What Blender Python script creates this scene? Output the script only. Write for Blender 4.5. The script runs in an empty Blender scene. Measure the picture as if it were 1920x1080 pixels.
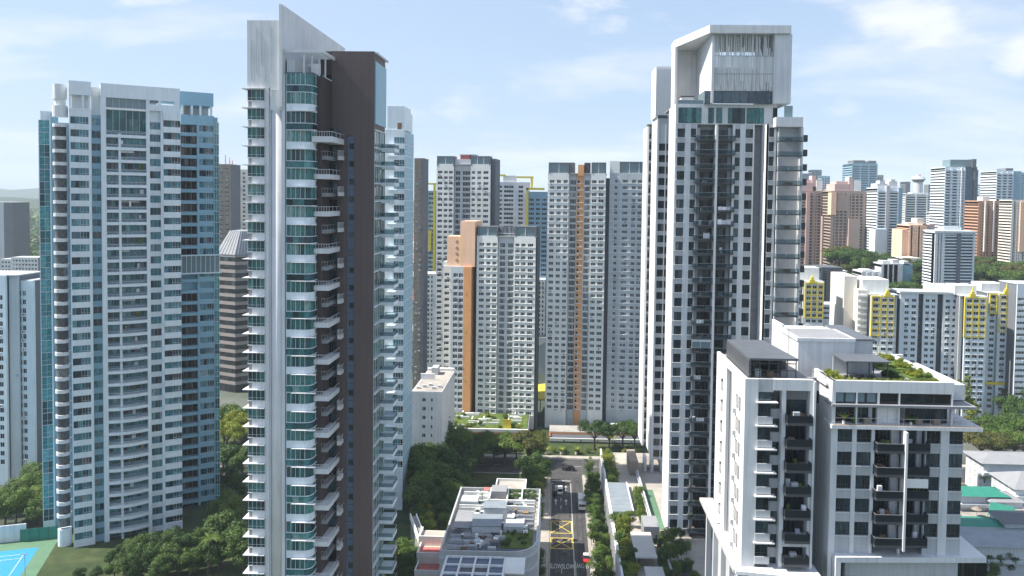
import bpy, bmesh, math, random
from mathutils import Matrix, Vector
R = math.radians
random.seed(7)
scene = bpy.context.scene
COL = scene.collection

# ------------------------------------------------------------------ camera, sky, sun, exposure
FPX = 1493.0                       # focal length in pixels of the 1920 px wide photograph
PX0, PY0 = 1000.0, 430.0           # principal point (the photograph is a crop)
CAMZ = 95.0
PITCH, ROLL, YAW = R(2.3), R(0.72), math.atan(45 / FPX)
cam_data = bpy.data.cameras.new('camera')
cam = bpy.data.objects.new('camera', cam_data)
COL.objects.link(cam)
CAM_ROT = Matrix.Rotation(YAW, 3, 'Z') @ Matrix.Rotation(R(90) - PITCH, 3, 'X') @ Matrix.Rotation(ROLL, 3, 'Z')
cam.matrix_world = Matrix.Translation((0, 0, CAMZ)) @ CAM_ROT.to_4x4()
cam_data.sensor_width = 36.0
cam_data.lens = FPX / 1920 * 36
cam_data.shift_x = (960 - PX0) / 1920
cam_data.shift_y = -(540 - PY0) / 1920
cam_data.clip_start = 1.0
cam_data.clip_end = 40000.0
scene.camera = cam

SUN_EL, SUN_FRONT = R(51), R(2.5)    # the sun stands on the left, a little in front of the facades
SUNV = Vector((-math.cos(SUN_EL) * math.cos(SUN_FRONT), -math.cos(SUN_EL) * math.sin(SUN_FRONT), math.sin(SUN_EL)))
sun_d = bpy.data.lights.new('sun', 'SUN')
sun_d.energy = 5.0
sun_d.angle = R(0.5)
sun_d.color = (1.0, 0.93, 0.82)
sun = bpy.data.objects.new('sun', sun_d)
COL.objects.link(sun)
sun.rotation_euler = SUNV.to_track_quat('Z', 'Y').to_euler()
sun.location = (0, 0, 400)

world = bpy.data.worlds.new('World')
scene.world = world
world.use_nodes = True
def build_world():
    nt = world.node_tree
    nt.nodes.clear()
    N, L = nt.nodes.new, nt.links.new
    out = N('ShaderNodeOutputWorld')
    bg = N('ShaderNodeBackground')
    bg.inputs['Strength'].default_value = 0.119
    sky = N('ShaderNodeTexSky')
    sky.sky_type = 'NISHITA'
    sky.sun_disc = False
    sky.sun_elevation = SUN_EL
    sky.sun_rotation = math.atan2(SUNV.x, SUNV.y)
    sky.altitude = 50
    sky.air_density = 1.0
    sky.dust_density = 0.7
    sky.ozone_density = 3.0
    tc = N('ShaderNodeTexCoord')
    # clouds live on a flat layer: direction / height
    sep = N('ShaderNodeSeparateXYZ')
    L(tc.outputs['Generated'], sep.inputs[0])
    zm = N('ShaderNodeMath'); zm.operation = 'MAXIMUM'; zm.inputs[1].default_value = 0.0
    L(sep.outputs['Z'], zm.inputs[0])
    za = N('ShaderNodeMath'); za.operation = 'ADD'; za.inputs[1].default_value = 0.14
    L(zm.outputs[0], za.inputs[0])
    dx = N('ShaderNodeMath'); dx.operation = 'DIVIDE'
    dy = N('ShaderNodeMath'); dy.operation = 'DIVIDE'
    L(sep.outputs['X'], dx.inputs[0]); L(za.outputs[0], dx.inputs[1])
    L(sep.outputs['Y'], dy.inputs[0]); L(za.outputs[0], dy.inputs[1])
    cmb = N('ShaderNodeCombineXYZ')
    L(dx.outputs[0], cmb.inputs[0]); L(dy.outputs[0], cmb.inputs[1])
    n1 = N('ShaderNodeTexNoise'); n1.inputs['Scale'].default_value = 0.55; n1.inputs['Detail'].default_value = 9
    n1.inputs['Roughness'].default_value = 0.58; n1.inputs['Distortion'].default_value = 0.35
    mp = N('ShaderNodeMapping'); mp.inputs['Location'].default_value = (1.5, 3.3, 0); mp.inputs['Scale'].default_value = (1.0, 1.35, 1)
    L(cmb.outputs[0], mp.inputs[0]); L(mp.outputs[0], n1.inputs['Vector'])
    # heaped clouds, each seen from the side
    n3 = N('ShaderNodeTexNoise'); n3.inputs['Scale'].default_value = 1.0; n3.inputs['Detail'].default_value = 10; n3.inputs['Roughness'].default_value = 0.55
    mp3 = N('ShaderNodeMapping'); mp3.inputs['Location'].default_value = (22.1, 11.7, 29.9); mp3.inputs['Scale'].default_value = (3.6, 3.6, 9.0); mp3.name = 'heap'
    L(tc.outputs['Generated'], mp3.inputs[0]); L(mp3.outputs[0], n3.inputs['Vector'])
    heap = N('ShaderNodeMapRange'); heap.interpolation_type = 'SMOOTHSTEP'
    heap.inputs['From Min'].default_value = 0.512; heap.inputs['From Max'].default_value = 0.68
    L(n3.outputs['Fac'], heap.inputs['Value'])
    ramp = N('ShaderNodeValToRGB')
    ramp.color_ramp.elements[0].position = 0.47; ramp.color_ramp.elements[0].color = (0, 0, 0, 1)
    ramp.color_ramp.elements[1].position = 0.70; ramp.color_ramp.elements[1].color = (1, 1, 1, 1)
    L(n1.outputs['Fac'], ramp.inputs[0])
    # thin veil whitening the sky towards the sun side and the horizon
    n2 = N('ShaderNodeTexNoise'); n2.inputs['Scale'].default_value = 0.22; n2.inputs['Detail'].default_value = 5
    L(mp.outputs[0], n2.inputs['Vector'])
    veil = N('ShaderNodeMapRange')
    veil.inputs['From Min'].default_value = 0.3; veil.inputs['From Max'].default_value = 0.75
    veil.inputs['To Min'].default_value = 0.02; veil.inputs['To Max'].default_value = 0.26
    L(n2.outputs['Fac'], veil.inputs['Value'])
    mx = N('ShaderNodeMath'); mx.operation = 'MAXIMUM'
    m0 = N('ShaderNodeMath'); m0.operation = 'MAXIMUM'
    L(ramp.outputs[0], m0.inputs[0]); L(heap.outputs[0], m0.inputs[1])
    L(m0.outputs[0], mx.inputs[0]); L(veil.outputs[0], mx.inputs[1])
    thin = N('ShaderNodeMix'); thin.data_type = 'RGBA'      # humid air: an even pale blue over the clear sky
    zf = N('ShaderNodeMapRange'); zf.inputs['From Min'].default_value = 0.05; zf.inputs['From Max'].default_value = 0.65
    zf.inputs['To Min'].default_value = 0.72; zf.inputs['To Max'].default_value = 0.12
    L(sep.outputs['Z'], zf.inputs['Value']); L(zf.outputs[0], thin.inputs['Factor'])
    thin.inputs['B'].default_value = (1.88, 2.58, 3.7, 1)
    L(sky.outputs[0], thin.inputs['A'])
    mix = N('ShaderNodeMix'); mix.data_type = 'RGBA'
    mix.inputs['B'].default_value = (4.6, 4.75, 5.0, 1)
    L(thin.outputs['Result'], mix.inputs['A'])
    fade = N('ShaderNodeMapRange'); fade.inputs['From Min'].default_value = 0.0; fade.inputs['From Max'].default_value = 0.05
    L(sep.outputs['Z'], fade.inputs['Value'])
    fm = N('ShaderNodeMath'); fm.operation = 'MULTIPLY'
    L(mx.outputs[0], fm.inputs[0]); L(fade.outputs[0], fm.inputs[1])
    L(fm.outputs[0], mix.inputs['Factor'])
    L(mix.outputs['Result'], bg.inputs['Color'])
    L(bg.outputs[0], out.inputs['Surface'])
build_world()
scene.view_settings.view_transform = 'Standard'
scene.view_settings.look = 'None'
scene.view_settings.gamma = 1.0
scene.view_settings.use_curve_mapping = False
scene.view_settings.exposure = 0.84
scene.cycles.max_bounces = 6
scene.cycles.diffuse_bounces = 3
scene.cycles.glossy_bounces = 3
scene.cycles.transmission_bounces = 4
scene.cycles.transparent_max_bounces = 6
scene.cycles.volume_bounces = 1
scene.cycles.caustics_reflective = False
scene.cycles.caustics_refractive = False
scene.cycles.use_denoising = True

# ------------------------------------------------------------------ surveying: a line of sight through a pixel of the photograph
def ray(px, py):
    return CAM_ROT @ Vector(((px - PX0) / FPX, -(py - PY0) / FPX, -1.0))
def at(px, py, Y):                  # -> X, Z on the vertical plane y = Y
    d = ray(px, py)
    k = Y / d.y
    return d.x * k, CAMZ + d.z * k
def atz(px, py, z=0.0):             # -> X, Y on the level z
    d = ray(px, py)
    k = (z - CAMZ) / d.z
    return d.x * k, d.y * k

# ------------------------------------------------------------------ materials
M = {}
def mat(name, col, rough=0.7, var=0.12, scale=0.35, streak=0.0, metal=0.0, spec=0.4, bump=0.0, alt=None, altfac=(0.5, 0.65), obj_var=0.0):
    m = bpy.data.materials.new(name)
    m.use_nodes = True
    nt = m.node_tree
    N, L = nt.nodes.new, nt.links.new
    b = nt.nodes['Principled BSDF']
    b.inputs['Roughness'].default_value = rough
    b.inputs['Metallic'].default_value = metal
    b.inputs['Specular IOR Level'].default_value = spec
    geo = N('ShaderNodeNewGeometry')
    n1 = N('ShaderNodeTexNoise'); n1.inputs['Scale'].default_value = scale; n1.inputs['Detail'].default_value = 6
    L(geo.outputs['Position'], n1.inputs['Vector'])
    mr = N('ShaderNodeMapRange')
    mr.inputs['From Min'].default_value = 0.3; mr.inputs['From Max'].default_value = 0.7
    mr.inputs['To Min'].default_value = 1 - var; mr.inputs['To Max'].default_value = 1 + var * 0.6
    L(n1.outputs['Fac'], mr.inputs['Value'])
    fac = mr.outputs[0]
    if streak:
        mp = N('ShaderNodeMapping'); mp.inputs['Scale'].default_value = (2.2, 2.2, 0.09)
        L(geo.outputs['Position'], mp.inputs[0])
        n2 = N('ShaderNodeTexNoise'); n2.inputs['Scale'].default_value = 1.0; n2.inputs['Detail'].default_value = 4
        L(mp.outputs[0], n2.inputs['Vector'])
        m2 = N('ShaderNodeMapRange')
        m2.inputs['From Min'].default_value = 0.45; m2.inputs['From Max'].default_value = 0.75
        m2.inputs['To Min'].default_value = 1.0; m2.inputs['To Max'].default_value = 1 - streak
        L(n2.outputs['Fac'], m2.inputs['Value'])
        mm = N('ShaderNodeMath'); mm.operation = 'MULTIPLY'
        L(fac, mm.inputs[0]); L(m2.outputs[0], mm.inputs[1])
        fac = mm.outputs[0]
    if obj_var:
        oi = N('ShaderNodeObjectInfo')
        m3 = N('ShaderNodeMapRange'); m3.inputs['To Min'].default_value = 1 - obj_var; m3.inputs['To Max'].default_value = 1 + obj_var
        L(oi.outputs['Random'], m3.inputs['Value'])
        mm = N('ShaderNodeMath'); mm.operation = 'MULTIPLY'
        L(fac, mm.inputs[0]); L(m3.outputs[0], mm.inputs[1])
        fac = mm.outputs[0]
    base = N('ShaderNodeMix'); base.data_type = 'RGBA'; base.blend_type = 'MULTIPLY'; base.inputs['Factor'].default_value = 1.0
    base.inputs['A'].default_value = (*col, 1)
    if alt:
        na = N('ShaderNodeTexNoise'); na.inputs['Scale'].default_value = scale * 0.37; na.inputs['Detail'].default_value = 5
        L(geo.outputs['Position'], na.inputs['Vector'])
        ra = N('ShaderNodeMapRange'); ra.inputs['From Min'].default_value = altfac[0]; ra.inputs['From Max'].default_value = altfac[1]
        L(na.outputs['Fac'], ra.inputs['Value'])
        mx = N('ShaderNodeMix'); mx.data_type = 'RGBA'
        mx.inputs['A'].default_value = (*col, 1); mx.inputs['B'].default_value = (*alt, 1)
        L(ra.outputs[0], mx.inputs['Factor'])
        L(mx.outputs['Result'], base.inputs['A'])
    cb = N('ShaderNodeCombineColor')
    for i in range(3): L(fac, cb.inputs[i])
    L(cb.outputs[0], base.inputs['B'])
    L(base.outputs['Result'], b.inputs['Base Color'])
    if bump:
        bp = N('ShaderNodeBump'); bp.inputs['Strength'].default_value = bump; bp.inputs['Distance'].default_value = 0.1
        nb = N('ShaderNodeTexNoise'); nb.inputs['Scale'].default_value = scale * 9; nb.inputs['Detail'].default_value = 4
        L(geo.outputs['Position'], nb.inputs['Vector'])
        L(nb.outputs['Fac'], bp.inputs['Height']); L(bp.outputs[0], b.inputs['Normal'])
    M[name] = m
    return m

def glass(name, cols, cell=1.1, rough=0.06, spec=0.42, floor_h=None):
    """Window glass: the room behind (dark, curtained, blinds) varies from pane to pane; the surface mirrors the sky."""
    m = bpy.data.materials.new(name)
    m.use_nodes = True
    nt = m.node_tree
    N, L = nt.nodes.new, nt.links.new
    b = nt.nodes['Principled BSDF']
    b.inputs['Roughness'].default_value = rough
    b.inputs['Specular IOR Level'].default_value = spec
    tc = N('ShaderNodeTexCoord')
    oi = N('ShaderNodeObjectInfo')
    sep = N('ShaderNodeSeparateXYZ'); L(tc.outputs['Object'], sep.inputs[0])
    dv = N('ShaderNodeMath'); dv.operation = 'DIVIDE'; dv.inputs[1].default_value = cell
    L(sep.outputs['X'], dv.inputs[0])
    fl = N('ShaderNodeMath'); fl.operation = 'FLOOR'; L(dv.outputs[0], fl.inputs[0])
    cmb = N('ShaderNodeCombineXYZ')
    L(fl.outputs[0], cmb.inputs[0])
    sc = N('ShaderNodeMath'); sc.operation = 'MULTIPLY'; sc.inputs[1].default_value = 731.0
    L(oi.outputs['Random'], sc.inputs[0]); L(sc.outputs[0], cmb.inputs[1])
    if floor_h:
        d2 = N('ShaderNodeMath'); d2.operation = 'DIVIDE'; d2.inputs[1].default_value = floor_h
        L(sep.outputs['Z'], d2.inputs[0])
        f2 = N('ShaderNodeMath'); f2.operation = 'FLOOR'; L(d2.outputs[0], f2.inputs[0]); L(f2.outputs[0], cmb.inputs[2])
    wn = N('ShaderNodeTexWhiteNoise'); wn.noise_dimensions = '3D'; L(cmb.outputs[0], wn.inputs['Vector'])
    mixr = N('ShaderNodeMath'); mixr.operation = 'MULTIPLY_ADD'; mixr.inputs[1].default_value = 0.5
    h = N('ShaderNodeMath'); h.operation = 'MULTIPLY'; h.inputs[1].default_value = 0.5
    L(oi.outputs['Random'], h.inputs[0]); L(wn.outputs['Value'], mixr.inputs[0]); L(h.outputs[0], mixr.inputs[2])
    rp = N('ShaderNodeValToRGB'); rp.color_ramp.interpolation = 'CONSTANT'
    el = rp.color_ramp.elements
    while len(el) < len(cols): el.new(0.5)
    for i, (p, c) in enumerate(cols):
        el[i].position = p; el[i].color = (*c, 1)
    L(mixr.outputs[0], rp.inputs[0])
    # panes are never quite parallel: each mirrors a slightly different part of the surroundings
    gn = N('ShaderNodeNewGeometry')
    cs = N('ShaderNodeVectorMath'); cs.operation = 'SUBTRACT'; cs.inputs[1].default_value = (0.5, 0.5, 0.5)
    L(wn.outputs['Color'], cs.inputs[0])
    ck = N('ShaderNodeVectorMath'); ck.operation = 'SCALE'; ck.inputs['Scale'].default_value = 0.16
    L(cs.outputs[0], ck.inputs[0])
    ca = N('ShaderNodeVectorMath'); ca.operation = 'ADD'
    L(gn.outputs['Normal'], ca.inputs[0]); L(ck.outputs[0], ca.inputs[1])
    cn = N('ShaderNodeVectorMath'); cn.operation = 'NORMALIZE'
    L(ca.outputs[0], cn.inputs[0]); L(cn.outputs[0], b.inputs['Normal'])
    # soft folds of curtains
    wv = N('ShaderNodeTexNoise'); wv.inputs['Scale'].default_value = 2.2; wv.inputs['Detail'].default_value = 3
    mp = N('ShaderNodeMapping'); mp.inputs['Scale'].default_value = (2.2, 1, 0.5)
    L(tc.outputs['Object'], mp.inputs[0]); L(mp.outputs[0], wv.inputs['Vector'])
    mr = N('ShaderNodeMapRange'); mr.inputs['From Min'].default_value = 0.3; mr.inputs['From Max'].default_value = 0.7
    mr.inputs['To Min'].default_value = 0.45; mr.inputs['To Max'].default_value = 1.3
    L(wv.outputs['Fac'], mr.inputs['Value'])
    cb = N('ShaderNodeCombineColor')
    for i in range(3): L(mr.outputs[0], cb.inputs[i])
    mu = N('ShaderNodeMix'); mu.data_type = 'RGBA'; mu.blend_type = 'MULTIPLY'; mu.inputs['Factor'].default_value = 1
    L(rp.outputs[0], mu.inputs['A']); L(cb.outputs[0], mu.inputs['B'])
    L(mu.outputs['Result'], b.inputs['Base Color'])
    M[name] = m
    return m

def leafmat(name, a, b_, c):
    m = bpy.data.materials.new(name)
    m.use_nodes = True
    nt = m.node_tree
    N, L = nt.nodes.new, nt.links.new
    b = nt.nodes['Principled BSDF']
    b.inputs['Roughness'].default_value = 0.55
    b.inputs['Specular IOR Level'].default_value = 0.3
    tc = N('ShaderNodeTexCoord'); oi = N('ShaderNodeObjectInfo')
    n = N('ShaderNodeTexNoise'); n.inputs['Scale'].default_value = 0.55; n.inputs['Detail'].default_value = 4
    L(tc.outputs['Object'], n.inputs['Vector'])
    ad = N('ShaderNodeMath'); ad.operation = 'MULTIPLY_ADD'; ad.inputs[1].default_value = 0.35
    L(oi.outputs['Random'], ad.inputs[0]); L(n.outputs['Fac'], ad.inputs[2])
    rp = N('ShaderNodeValToRGB')
    el = rp.color_ramp.elements
    el[0].position = 0.35; el[0].color = (*a, 1)
    el[1].position = 0.62; el[1].color = (*b_, 1)
    e = el.new(0.95); e.color = (*c, 1)
    L(ad.outputs[0], rp.inputs[0])
    L(rp.outputs[0], b.inputs['Base Color'])
    # a little light passes through the leaves
    tr = N('ShaderNodeBsdfTranslucent'); L(rp.outputs[0], tr.inputs['Color'])
    ms = N('ShaderNodeMixShader'); ms.inputs[0].default_value = 0.25
    L(b.outputs[0], ms.inputs[1]); L(tr.outputs[0], ms.inputs[2])
    L(ms.outputs[0], nt.nodes['Material Output'].inputs['Surface'])
    M[name] = m

mat('white_paint', (0.72, 0.735, 0.75), 0.6, 0.08, 0.25, streak=0.17)
mat('cool_white', (0.74, 0.82, 0.87), 0.55, 0.06, 0.2, streak=0.12)
mat('pale_grey', (0.50, 0.52, 0.54), 0.7, 0.08, 0.3, streak=0.14)
mat('canopy_grey', (0.46, 0.46, 0.44), 0.7, 0.08, 0.3)
mat('mid_grey', (0.28, 0.29, 0.31), 0.7, 0.1, 0.3, streak=0.15)
mat('dark_grey', (0.075, 0.08, 0.09), 0.5, 0.1, 0.4)
mat('slate', (0.11, 0.125, 0.145), 0.5, 0.1, 0.5)
mat('blue_grey', (0.27, 0.46, 0.57), 0.45, 0.07, 0.3)
mat('teal_panel', (0.13, 0.32, 0.38), 0.3, 0.08, 0.3)
mat('brown_clad', (0.125, 0.095, 0.092), 0.6, 0.10, 0.12, streak=0.12)
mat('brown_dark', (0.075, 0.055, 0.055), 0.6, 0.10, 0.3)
mat('blue_panel', (0.10, 0.15, 0.22), 0.35, 0.12, 0.3)
mat('hdb_white', (0.80, 0.82, 0.80), 0.75, 0.09, 0.1, streak=0.12)
mat('hdb_grey', (0.56, 0.60, 0.63), 0.75, 0.09, 0.1, streak=0.12)
mat('hdb_dark', (0.16, 0.175, 0.20), 0.7, 0.08, 0.1, streak=0.1)
mat('hdb_warm', (0.78, 0.74, 0.67), 0.75, 0.09, 0.1, streak=0.12)
mat('roof_steel', (0.24, 0.28, 0.32), 0.45, 0.12, 0.4, streak=0.15)
mat('orange_paint', (0.74, 0.37, 0.16), 0.75, 0.07, 0.15, streak=0.12)
mat('peach_paint', (0.90, 0.58, 0.40), 0.75, 0.05, 0.15, streak=0.1)
mat('yellow_paint', (0.78, 0.62, 0.06), 0.6, 0.06, 0.2)
mat('tan_stone', (0.40, 0.31, 0.27), 0.75, 0.08, 0.1)
mat('pink_stone', (0.60, 0.43, 0.40), 0.75, 0.07, 0.1)
mat('terracotta', (0.58, 0.33, 0.22), 0.75, 0.07, 0.1)
mat('red_roof', (0.42, 0.13, 0.09), 0.8, 0.15, 0.6)
mat('brown_old', (0.27, 0.23, 0.19), 0.8, 0.1, 0.2, streak=0.2)
mat('concrete', (0.36, 0.35, 0.33), 0.85, 0.16, 0.25, bump=0.1, alt=(0.27, 0.265, 0.255))
mat('paving', (0.40, 0.37, 0.33), 0.85, 0.14, 0.3, alt=(0.30, 0.28, 0.26))
mat('asphalt', (0.060, 0.060, 0.063), 0.85, 0.18, 0.4, alt=(0.085, 0.083, 0.082), bump=0.1)
mat('road_white', (0.62, 0.62, 0.60), 0.7, 0.4, 1.6)
mat('asphalt_patch', (0.045, 0.045, 0.048), 0.85, 0.3, 0.6)
mat('asphalt_pale', (0.085, 0.083, 0.08), 0.85, 0.3, 0.6)
mat('road_yellow', (0.66, 0.49, 0.08), 0.7, 0.4, 1.6)
mat('grass', (0.065, 0.105, 0.025), 0.9, 0.3, 0.3, alt=(0.10, 0.14, 0.03), bump=0.3)
mat('undergrowth', (0.035, 0.06, 0.018), 0.95, 0.35, 0.25, alt=(0.07, 0.085, 0.03), bump=0.4)
mat('roof_garden', (0.08, 0.125, 0.02), 0.9, 0.35, 0.8, alt=(0.13, 0.17, 0.03), bump=0.4)
mat('soil', (0.09, 0.07, 0.05), 0.95, 0.2, 0.4)
mat('far_ground', (0.055, 0.075, 0.05), 0.95, 0.35, 0.02, alt=(0.18, 0.18, 0.18), altfac=(0.52, 0.66))
mat('hill_green', (0.022, 0.042, 0.022), 0.95, 0.35, 0.02)
mat('court_blue', (0.03, 0.26, 0.55), 0.6, 0.05, 0.5)
mat('court_green', (0.10, 0.20, 0.12), 0.8, 0.12, 0.4)
mat('metal_grey', (0.42, 0.44, 0.46), 0.4, 0.08, 0.5, metal=0.5)
mat('office_stone', (0.30, 0.27, 0.26), 0.7, 0.08, 0.3)
mat('metal_white', (0.72, 0.73, 0.74), 0.4, 0.05, 0.5)
mat('metal_dark', (0.045, 0.05, 0.055), 0.4, 0.08, 0.5)
mat('rail_dark', (0.016, 0.022, 0.028), 0.5, 0.1, 0.5, spec=0.2)
mat('green_roof', (0.03, 0.22, 0.16), 0.6, 0.12, 0.5)
mat('tile_red', (0.55, 0.16, 0.14), 0.7, 0.12, 0.7)
mat('timber', (0.26, 0.17, 0.10), 0.7, 0.15, 1.0)
mat('bark', (0.11, 0.085, 0.065), 0.9, 0.25, 1.2)
mat('pot_white', (0.7, 0.7, 0.7), 0.5, 0.05, 1)
mat('cloth', (0.6, 0.62, 0.68), 0.9, 0.25, 1.5, obj_var=0.3)
mat('car_white', (0.75, 0.75, 0.75), 0.25, 0.02, 1)
mat('car_red', (0.45, 0.03, 0.03), 0.25, 0.02, 1)
mat('car_black', (0.02, 0.02, 0.022), 0.2, 0.02, 1)
mat('car_silver', (0.45, 0.46, 0.48), 0.25, 0.02, 1, metal=0.4)
mat('car_blue', (0.06, 0.12, 0.25), 0.25, 0.02, 1)
mat('rubber', (0.02, 0.02, 0.02), 0.8, 0.05, 1)
mat('tail_red', (0.5, 0.02, 0.02), 0.3, 0.02, 1)
mat('screen_white', (0.84, 0.84, 0.83), 0.5, 0.05, 0.3)
mat('solar_blue', (0.06, 0.09, 0.15), 0.2, 0.1, 0.6)
mat('rail_glass', (0.16, 0.24, 0.27), 0.12, 0.08, 0.6, spec=0.6)

glass('glass_teal', [(0.0, (0.010, 0.03, 0.04)), (0.25, (0.025, 0.095, 0.105)), (0.48, (0.045, 0.18, 0.185)), (0.68, (0.09, 0.26, 0.25)), (0.85, (0.2, 0.34, 0.33))])
glass('glass_cyan', [(0.0, (0.02, 0.08, 0.10)), (0.25, (0.05, 0.22, 0.26)), (0.55, (0.09, 0.34, 0.38)), (0.8, (0.16, 0.42, 0.45))])
glass('glass_blue', [(0.0, (0.012, 0.03, 0.05)), (0.3, (0.03, 0.11, 0.15)), (0.5, (0.06, 0.21, 0.27)), (0.7, (0.11, 0.29, 0.35)), (0.88, (0.23, 0.34, 0.38))], spec=0.6)
glass('glass_dark', [(0.0, (0.005, 0.009, 0.014)), (0.4, (0.012, 0.024, 0.032)), (0.62, (0.025, 0.045, 0.058)), (0.8, (0.08, 0.105, 0.115)), (0.92, (0.19, 0.2, 0.195))])
glass('glass_room', [(0.0, (0.005, 0.011, 0.018)), (0.3, (0.014, 0.030, 0.042)), (0.5, (0.028, 0.058, 0.075)), (0.68, (0.07, 0.105, 0.12)), (0.86, (0.18, 0.205, 0.215))], spec=0.35, rough=0.12)
glass('glass_hdb', [(0.0, (0.02, 0.025, 0.03)), (0.35, (0.035, 0.05, 0.06)), (0.6, (0.08, 0.10, 0.11)), (0.75, (0.2, 0.22, 0.22)), (0.9, (0.34, 0.35, 0.33))], cell=0.7, spec=0.4, rough=0.2)
glass('glass_mass', [(0.0, (0.02, 0.025, 0.03)), (0.4, (0.035, 0.045, 0.052)), (0.65, (0.07, 0.09, 0.1)), (0.88, (0.16, 0.18, 0.19))], cell=2.1, spec=0.4, rough=0.2, floor_h=3.0)
glass('glass_grey', [(0.0, (0.07, 0.075, 0.08)), (0.4, (0.11, 0.115, 0.12)), (0.75, (0.2, 0.2, 0.2))], spec=0.3, rough=0.3)
glass('glass_pent', [(0.0, (0.02, 0.09, 0.10)), (0.4, (0.035, 0.14, 0.15)), (0.75, (0.07, 0.2, 0.2))], floor_h=3.3)
glass('glass_sky', [(0.0, (0.03, 0.06, 0.09)), (0.5, (0.05, 0.10, 0.14)), (0.8, (0.09, 0.15, 0.19))], cell=2.6, spec=0.7, rough=0.1, floor_h=3.4)

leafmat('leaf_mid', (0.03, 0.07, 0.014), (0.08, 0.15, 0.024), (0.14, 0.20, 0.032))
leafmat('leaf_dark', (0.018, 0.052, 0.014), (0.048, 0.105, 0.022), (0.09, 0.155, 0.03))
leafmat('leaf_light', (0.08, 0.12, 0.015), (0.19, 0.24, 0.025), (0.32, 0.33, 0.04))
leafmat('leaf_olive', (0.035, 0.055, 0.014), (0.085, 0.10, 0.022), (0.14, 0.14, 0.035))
def clear(name, col, k):
    m = bpy.data.materials.new(name); m.use_nodes = True
    nt = m.node_tree; b = nt.nodes['Principled BSDF']
    b.inputs['Base Color'].default_value = (*col, 1); b.inputs['Roughness'].default_value = 0.08
    t = nt.nodes.new('ShaderNodeBsdfTransparent'); t.inputs['Color'].default_value = (0.75, 0.85, 0.87, 1)
    x = nt.nodes.new('ShaderNodeMixShader'); x.inputs[0].default_value = k
    nt.links.new(t.outputs[0], x.inputs[1]); nt.links.new(b.outputs[0], x.inputs[2]); nt.links.new(x.outputs[0], nt.nodes['Material Output'].inputs['Surface'])
    M[name] = m
clear('rail_clear', (0.05, 0.07, 0.08), 0.22)

# ------------------------------------------------------------------ mesh building
class MB:
    def __init__(s): s.v = []; s.f = []; s.m = []; s.names = []
    def mi(s, m):
        if m not in s.names: s.names.append(m)
        return s.names.index(m)
    def box(s, x0, x1, y0, y1, z0, z1, m):
        if x1 < x0: x0, x1 = x1, x0
        if y1 < y0: y0, y1 = y1, y0
        if z1 < z0: z0, z1 = z1, z0
        b = len(s.v)
        s.v += [(x0, y0, z0), (x1, y0, z0), (x1, y1, z0), (x0, y1, z0), (x0, y0, z1), (x1, y0, z1), (x1, y1, z1), (x0, y1, z1)]
        s.f += [(b, b+3, b+2, b+1), (b+4, b+5, b+6, b+7), (b, b+1, b+5, b+4), (b+1, b+2, b+6, b+5), (b+2, b+3, b+7, b+6), (b+3, b, b+4, b+7)]
        s.m += [s.mi(m)] * 6
    def quad(s, pts, m):
        b = len(s.v); s.v += [tuple(p) for p in pts]; s.f.append(tuple(range(b, b + len(pts)))); s.m.append(s.mi(m))
    def prism(s, poly, z0, z1, m, mtop=None):      # poly counter-clockwise in plan
        a = sum(poly[i][0]*poly[(i+1) % len(poly)][1] - poly[(i+1) % len(poly)][0]*poly[i][1] for i in range(len(poly)))
        if a < 0: poly = poly[::-1]
        b = len(s.v); n = len(poly)
        za = z0 if hasattr(z0, '__len__') else [z0]*n
        zb = z1 if hasattr(z1, '__len__') else [z1]*n
        s.v += [(p[0], p[1], za[i]) for i, p in enumerate(poly)] + [(p[0], p[1], zb[i]) for i, p in enumerate(poly)]
        s.f.append(tuple(range(b + n - 1, b - 1, -1))); s.m.append(s.mi(m))
        s.f.append(tuple(range(b + n, b + 2 * n))); s.m.append(s.mi(mtop or m))
        for i in range(n):
            j = (i + 1) % n
            s.f.append((b+i, b+j, b+n+j, b+n+i)); s.m.append(s.mi(m))
    def cyl(s, c0, c1, r0, r1, n, m, caps=True):
        c0, c1 = Vector(c0), Vector(c1)
        d = (c1 - c0).normalized()
        a = d.orthogonal().normalized(); e = d.cross(a)
        b = len(s.v)
        for c, r in ((c0, r0), (c1, r1)):
            for i in range(n):
                t = 2 * math.pi * i / n
                s.v.append(tuple(c + (a * math.cos(t) + e * math.sin(t)) * r))
        for i in range(n):
            j = (i + 1) % n
            s.f.append((b+i, b+j, b+n+j, b+n+i)); s.m.append(s.mi(m))
        if caps:
            s.f.append(tuple(range(b+n-1, b-1, -1))); s.m.append(s.mi(m))
            s.f.append(tuple(range(b+n, b+2*n))); s.m.append(s.mi(m))
    def mesh(s, name='mesh'):
        me = bpy.data.meshes.new(name)
        me.from_pydata(s.v, [], s.f)
        for n in s.names: me.materials.append(M[n])
        me.polygons.foreach_set('material_index', s.m)
        me.update()
        return me

def tag(o, label=None, cat=None, group=None, kind=None):
    if label: o['label'] = label
    if cat: o['category'] = cat
    if group: o['group'] = group
    if kind: o['kind'] = kind
    return o
def thing(name, label, cat, loc=(0, 0, 0), group=None, rz=0):
    o = bpy.data.objects.new(name, None)
    o.empty_display_size = 1
    COL.objects.link(o)
    o.location = loc; o.rotation_euler = (0, 0, rz)
    return tag(o, label, cat, group)
def part(name, me, parent=None, loc=(0, 0, 0), rz=0.0, kind=None):
    if isinstance(me, MB): me = me.mesh(name)
    o = bpy.data.objects.new(name, me)
    COL.objects.link(o)
    if parent is not None: o.parent = parent
    o.location = loc
    if rz: o.rotation_euler = (0, 0, rz)
    if kind: o['kind'] = kind
    return o
def copy_tree(o, parent=None):
    c = o.copy(); COL.objects.link(c)
    if parent is not None: c.parent = parent
    for ch in list(o.children): copy_tree(ch, c)
    return c

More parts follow.
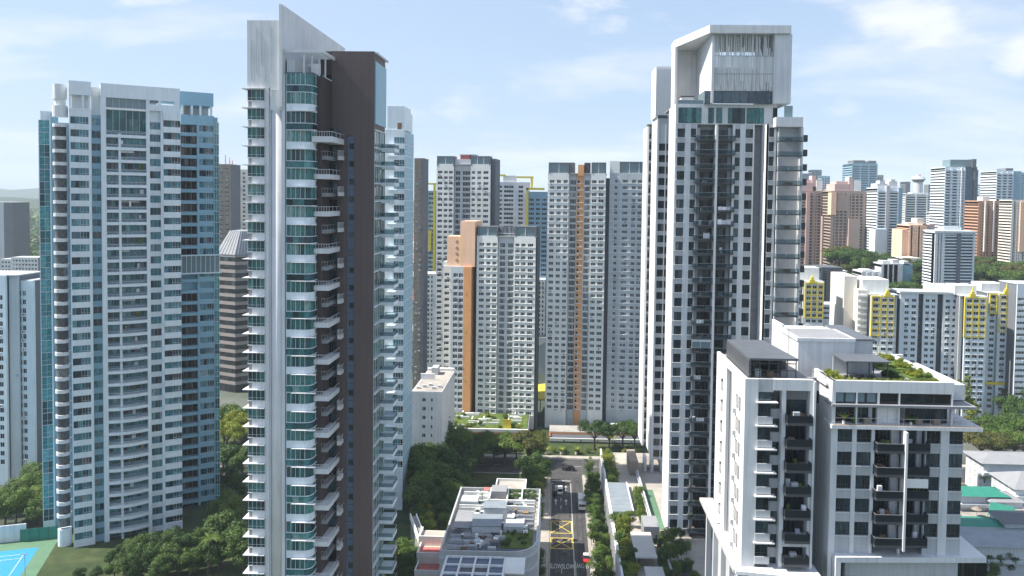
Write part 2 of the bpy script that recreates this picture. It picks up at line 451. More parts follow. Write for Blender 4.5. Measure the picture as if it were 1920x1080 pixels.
# ------------------------------------------------------------------ facades
CACHE = {}
def win_mesh(w, h, nx, glassm, frame='metal_white', fr=0.06, tr=0.0, y=0.0, dep=0.10):
    """Framed window, origin at its lower left corner, glass set back in the frame; tr = height of a transom"""
    key = ('w', round(w, 2), round(h, 2), nx, glassm, frame, fr, round(tr, 2))
    if key in CACHE: return CACHE[key]
    b = MB()
    b.box(0, w, 0, dep, 0, fr, frame); b.box(0, w, 0, dep, h - fr, h, frame)
    b.box(0, fr, 0, dep, fr, h - fr, frame); b.box(w - fr, w, 0, dep, fr, h - fr, frame)
    half, nx = nx < 0, abs(nx)
    for i in range(1, nx):
        if half and i < nx / 2: continue
        x = w * i / nx
        b.box(x - fr * .45, x + fr * .45, 0.012, dep, fr, h - fr, frame)
    if tr:
        b.box(w / 2 if half else fr, w - fr, 0.006, dep, tr - fr * .4, tr + fr * .4, frame)
    g = dep * 0.7
    b.quad([(fr*.5, g, fr*.5), (w - fr*.5, g, fr*.5), (w - fr*.5, g, h - fr*.5), (fr*.5, g, h - fr*.5)], glassm)
    CACHE[key] = b.mesh('window')
    k = len(b.f) - 1
    fm, pm = MB(), MB()
    fm.v, fm.f, fm.m, fm.names = b.v[:-4], b.f[:k], b.m[:k], b.names[:1]
    pm.v, pm.f, pm.m, pm.names = b.v[-4:], [(0, 1, 2, 3)], [0], [glassm]
    SPLIT[CACHE[key].name] = (fm, pm, [])
    return CACHE[key]
SPLIT = {}
PANES = set()       # buildings near enough for each pane to be a piece of its own
def window_part(name, me, root, loc, rz, kind=None):
    if root.name in PANES and me.name in SPLIT:
        fm, pm, done = SPLIT[me.name]
        if not done: done += [fm.mesh('window'), pm.mesh('pane')]
        o = part(name, done[0], root, loc, rz, kind)
        part('pane', done[1], o)
        return o
    return part(name, me, root, loc, rz, kind)

class Fac:
    """A vertical wall plane in plan: P0 -> along angle ang; outward is to the right-hand side of the walk (towards the viewer)."""
    def __init__(s, root, P0, ang=0.0, name='wall'):
        s.root = root; s.P0 = Vector(P0); s.ang = ang
        s.d = Vector((math.cos(ang), math.sin(ang))); s.n = Vector((math.sin(ang), -math.cos(ang)))
        s.wall = MB(); s.name = name
    def hit(s, px, py):
        d = ray(px, py)
        # P0 + u d = k (rx, ry)
        den = s.d.x * d.y - s.d.y * d.x
        u = (d.x * s.P0.y - d.y * s.P0.x) / den
        p = s.P0 + s.d * u
        k = (p.x * d.x + p.y * d.y) / (d.x * d.x + d.y * d.y)
        return u, CAMZ + d.z * k
    def u(s, px, py=430): return s.hit(px, py)[0]
    def z(s, px, py): return s.hit(px, py)[1]
    def world(s, u, v=0.0, z=0.0):
        p = s.P0 + s.d * u + s.n * v
        return Vector((p.x, p.y, z))
    def put(s, name, me, u, v, z, kind=None):
        w = s.world(u, v, z)
        if isinstance(me, MB): me = me.mesh(name)
        return window_part(name, me, s.root, w - s.root.location, s.ang, kind)
    def box(s, u0, u1, v0, v1, z0, z1, m): s.wall.box(u0, u1, -v0, -v1, z0, z1, m)
    def done(s, name=None):
        if s.wall.v:
            return s.put(name or s.name, s.wall.mesh(name or s.name), 0, 0, 0)
    def own(s, name, u0, u1, v0, v1, z0, z1, m):
        b = MB(); b.box(0, u1 - u0, -v0, -v1, 0, z1 - z0, m)
        return s.put(name, b, u0, 0, z0)
    def col(s, u0, u1, zt, fh, wh, n, z_top, z_bot, out=-0.003, th=0.5, m='white_paint', rec=0.2, nx=3, g='glass_dark', frame='metal_dark',
            fr=0.07, tr=0.0, name='window', skip=(), windows=True, budget=None, mass=None, sill=0.0, sm=None, hood=0.0):
        """One column of windows: spandrels between the openings (one wall mesh), a window object in each opening"""
        zz = z_top
        for i in range(n):
            h = zt - i * fh
            s.box(u0, u1, out, out - th, h, zz, m)
            zz = h - wh
            if hood: s.box(u0 - .1, u1 + .1, out + hood, out, h + .02, h + .2, sm or m)
            if sill:
                s.box(u0 - .05, u1 + .05, out + sill, out, zz - 0.12, zz + 0.002, sm or m)
            if windows and i not in skip:
                if budget is not None and budget[0] <= 0 and mass is not None:
                    w0 = s.world(u0, out - rec, zz)
                    mass.append((s, u0, u1, out - rec, zz, wh))
                else:
                    if budget is not None: budget[0] -= 1
                    s.put(name, win_mesh(u1 - u0, wh, nx, g, frame, fr, tr), u0, out - rec, zz)
        s.box(u0, u1, out, out - th, z_bot, zz, m)

def window_mass(root, mass, g, frame='hdb_white'):
    """windows beyond the first three hundred of a building: real frames and panes, joined"""
    if not mass: return
    b = MB()
    for (F, u0, u1, v, z, h) in mass:
        for a, c, e in ((0, 1, 0),):
            p = [F.world(u0, v - .05, z), F.world(u1, v - .05, z), F.world(u1, v - .05, z + h), F.world(u0, v - .05, z + h)]
            b.quad([q - root.location for q in p], g)
        for k in (0.33, 0.67):
            uu = u0 + (u1 - u0) * k
            p = [F.world(uu - .05, v - .01, z), F.world(uu + .05, v - .01, z), F.world(uu + .05, v - .01, z + h), F.world(uu - .05, v - .01, z + h)]
            b.quad([q - root.location for q in p], frame)
    o = part('window_mass', b, root)
    o['kind'] = 'stuff'

def balcony_mesh(w, d, style, slab=0.22, par=1.05, slab_m='white_paint', par_m='white_paint', side_l=True, side_r=True):
    """Cantilevered balcony; origin at the slab's top left corner on the wall plane; -y is outward. Returns slab mesh and railing mesh."""
    key = ('b', round(w, 2), round(d, 2), style, slab_m, par_m, side_l, side_r, par, slab)
    if key in CACHE: return CACHE[key]
    s = MB(); s.box(0, w, -d, 0, -slab, 0, slab_m)
    r = MB(); t = 0.10
    if style == 'solid':
        r.box(0, w, -d, -d + t, 0, par, par_m)
        if side_l: r.box(0, t, -d + t, 0, 0, par, par_m)
        if side_r: r.box(w - t, w, -d + t, 0, 0, par, par_m)
    elif style == 'glass':
        r.box(0.02, w - .02, -d + .02, -d + .05, 0, par - .06, par_m)
        r.box(0, w, -d, -d + .07, par - .06, par, 'metal_grey')
        if side_l: r.box(0.02, .05, -d + .07, 0, 0, par - .06, par_m); r.box(0, .07, -d + .07, 0, par - .06, par, 'metal_grey')
        if side_r: r.box(w - .05, w - .02, -d + .07, 0, 0, par - .06, par_m); r.box(w - .07, w, -d + .07, 0, par - .06, par, 'metal_grey')
    else:
        r.box(0, w, -d, -d + .06, par - .07, par, par_m)
        k = max(3, int(w / 0.45))
        for i in range(k + 1):
            x = (w - .05) * i / k
            r.box(x, x + .05, -d + .005, -d + .055, 0, par - .07, par_m)
        for on, x in ((side_l, 0), (side_r, w - .06)):
            if on:
                r.box(x, x + .06, -d + .06, 0, par - .07, par, par_m)
                for j in range(1, 3): r.box(x + .005, x + .055, -d + d * j / 3, -d + d * j / 3 + .05, 0, par - .07, par_m)
    CACHE[key] = (s.mesh('balcony'), r.mesh('railing'))
    return CACHE[key]
def put_balcony(F, u, v, z, w, d, style, name='balcony', **k):
    sm, rm = balcony_mesh(w, d, style, **k)
    b = F.put(name, sm, u, v, z)
    part('railing', rm, b)
    return b
def fill(F, spans, u0, u1, z0, z1, m, out=0.0, th=0.5):
    """solid piers between the given window spans"""
    x = u0
    for a, b in sorted(spans) + [(u1, u1)]:
        if a - x > 0.02: F.box(x, a, out, out - th, z0, z1, m)
        x = max(x, b)
# ------------------------------------------------------------------ ground, roads, hills
def sheet(name, pts, z, m, kind='structure', sub=0):
    b = MB(); b.quad([(x, y, z) for x, y in pts], m)
    return part(name, b, None, kind=kind)
sheet('ground', [(-9000, -3000), (9000, -3000), (9000, 16000), (-9000, 16000)], 0, 'far_ground')
sheet('verge', [(-140, 120), (70, 120), (70, 335), (-140, 335)], .004, 'undergrowth')
sheet('path', [(-134, 168), (-90, 150), (-88, 158), (-132, 178)], .008, 'paving')
sheet('path', [(-118, 225), (-80, 262), (-84, 266), (-122, 230)], .008, 'asphalt')
sheet('path', [(-140, 255), (-82, 262), (-82, 268), (-140, 262)], .012, 'asphalt')
STREET_L, STREET_M, STREET_R = -1.0, 5.6, 9.6
CY0, CY1 = 270.0, 287.0
road = sheet('road', [(STREET_L, 90), (STREET_R, 90), (STREET_R, CY0), (STREET_L, CY0)], .010, 'asphalt')
sheet('road', [(-160, CY0), (160, CY0), (160, CY1), (-160, CY1)], .014, 'asphalt')
def kerbs():
    for (x0, x1, y0, y1) in ((STREET_L - .3, STREET_L, 90, CY0 - .3), (STREET_R, STREET_R + .3, 90, CY0 - .3), (-160, STREET_L - .3, CY0 - .3, CY0), (STREET_R + .3, 160, CY0 - .3, CY0), (-160, 160, CY1, CY1 + .3)):
        b = MB(); b.box(x0, x1, y0, y1, 0, .13, 'concrete'); part('kerb', b, None, kind='structure')
    for (x0, x1, y0, y1) in ((STREET_L - 3.2, STREET_L - .3, 150, CY0 - .3), (STREET_R + .3, STREET_R + 2.2, 90, CY0 - .3), (-160, 160, CY1 + .3, CY1 + 3.0)):
        b = MB(); b.box(x0, x1, y0, y1, 0, .11, 'paving'); part('pavement', b, None, kind='structure')
    b = MB(); b.box(-5.2, STREET_L - .28, 200, 214, .0, .125, 'paving'); part('pavement', b, None, kind='structure')
kerbs()
def marking(pts, m='road_white', z=.018, name='road_marking'):
    b = MB(); b.quad([(x, y, z) for x, y in pts], m); return part(name, b, road)
def line(x0, y0, x1, y1, w, m='road_white', z=.018, name='road_marking'):
    d = Vector((x1 - x0, y1 - y0)).normalized(); n = Vector((-d.y, d.x)) * w / 2
    return marking([(x0 - n.x, y0 - n.y), (x1 - n.x, y1 - n.y), (x1 + n.x, y1 + n.y), (x0 + n.x, y0 + n.y)], m, z, name)
def markings():
    lane = (STREET_L + STREET_M) / 2
    y = 150
    while y < CY0 - 8:
        if not (203 < y < 237): line(lane, y, lane, y + 2.6, .16)
        y += 6
    line(STREET_M, 150, STREET_M, 262, .18)
    line(STREET_M + .32, 150, STREET_M + .32, 205, .14)
    line(STREET_L + .2, 150, STREET_L + .2, 262, .12)
    line(STREET_L + .3, 264, STREET_M, 264, .4); 
    for (ya, yb) in ((212.2, 219.0), (222.2, 230.6)):
        a, b = STREET_L + .35, STREET_M - .25
        for s in ((a, ya, b, ya), (a, yb, b, yb), (a, ya, a, yb), (b, ya, b, yb)): line(*s, .34, 'road_yellow')
        line(a, ya, b, yb, .26, 'road_yellow', .0205); line(a, yb, b, ya, .26, 'road_yellow', .0225)
    for x in (STREET_L + 1.7, lane + 1.6):
        for yy in (243, 255):
            line(x, yy, x, yy + 3.2, .2); marking([(x - .5, yy + 3.0), (x + .5, yy + 3.0), (x, yy + 4.6)])
    for (txt, x, flip) in (('SLOW', STREET_L + 1.75, False), ('SLOW', lane + 1.65, False), ('SLOW', STREET_M + 2.1, True)):
        cu = bpy.data.curves.new('lettering', 'FONT'); cu.body = txt; cu.align_x = 'CENTER'; cu.size = 1.0; cu.resolution_u = 2
        o = bpy.data.objects.new('road_lettering', cu); COL.objects.link(o)
        cu.materials.append(M['road_white'])
        o.parent = road; o.scale = (1.15, 3.9, 1); o.location = (x, 200.6 if not flip else 203.8, .019)
        if flip: o.rotation_euler = (0, 0, math.pi)
    for yy in range(232, 268, 4): line(-120, 278.6, 120, 278.6, .0001) if False else None
    for k in range(-16, 17): line(k * 7, 278.6, k * 7 + 3, 278.6, .16)
    line(-150, CY0 + .7, -4, CY0 + .7, .14); line(13, CY0 + .7, 150, CY0 + .7, .14); line(-150, CY1 - .6, 150, CY1 - .6, .14)
markings()
def wear():
    rnd = random.Random(12)
    for k in range(16):
        x, y = rnd.uniform(STREET_L + .4, STREET_R - 2.2), rnd.uniform(168, 266)
        w, l = rnd.uniform(.8, 1.8), rnd.uniform(2, 8)
        marking([(x, y), (x + w, y), (x + w, y + l), (x, y + l)], 'asphalt_patch' if k % 2 else 'asphalt_pale', .0135, 'road_patch')
    for x in (STREET_L + 1.0, STREET_L + 2.5, 3.2, 4.7, 6.8, 8.3):
        marking([(x, 150), (x + .35, 150), (x + .35, CY0 - 2), (x, CY0 - 2)], 'asphalt_patch', .0118, 'tyre_track')
    b = MB(); b.cyl((0, 0, 0), (0, 0, .006), .4, .4, 14, 'metal_dark'); me = b.mesh('manhole_cover')
    for (x, y) in ((1.0, 192), (4.4, 209), (7.4, 221), (2.2, 239), (7.0, 247)): part('manhole_cover', me, road, (x, y, .0135))
wear()
# wooded hills on the horizon
def hills():
    b = MB(); rnd = random.Random(3)
    def ridge(xa, xb, y, prof, depth):
        n = 70
        rows = []
        for r in range(5):
            t = r / 4
            row = []
            for i in range(n + 1):
                x = xa + (xb - xa) * i / n
                h = prof(x) * math.sin(math.pi * min(1, .02 + t * .96)) ** .7
                row.append(len(b.v)); b.v.append((x + rnd.uniform(-10, 10), y - depth / 2 + depth * t, max(-2, h + rnd.uniform(-3, 3) * (0 < r < 4))))
            rows.append(row)
        for r in range(4):
            for i in range(n):
                b.f.append((rows[r][i], rows[r][i+1], rows[r+1][i+1], rows[r+1][i])); b.m.append(b.mi('hill_green'))
    ridge(-6500, -1200, 6800, lambda x: 60 + 85 * math.exp(-((x + 4600) / 700) ** 2) + 25 * math.sin(x / 320.) + 18 * math.sin(x / 140. + 1), 1800)
    ridge(-5000, 0, 3300, lambda x: 62 + 10 * math.sin(x / 190.) + 7 * math.sin(x / 75. + 2), 900)
    ridge(-1500, 7000, 9000, lambda x: 70 + 22 * math.sin(x / 420.) + 10 * math.sin(x / 170. + 1), 2000)
    o = part('hills', b, None, kind='structure')
    for p in o.data.polygons: p.use_smooth = True
hills()

# raised ground under the skyline on the right
def rise(x, y):
    k = min(1, max(0, (y - 405) / 110)); k = k * k * (3 - 2 * k)
    j = min(1, max(0, (x - 90) / 60))
    return 44 * k * j + 5 * k * j * math.sin(x / 37.) * math.sin(y / 51.)
def hillside():
    b = MB(); xs = [80 + 14 * i for i in range(90)]; ys = [400 + 14 * i for i in range(60)]
    for y in ys:
        for x in xs: b.v.append((x, y, rise(x, y) - .3))
    n = len(xs)
    for j in range(len(ys) - 1):
        for i in range(n - 1):
            b.f.append((j*n+i, j*n+i+1, (j+1)*n+i+1, (j+1)*n+i)); b.m.append(b.mi('hill_green'))
    o = part('hill', b, None, kind='structure')
    for p in o.data.polygons: p.use_smooth = True
hillside()
# ------------------------------------------------------------------ pale blue condominium tower on the left
def ring(poly, inset):
    return poly
def build_tower_blue():
    A = R(32.4)
    d0 = ray(132, 430)
    P0 = Vector((d0.x / d0.y * 205, 205.0))
    root = thing('condominium_tower', 'wide pale blue and white apartment tower with a framed crown, beside the blue tennis court', 'tower', (P0.x, P0.y, 0))
    dv = Vector((math.cos(A), math.sin(A))); nv = Vector((math.sin(A), -math.cos(A)))
    F = Fac(root, P0, A)                       # the front plane of the projecting bays
    sc = 7.26
    fh, wh = 3.36, 1.92
    zt = F.z(150, 218.6)
    n = 34
    ztop = F.z(150, 206); zb = 0.0
    W, G = 'cool_white', 'glass_blue'
    U = F.u
    # front left bay
    a, b = U(134.5), U(168)
    F.box(0, U(134), 0, -4, zb, ztop, W)
    F.col(a - .15, b, zt, fh, wh, n, ztop, zb, m=W, rec=.14, nx=-6, g=G, frame='metal_white', fr=.05, tr=.45)
    F.box(b, U(173), 0, -1.5, zb, ztop, W)
    # recessed strip with windows, back 1.4 m
    a, b = U(173.5), U(191)
    F.col(a, b, zt - .1, fh, wh, n, ztop - 1, zb, out=-1.4, m='blue_grey', rec=.12, nx=2, g=G, frame='blue_grey')
    F.box(U(191), U(200.5), 0, -1.6, zb, F.z(195, 157), W)
    # balcony fronts: white slab bands, glass doors set back
    c1, c2, c3, c4 = U(200.5), U(223.5), U(228), U(275.5)
    zc = zt - fh * .55
    for i in range(n - 1):
        z = F.z(212, 252) - i * fh
        for (p, q, nm) in ((c1, c2, 2), (c3, c4, 4)):
            me, tag_ = win_mesh(q - p, fh - .85, nm, 'glass_blue', 'metal_grey', .06), 0
            F.put('balcony_door', me, p, -1.5, z - fh + .9)
        if i % 2 == 0 or i % 5 == 0:
            pu = c3 + (i * 2.37) % (c4 - c3 - 1.2)
            F.own('balcony_item', pu, pu + .5 + .12 * (i % 5), -.5, -1.0, z - fh + .92, z - fh + 1.9 + .25 * (i % 3), ('cloth', 'timber', 'roof_garden', 'brown_old', 'pale_grey', 'hdb_warm')[i % 6])
        if i % 4 == 1: F.own('balcony_blind', c3 + .1, c3 + .1 + (c4 - c3) * (.3 + .2 * (i % 3)), -.9, -.96, z - .9 - .5 * (i % 2), z - .1, 'cloth')
        # slab band across the two balconies, bowed on the lower storeys
        bow = 0.0 if i < 11 else min(1.0, (i - 10) * .12)
        key = ('t1band', round(bow, 2))
        if key not in CACHE:
            mb = MB(); w = c4 - c1; k = 8
            for s_ in range(k):
                x0, x1 = w * s_ / k, w * (s_ + 1) / k
                f = lambda x: -bow * math.sin(math.pi * x / w) - .02
                mb.prism([(x0, f(x0)), (x1, f(x1)), (x1, 1.6), (x0, 1.6)], 0, .78, W)
            CACHE[key] = mb.mesh('balcony_band')
        bd = F.put('balcony_band', CACHE[key], c1, 0, z + .08 - .86 + .78 - .78)
        key = ('t1rail', round(bow, 2))
        if key not in CACHE:
            mb = MB(); w = c4 - c1; k = 8
            f = lambda x: -bow * math.sin(math.pi * x / w) + .1
            for s_ in range(k):
                x0, x1 = w * s_ / k, w * (s_ + 1) / k
                mb.quad([(x0, f(x0), .78), (x1, f(x1), .78), (x1, f(x1), .84), (x0, f(x0), .84)], 'metal_grey')
                mb.quad([(x0, f(x0) - .001, 1.42), (x1, f(x1) - .001, 1.42), (x1, f(x1) - .001, 1.5), (x0, f(x0) - .001, 1.5)], 'metal_white')
                mb.box(x0, x0 + .05, f(x0), f(x0) + .05, .84, 1.42, 'metal_white')
            CACHE[key] = mb.mesh('railing')
        part('railing', CACHE[key], bd)
    F.box(c2, c3, -.05, -1.45, zb, F.z(226, 250), W)
    # blank end of the recess above the first band
    F.box(U(275.5), U(282), 0, -1.6, zb, F.z(280, 212), W)
    a, b = U(283), U(302)
    F.col(a - .14, b + .1, zt - .35, fh, 2.0, n, F.z(290, 206), zb, out=-1.0, m='cool_white', rec=.12, nx=3, g=G, frame='metal_grey', fr=.05)
    F.box(U(302.4), U(307), 0, -1.6, zb, F.z(305, 208), W)
    # right bay: bands stand proud of the glass
    a, b = U(307), U(339)
    zr = F.z(322, 226)
    F.col(a, b, zr, fh, 1.85, n, F.z(322, 209), zb, out=.55, th=1.2, m=W, rec=.55, nx=-6, g=G, frame='metal_white', fr=.05, tr=.45)
    F.box(b - .25, b, -.2, -9, zb, F.z(322, 212), 'blue_grey')
    F.done('wall')
    u_end = b
    # body behind
    body = MB()
    uu = lambda u, v: tuple((dv * u + nv * v))
    body.prism([uu(.6, -2.3), uu(u_end - .3, -2.3), uu(u_end - .3, -22), uu(.6, -22)], 0, F.z(250, 246), 'blue_grey')
    part('core', body, root)
    # right wing, set back, in the shade of the front
    d1 = ray(339, 430)
    Fw = Fac(root, Vector((d1.x / d1.y * 233, 233.0)) - dv * 1.0, A)
    zw = Fw.z(385, 235)
    a, b, c, e, g_ = Fw.u(340), Fw.u(370), Fw.u(374), Fw.u(402), Fw.u(411)
    nfw = 36
    topw = Fw.z(385, 217)
    skip = (14, 15)
    for i in range(nfw):
        if i in (13, 14): continue
        Fw.put('balcony_door', win_mesh(b - a, 2.35, 3, 'glass_dark', 'metal_grey', .07), a, -1.3, zw - i * fh - 2.35)
    Fw.col(a, b, zw, fh, 2.4, nfw, topw, zb, out=0, th=1.5, m='blue_grey', windows=False)
    Fw.box(b, c, .1, -1.5, zb, topw, 'blue_grey')
    Fw.col(c, e - .2, zw, fh, 1.9, nfw, topw, zb, m='blue_grey', rec=.12, nx=-6, g='glass_blue', frame='metal_white', fr=.05, tr=.4, skip=skip)
    Fw.box(e - .2, e, .04, -.6, zb, topw, 'teal_panel')
    for i in range(nfw):
        Fw.put('window', win_mesh(g_ - e, fh - .12, 2, 'glass_cyan', 'metal_white', .06, tr=1.3), e, 0, zw - i * fh - 2.2)
    # sky terrace break with a thin white canopy
    zs = Fw.z(370, 482)
    Fw.own('terrace_glazing', a, g_, .35, -.1, zs - 4.6, zs + .4, 'rail_glass')
    Fw.own('terrace_canopy', a - .2, g_ + .5, 1.1, -.3, zs + .4, zs + .75, 'cool_white')
    Fw.own('terrace_slab', a - .2, g_ + .5, 1.1, -.3, zs - 5.0, zs - 4.6, 'cool_white')
    for k in range(9):
        u = a + (g_ - a) * k / 8
        Fw.own('terrace_mullion', u - .08, u + .08, .45, .35, zs - 4.6, zs + .4, 'metal_white' if k > 1 else 'white_paint')
    Fw.done('wing_wall')
    body = MB()
    q = lambda u, v: tuple((Fw.P0 + dv * u + nv * v - P0))
    body.prism([q(a - 6, -1.6), q(g_ - .1, -1.6), q(g_ - .1, -16), q(a - 6, -16)], 0, topw - .2, 'blue_grey')
    part('wing_core', body, root)
    # wing crown beam on posts
    zc0, zc1 = Fw.z(370, 198), Fw.z(370, 173)
    Fw.own('crown_beam', a - .5, Fw.u(401), .1, -7, zc0, zc1, 'blue_grey')
    for px in (343, 361, 377, 397):
        u = Fw.u(px); Fw.own('crown_post', u - .3, u + .3, -.1, -.7, topw - .2, zc0, 'cool_white')
    Fw.own('plant_room', Fw.u(349), Fw.u(356), -3, -6, topw - .2, topw + 3.2, 'brown_old')
    Fw.own('crown_back_wall', a - .5, Fw.u(399), -7.2, -7.5, topw - .2, zc1 - .1, 'white_paint')
    # left wing: curved balcony column and teal glazed strip
    d2 = ray(75, 430)
    Fl = Fac(root, Vector((d2.x / d2.y * 213, 213.0)), A)
    d3 = ray(101, 430)
    Fd = Fac(root, Vector((d3.x / d3.y * 205.5, 205.5)), A)
    zl = Fl.z(85, 226); nl = 33
    ltop = Fl.z(85, 208)
    b0, b1, b2, b3 = Fl.u(75), Fl.u(95), Fl.u(102), Fl.u(132)
    for i in range(nl):
        Fl.put('glazing_panel', win_mesh(b1 - b0, fh - .06, 2, 'glass_cyan', 'metal_white', .06, tr=1.25), b0, .02, zl - i * fh - fh + .2)
    Fl.box(b0, b1, -.1, -1, zb, zl - nl * fh + .2, 'cool_white')
    Fl.box(b0 - .12, b0, .1, -12, zb, zl + .1, 'cool_white')
    Fl.box(b1, b1 + .3, .25, -1, zb, zl + 1, 'cool_white')
    Fl.box(b1 + .3, b2 + 1.2, -.1, -1, zb, Fl.z(98, 212), 'blue_grey')
    Fl.done('left_wall')
    Fl.own('left_parapet', Fl.u(78), b2, -.6, -5, zl, ltop, 'cool_white')
    body = MB()
    q = lambda u, v: tuple((Fl.P0 + dv * u + nv * v - P0))
    body.prism([q(b0, -.9), q(b3, -.9), q(b3, -16), q(b0, -16)], 0, zl - .3, 'blue_grey')
    part('left_core', body, root)
    # round balconies
    uc = (Fd.u(100) + Fd.u(130)) / 2
    rad = (Fd.u(130) - Fd.u(100)) / 2
    cw = Fd.world(uc, -rad * .35, 0)
    band, gl, rl = MB(), MB(), MB()
    def sector(mb, r0, z0, z1, m, a0=-15, a1=195, k=10, cap=True):
        pts = []
        for j in range(k + 1):
            t = R(a0 + (a1 - a0) * j / k)
            v = Vector((0, 0)) + dv * math.cos(t) * r0 + nv * math.sin(t) * r0
            pts.append((v.x, v.y))
        mb.prism(pts, z0, z1, m)
    sector(band, rad, 0, .92, 'white_paint')
    sector(gl, rad * .82, -2.44, 0, 'glass_grey')
    sector(rl, rad * .97, .92, 1.0, 'metal_white')
    bme, gme, rme = band.mesh('balcony'), gl.mesh('balcony_door'), rl.mesh('railing')
    z0 = Fd.z(113, 233)
    nb = 32
    for i in range(nb):
        z = z0 - i * (fh * 1.0)
        bo = part('balcony', bme, root, (cw.x - P0.x, cw.y - P0.y, z - .72))
        if i < nb: part('balcony_door', gme, root, (cw.x - P0.x, cw.y - P0.y, z - .72))
    base = MB(); sector(base, rad * .9, 0, z0 - nb * fh - .5, 'cool_white'); part('round_base', base, root, (cw.x - P0.x, cw.y - P0.y, 0))
    # crowns: drum, box, big framed beam
    t = MB(); sector(t, rad, 0, Fd.z(113, 198) - 0 - z0 - 1.92, 'white_paint'); 
    part('drum_band', t, root, (cw.x - P0.x, cw.y - P0.y, z0 + 1.9))
    t = MB(); sector(t, rad * .9, 0, Fd.z(113, 158) - Fd.z(113, 186), 'white_paint')
    part('drum_top', t, root, (cw.x - P0.x, cw.y - P0.y, Fd.z(113, 186)))
    t = MB(); sector(t, rad * .75, 0, Fd.z(113, 186) - Fd.z(113, 200), 'screen_white')
    part('drum_neck', t, root, (cw.x - P0.x, cw.y - P0.y, Fd.z(113, 200)))
    F2 = Fac(root, P0, A)
    z_ = F2.z
    F2.own('crown_box', U(131.5), U(173), .05, -7, z_(150, 178), z_(150, 152), W)
    F2.own('crown_band', U(131.5), U(173), .05, -7, ztop, z_(150, 203), W)
    for px in (134, 158, 170): F2.own('crown_post', U(px) - .25, U(px) + .25, -.3, -.9, z_(150, 203), z_(150, 178), W)
    F2.own('crown_screen', U(137), U(170), -2.2, -2.4, z_(150, 203), z_(150, 178), 'screen_white')
    F2.own('crown_screen', U(174), U(191), -2.6, -4, ztop - 1, z_(182, 162), 'screen_white')
    zb0, zb1 = z_(195, 182), z_(195, 156)
    F2.own('crown_beam', U(191), U(338.5), .06, -8, zb0, zb1, W)
    F2.own('crown_pier', U(191), U(200.5), .03, -4, F.z(195, 157) - 3.3, zb0, W) if False else None
    F2.own('penthouse_glazing', U(201), U(275), -.4, -.7, z_(238, 246), z_(238, 207), 'glass_pent')
    F2.own('penthouse_upper_glazing', U(201), U(275), -.6, -.9, z_(238, 203), zb0, 'rail_glass')
    F2.own('penthouse_sill', U(200.5), U(276), -.1, -.8, z_(238, 207), z_(238, 203), 'screen_white')
    for k in range(7):
        u = U(201) + (U(275) - U(201)) * k / 6
        F2.own('penthouse_mullion', u - .05, u + .05, -.36, -.42, z_(238, 246), zb0, 'metal_grey')
    F2.own('crown_pier', U(275.5), U(282), .03, -4, F.z(280, 212), zb0, W)
    F2.own('crown_wall', U(282), U(338), -.05, -1.5, z_(310, 209), z_(310, 197), W)
    F2.own('crown_pier', U(298), U(304), -.1, -1.2, z_(310, 197), zb0, W)
    F2.own('crown_pier', U(328), U(338), -.1, -1.2, z_(310, 197), zb0, W)
    F2.own('crown_louvre', U(282.5), U(298), -.6, -.8, z_(290, 193), z_(290, 188), 'mid_grey')
    F2.own('plant_room', U(314), U(324), -4, -6, z_(318, 209), z_(318, 198), 'mid_grey')
    F2.own('crown_back_wall', U(201), U(300), -7.5, -7.8, z_(238, 207), zb0, 'screen_white')
    return root
build_tower_blue()
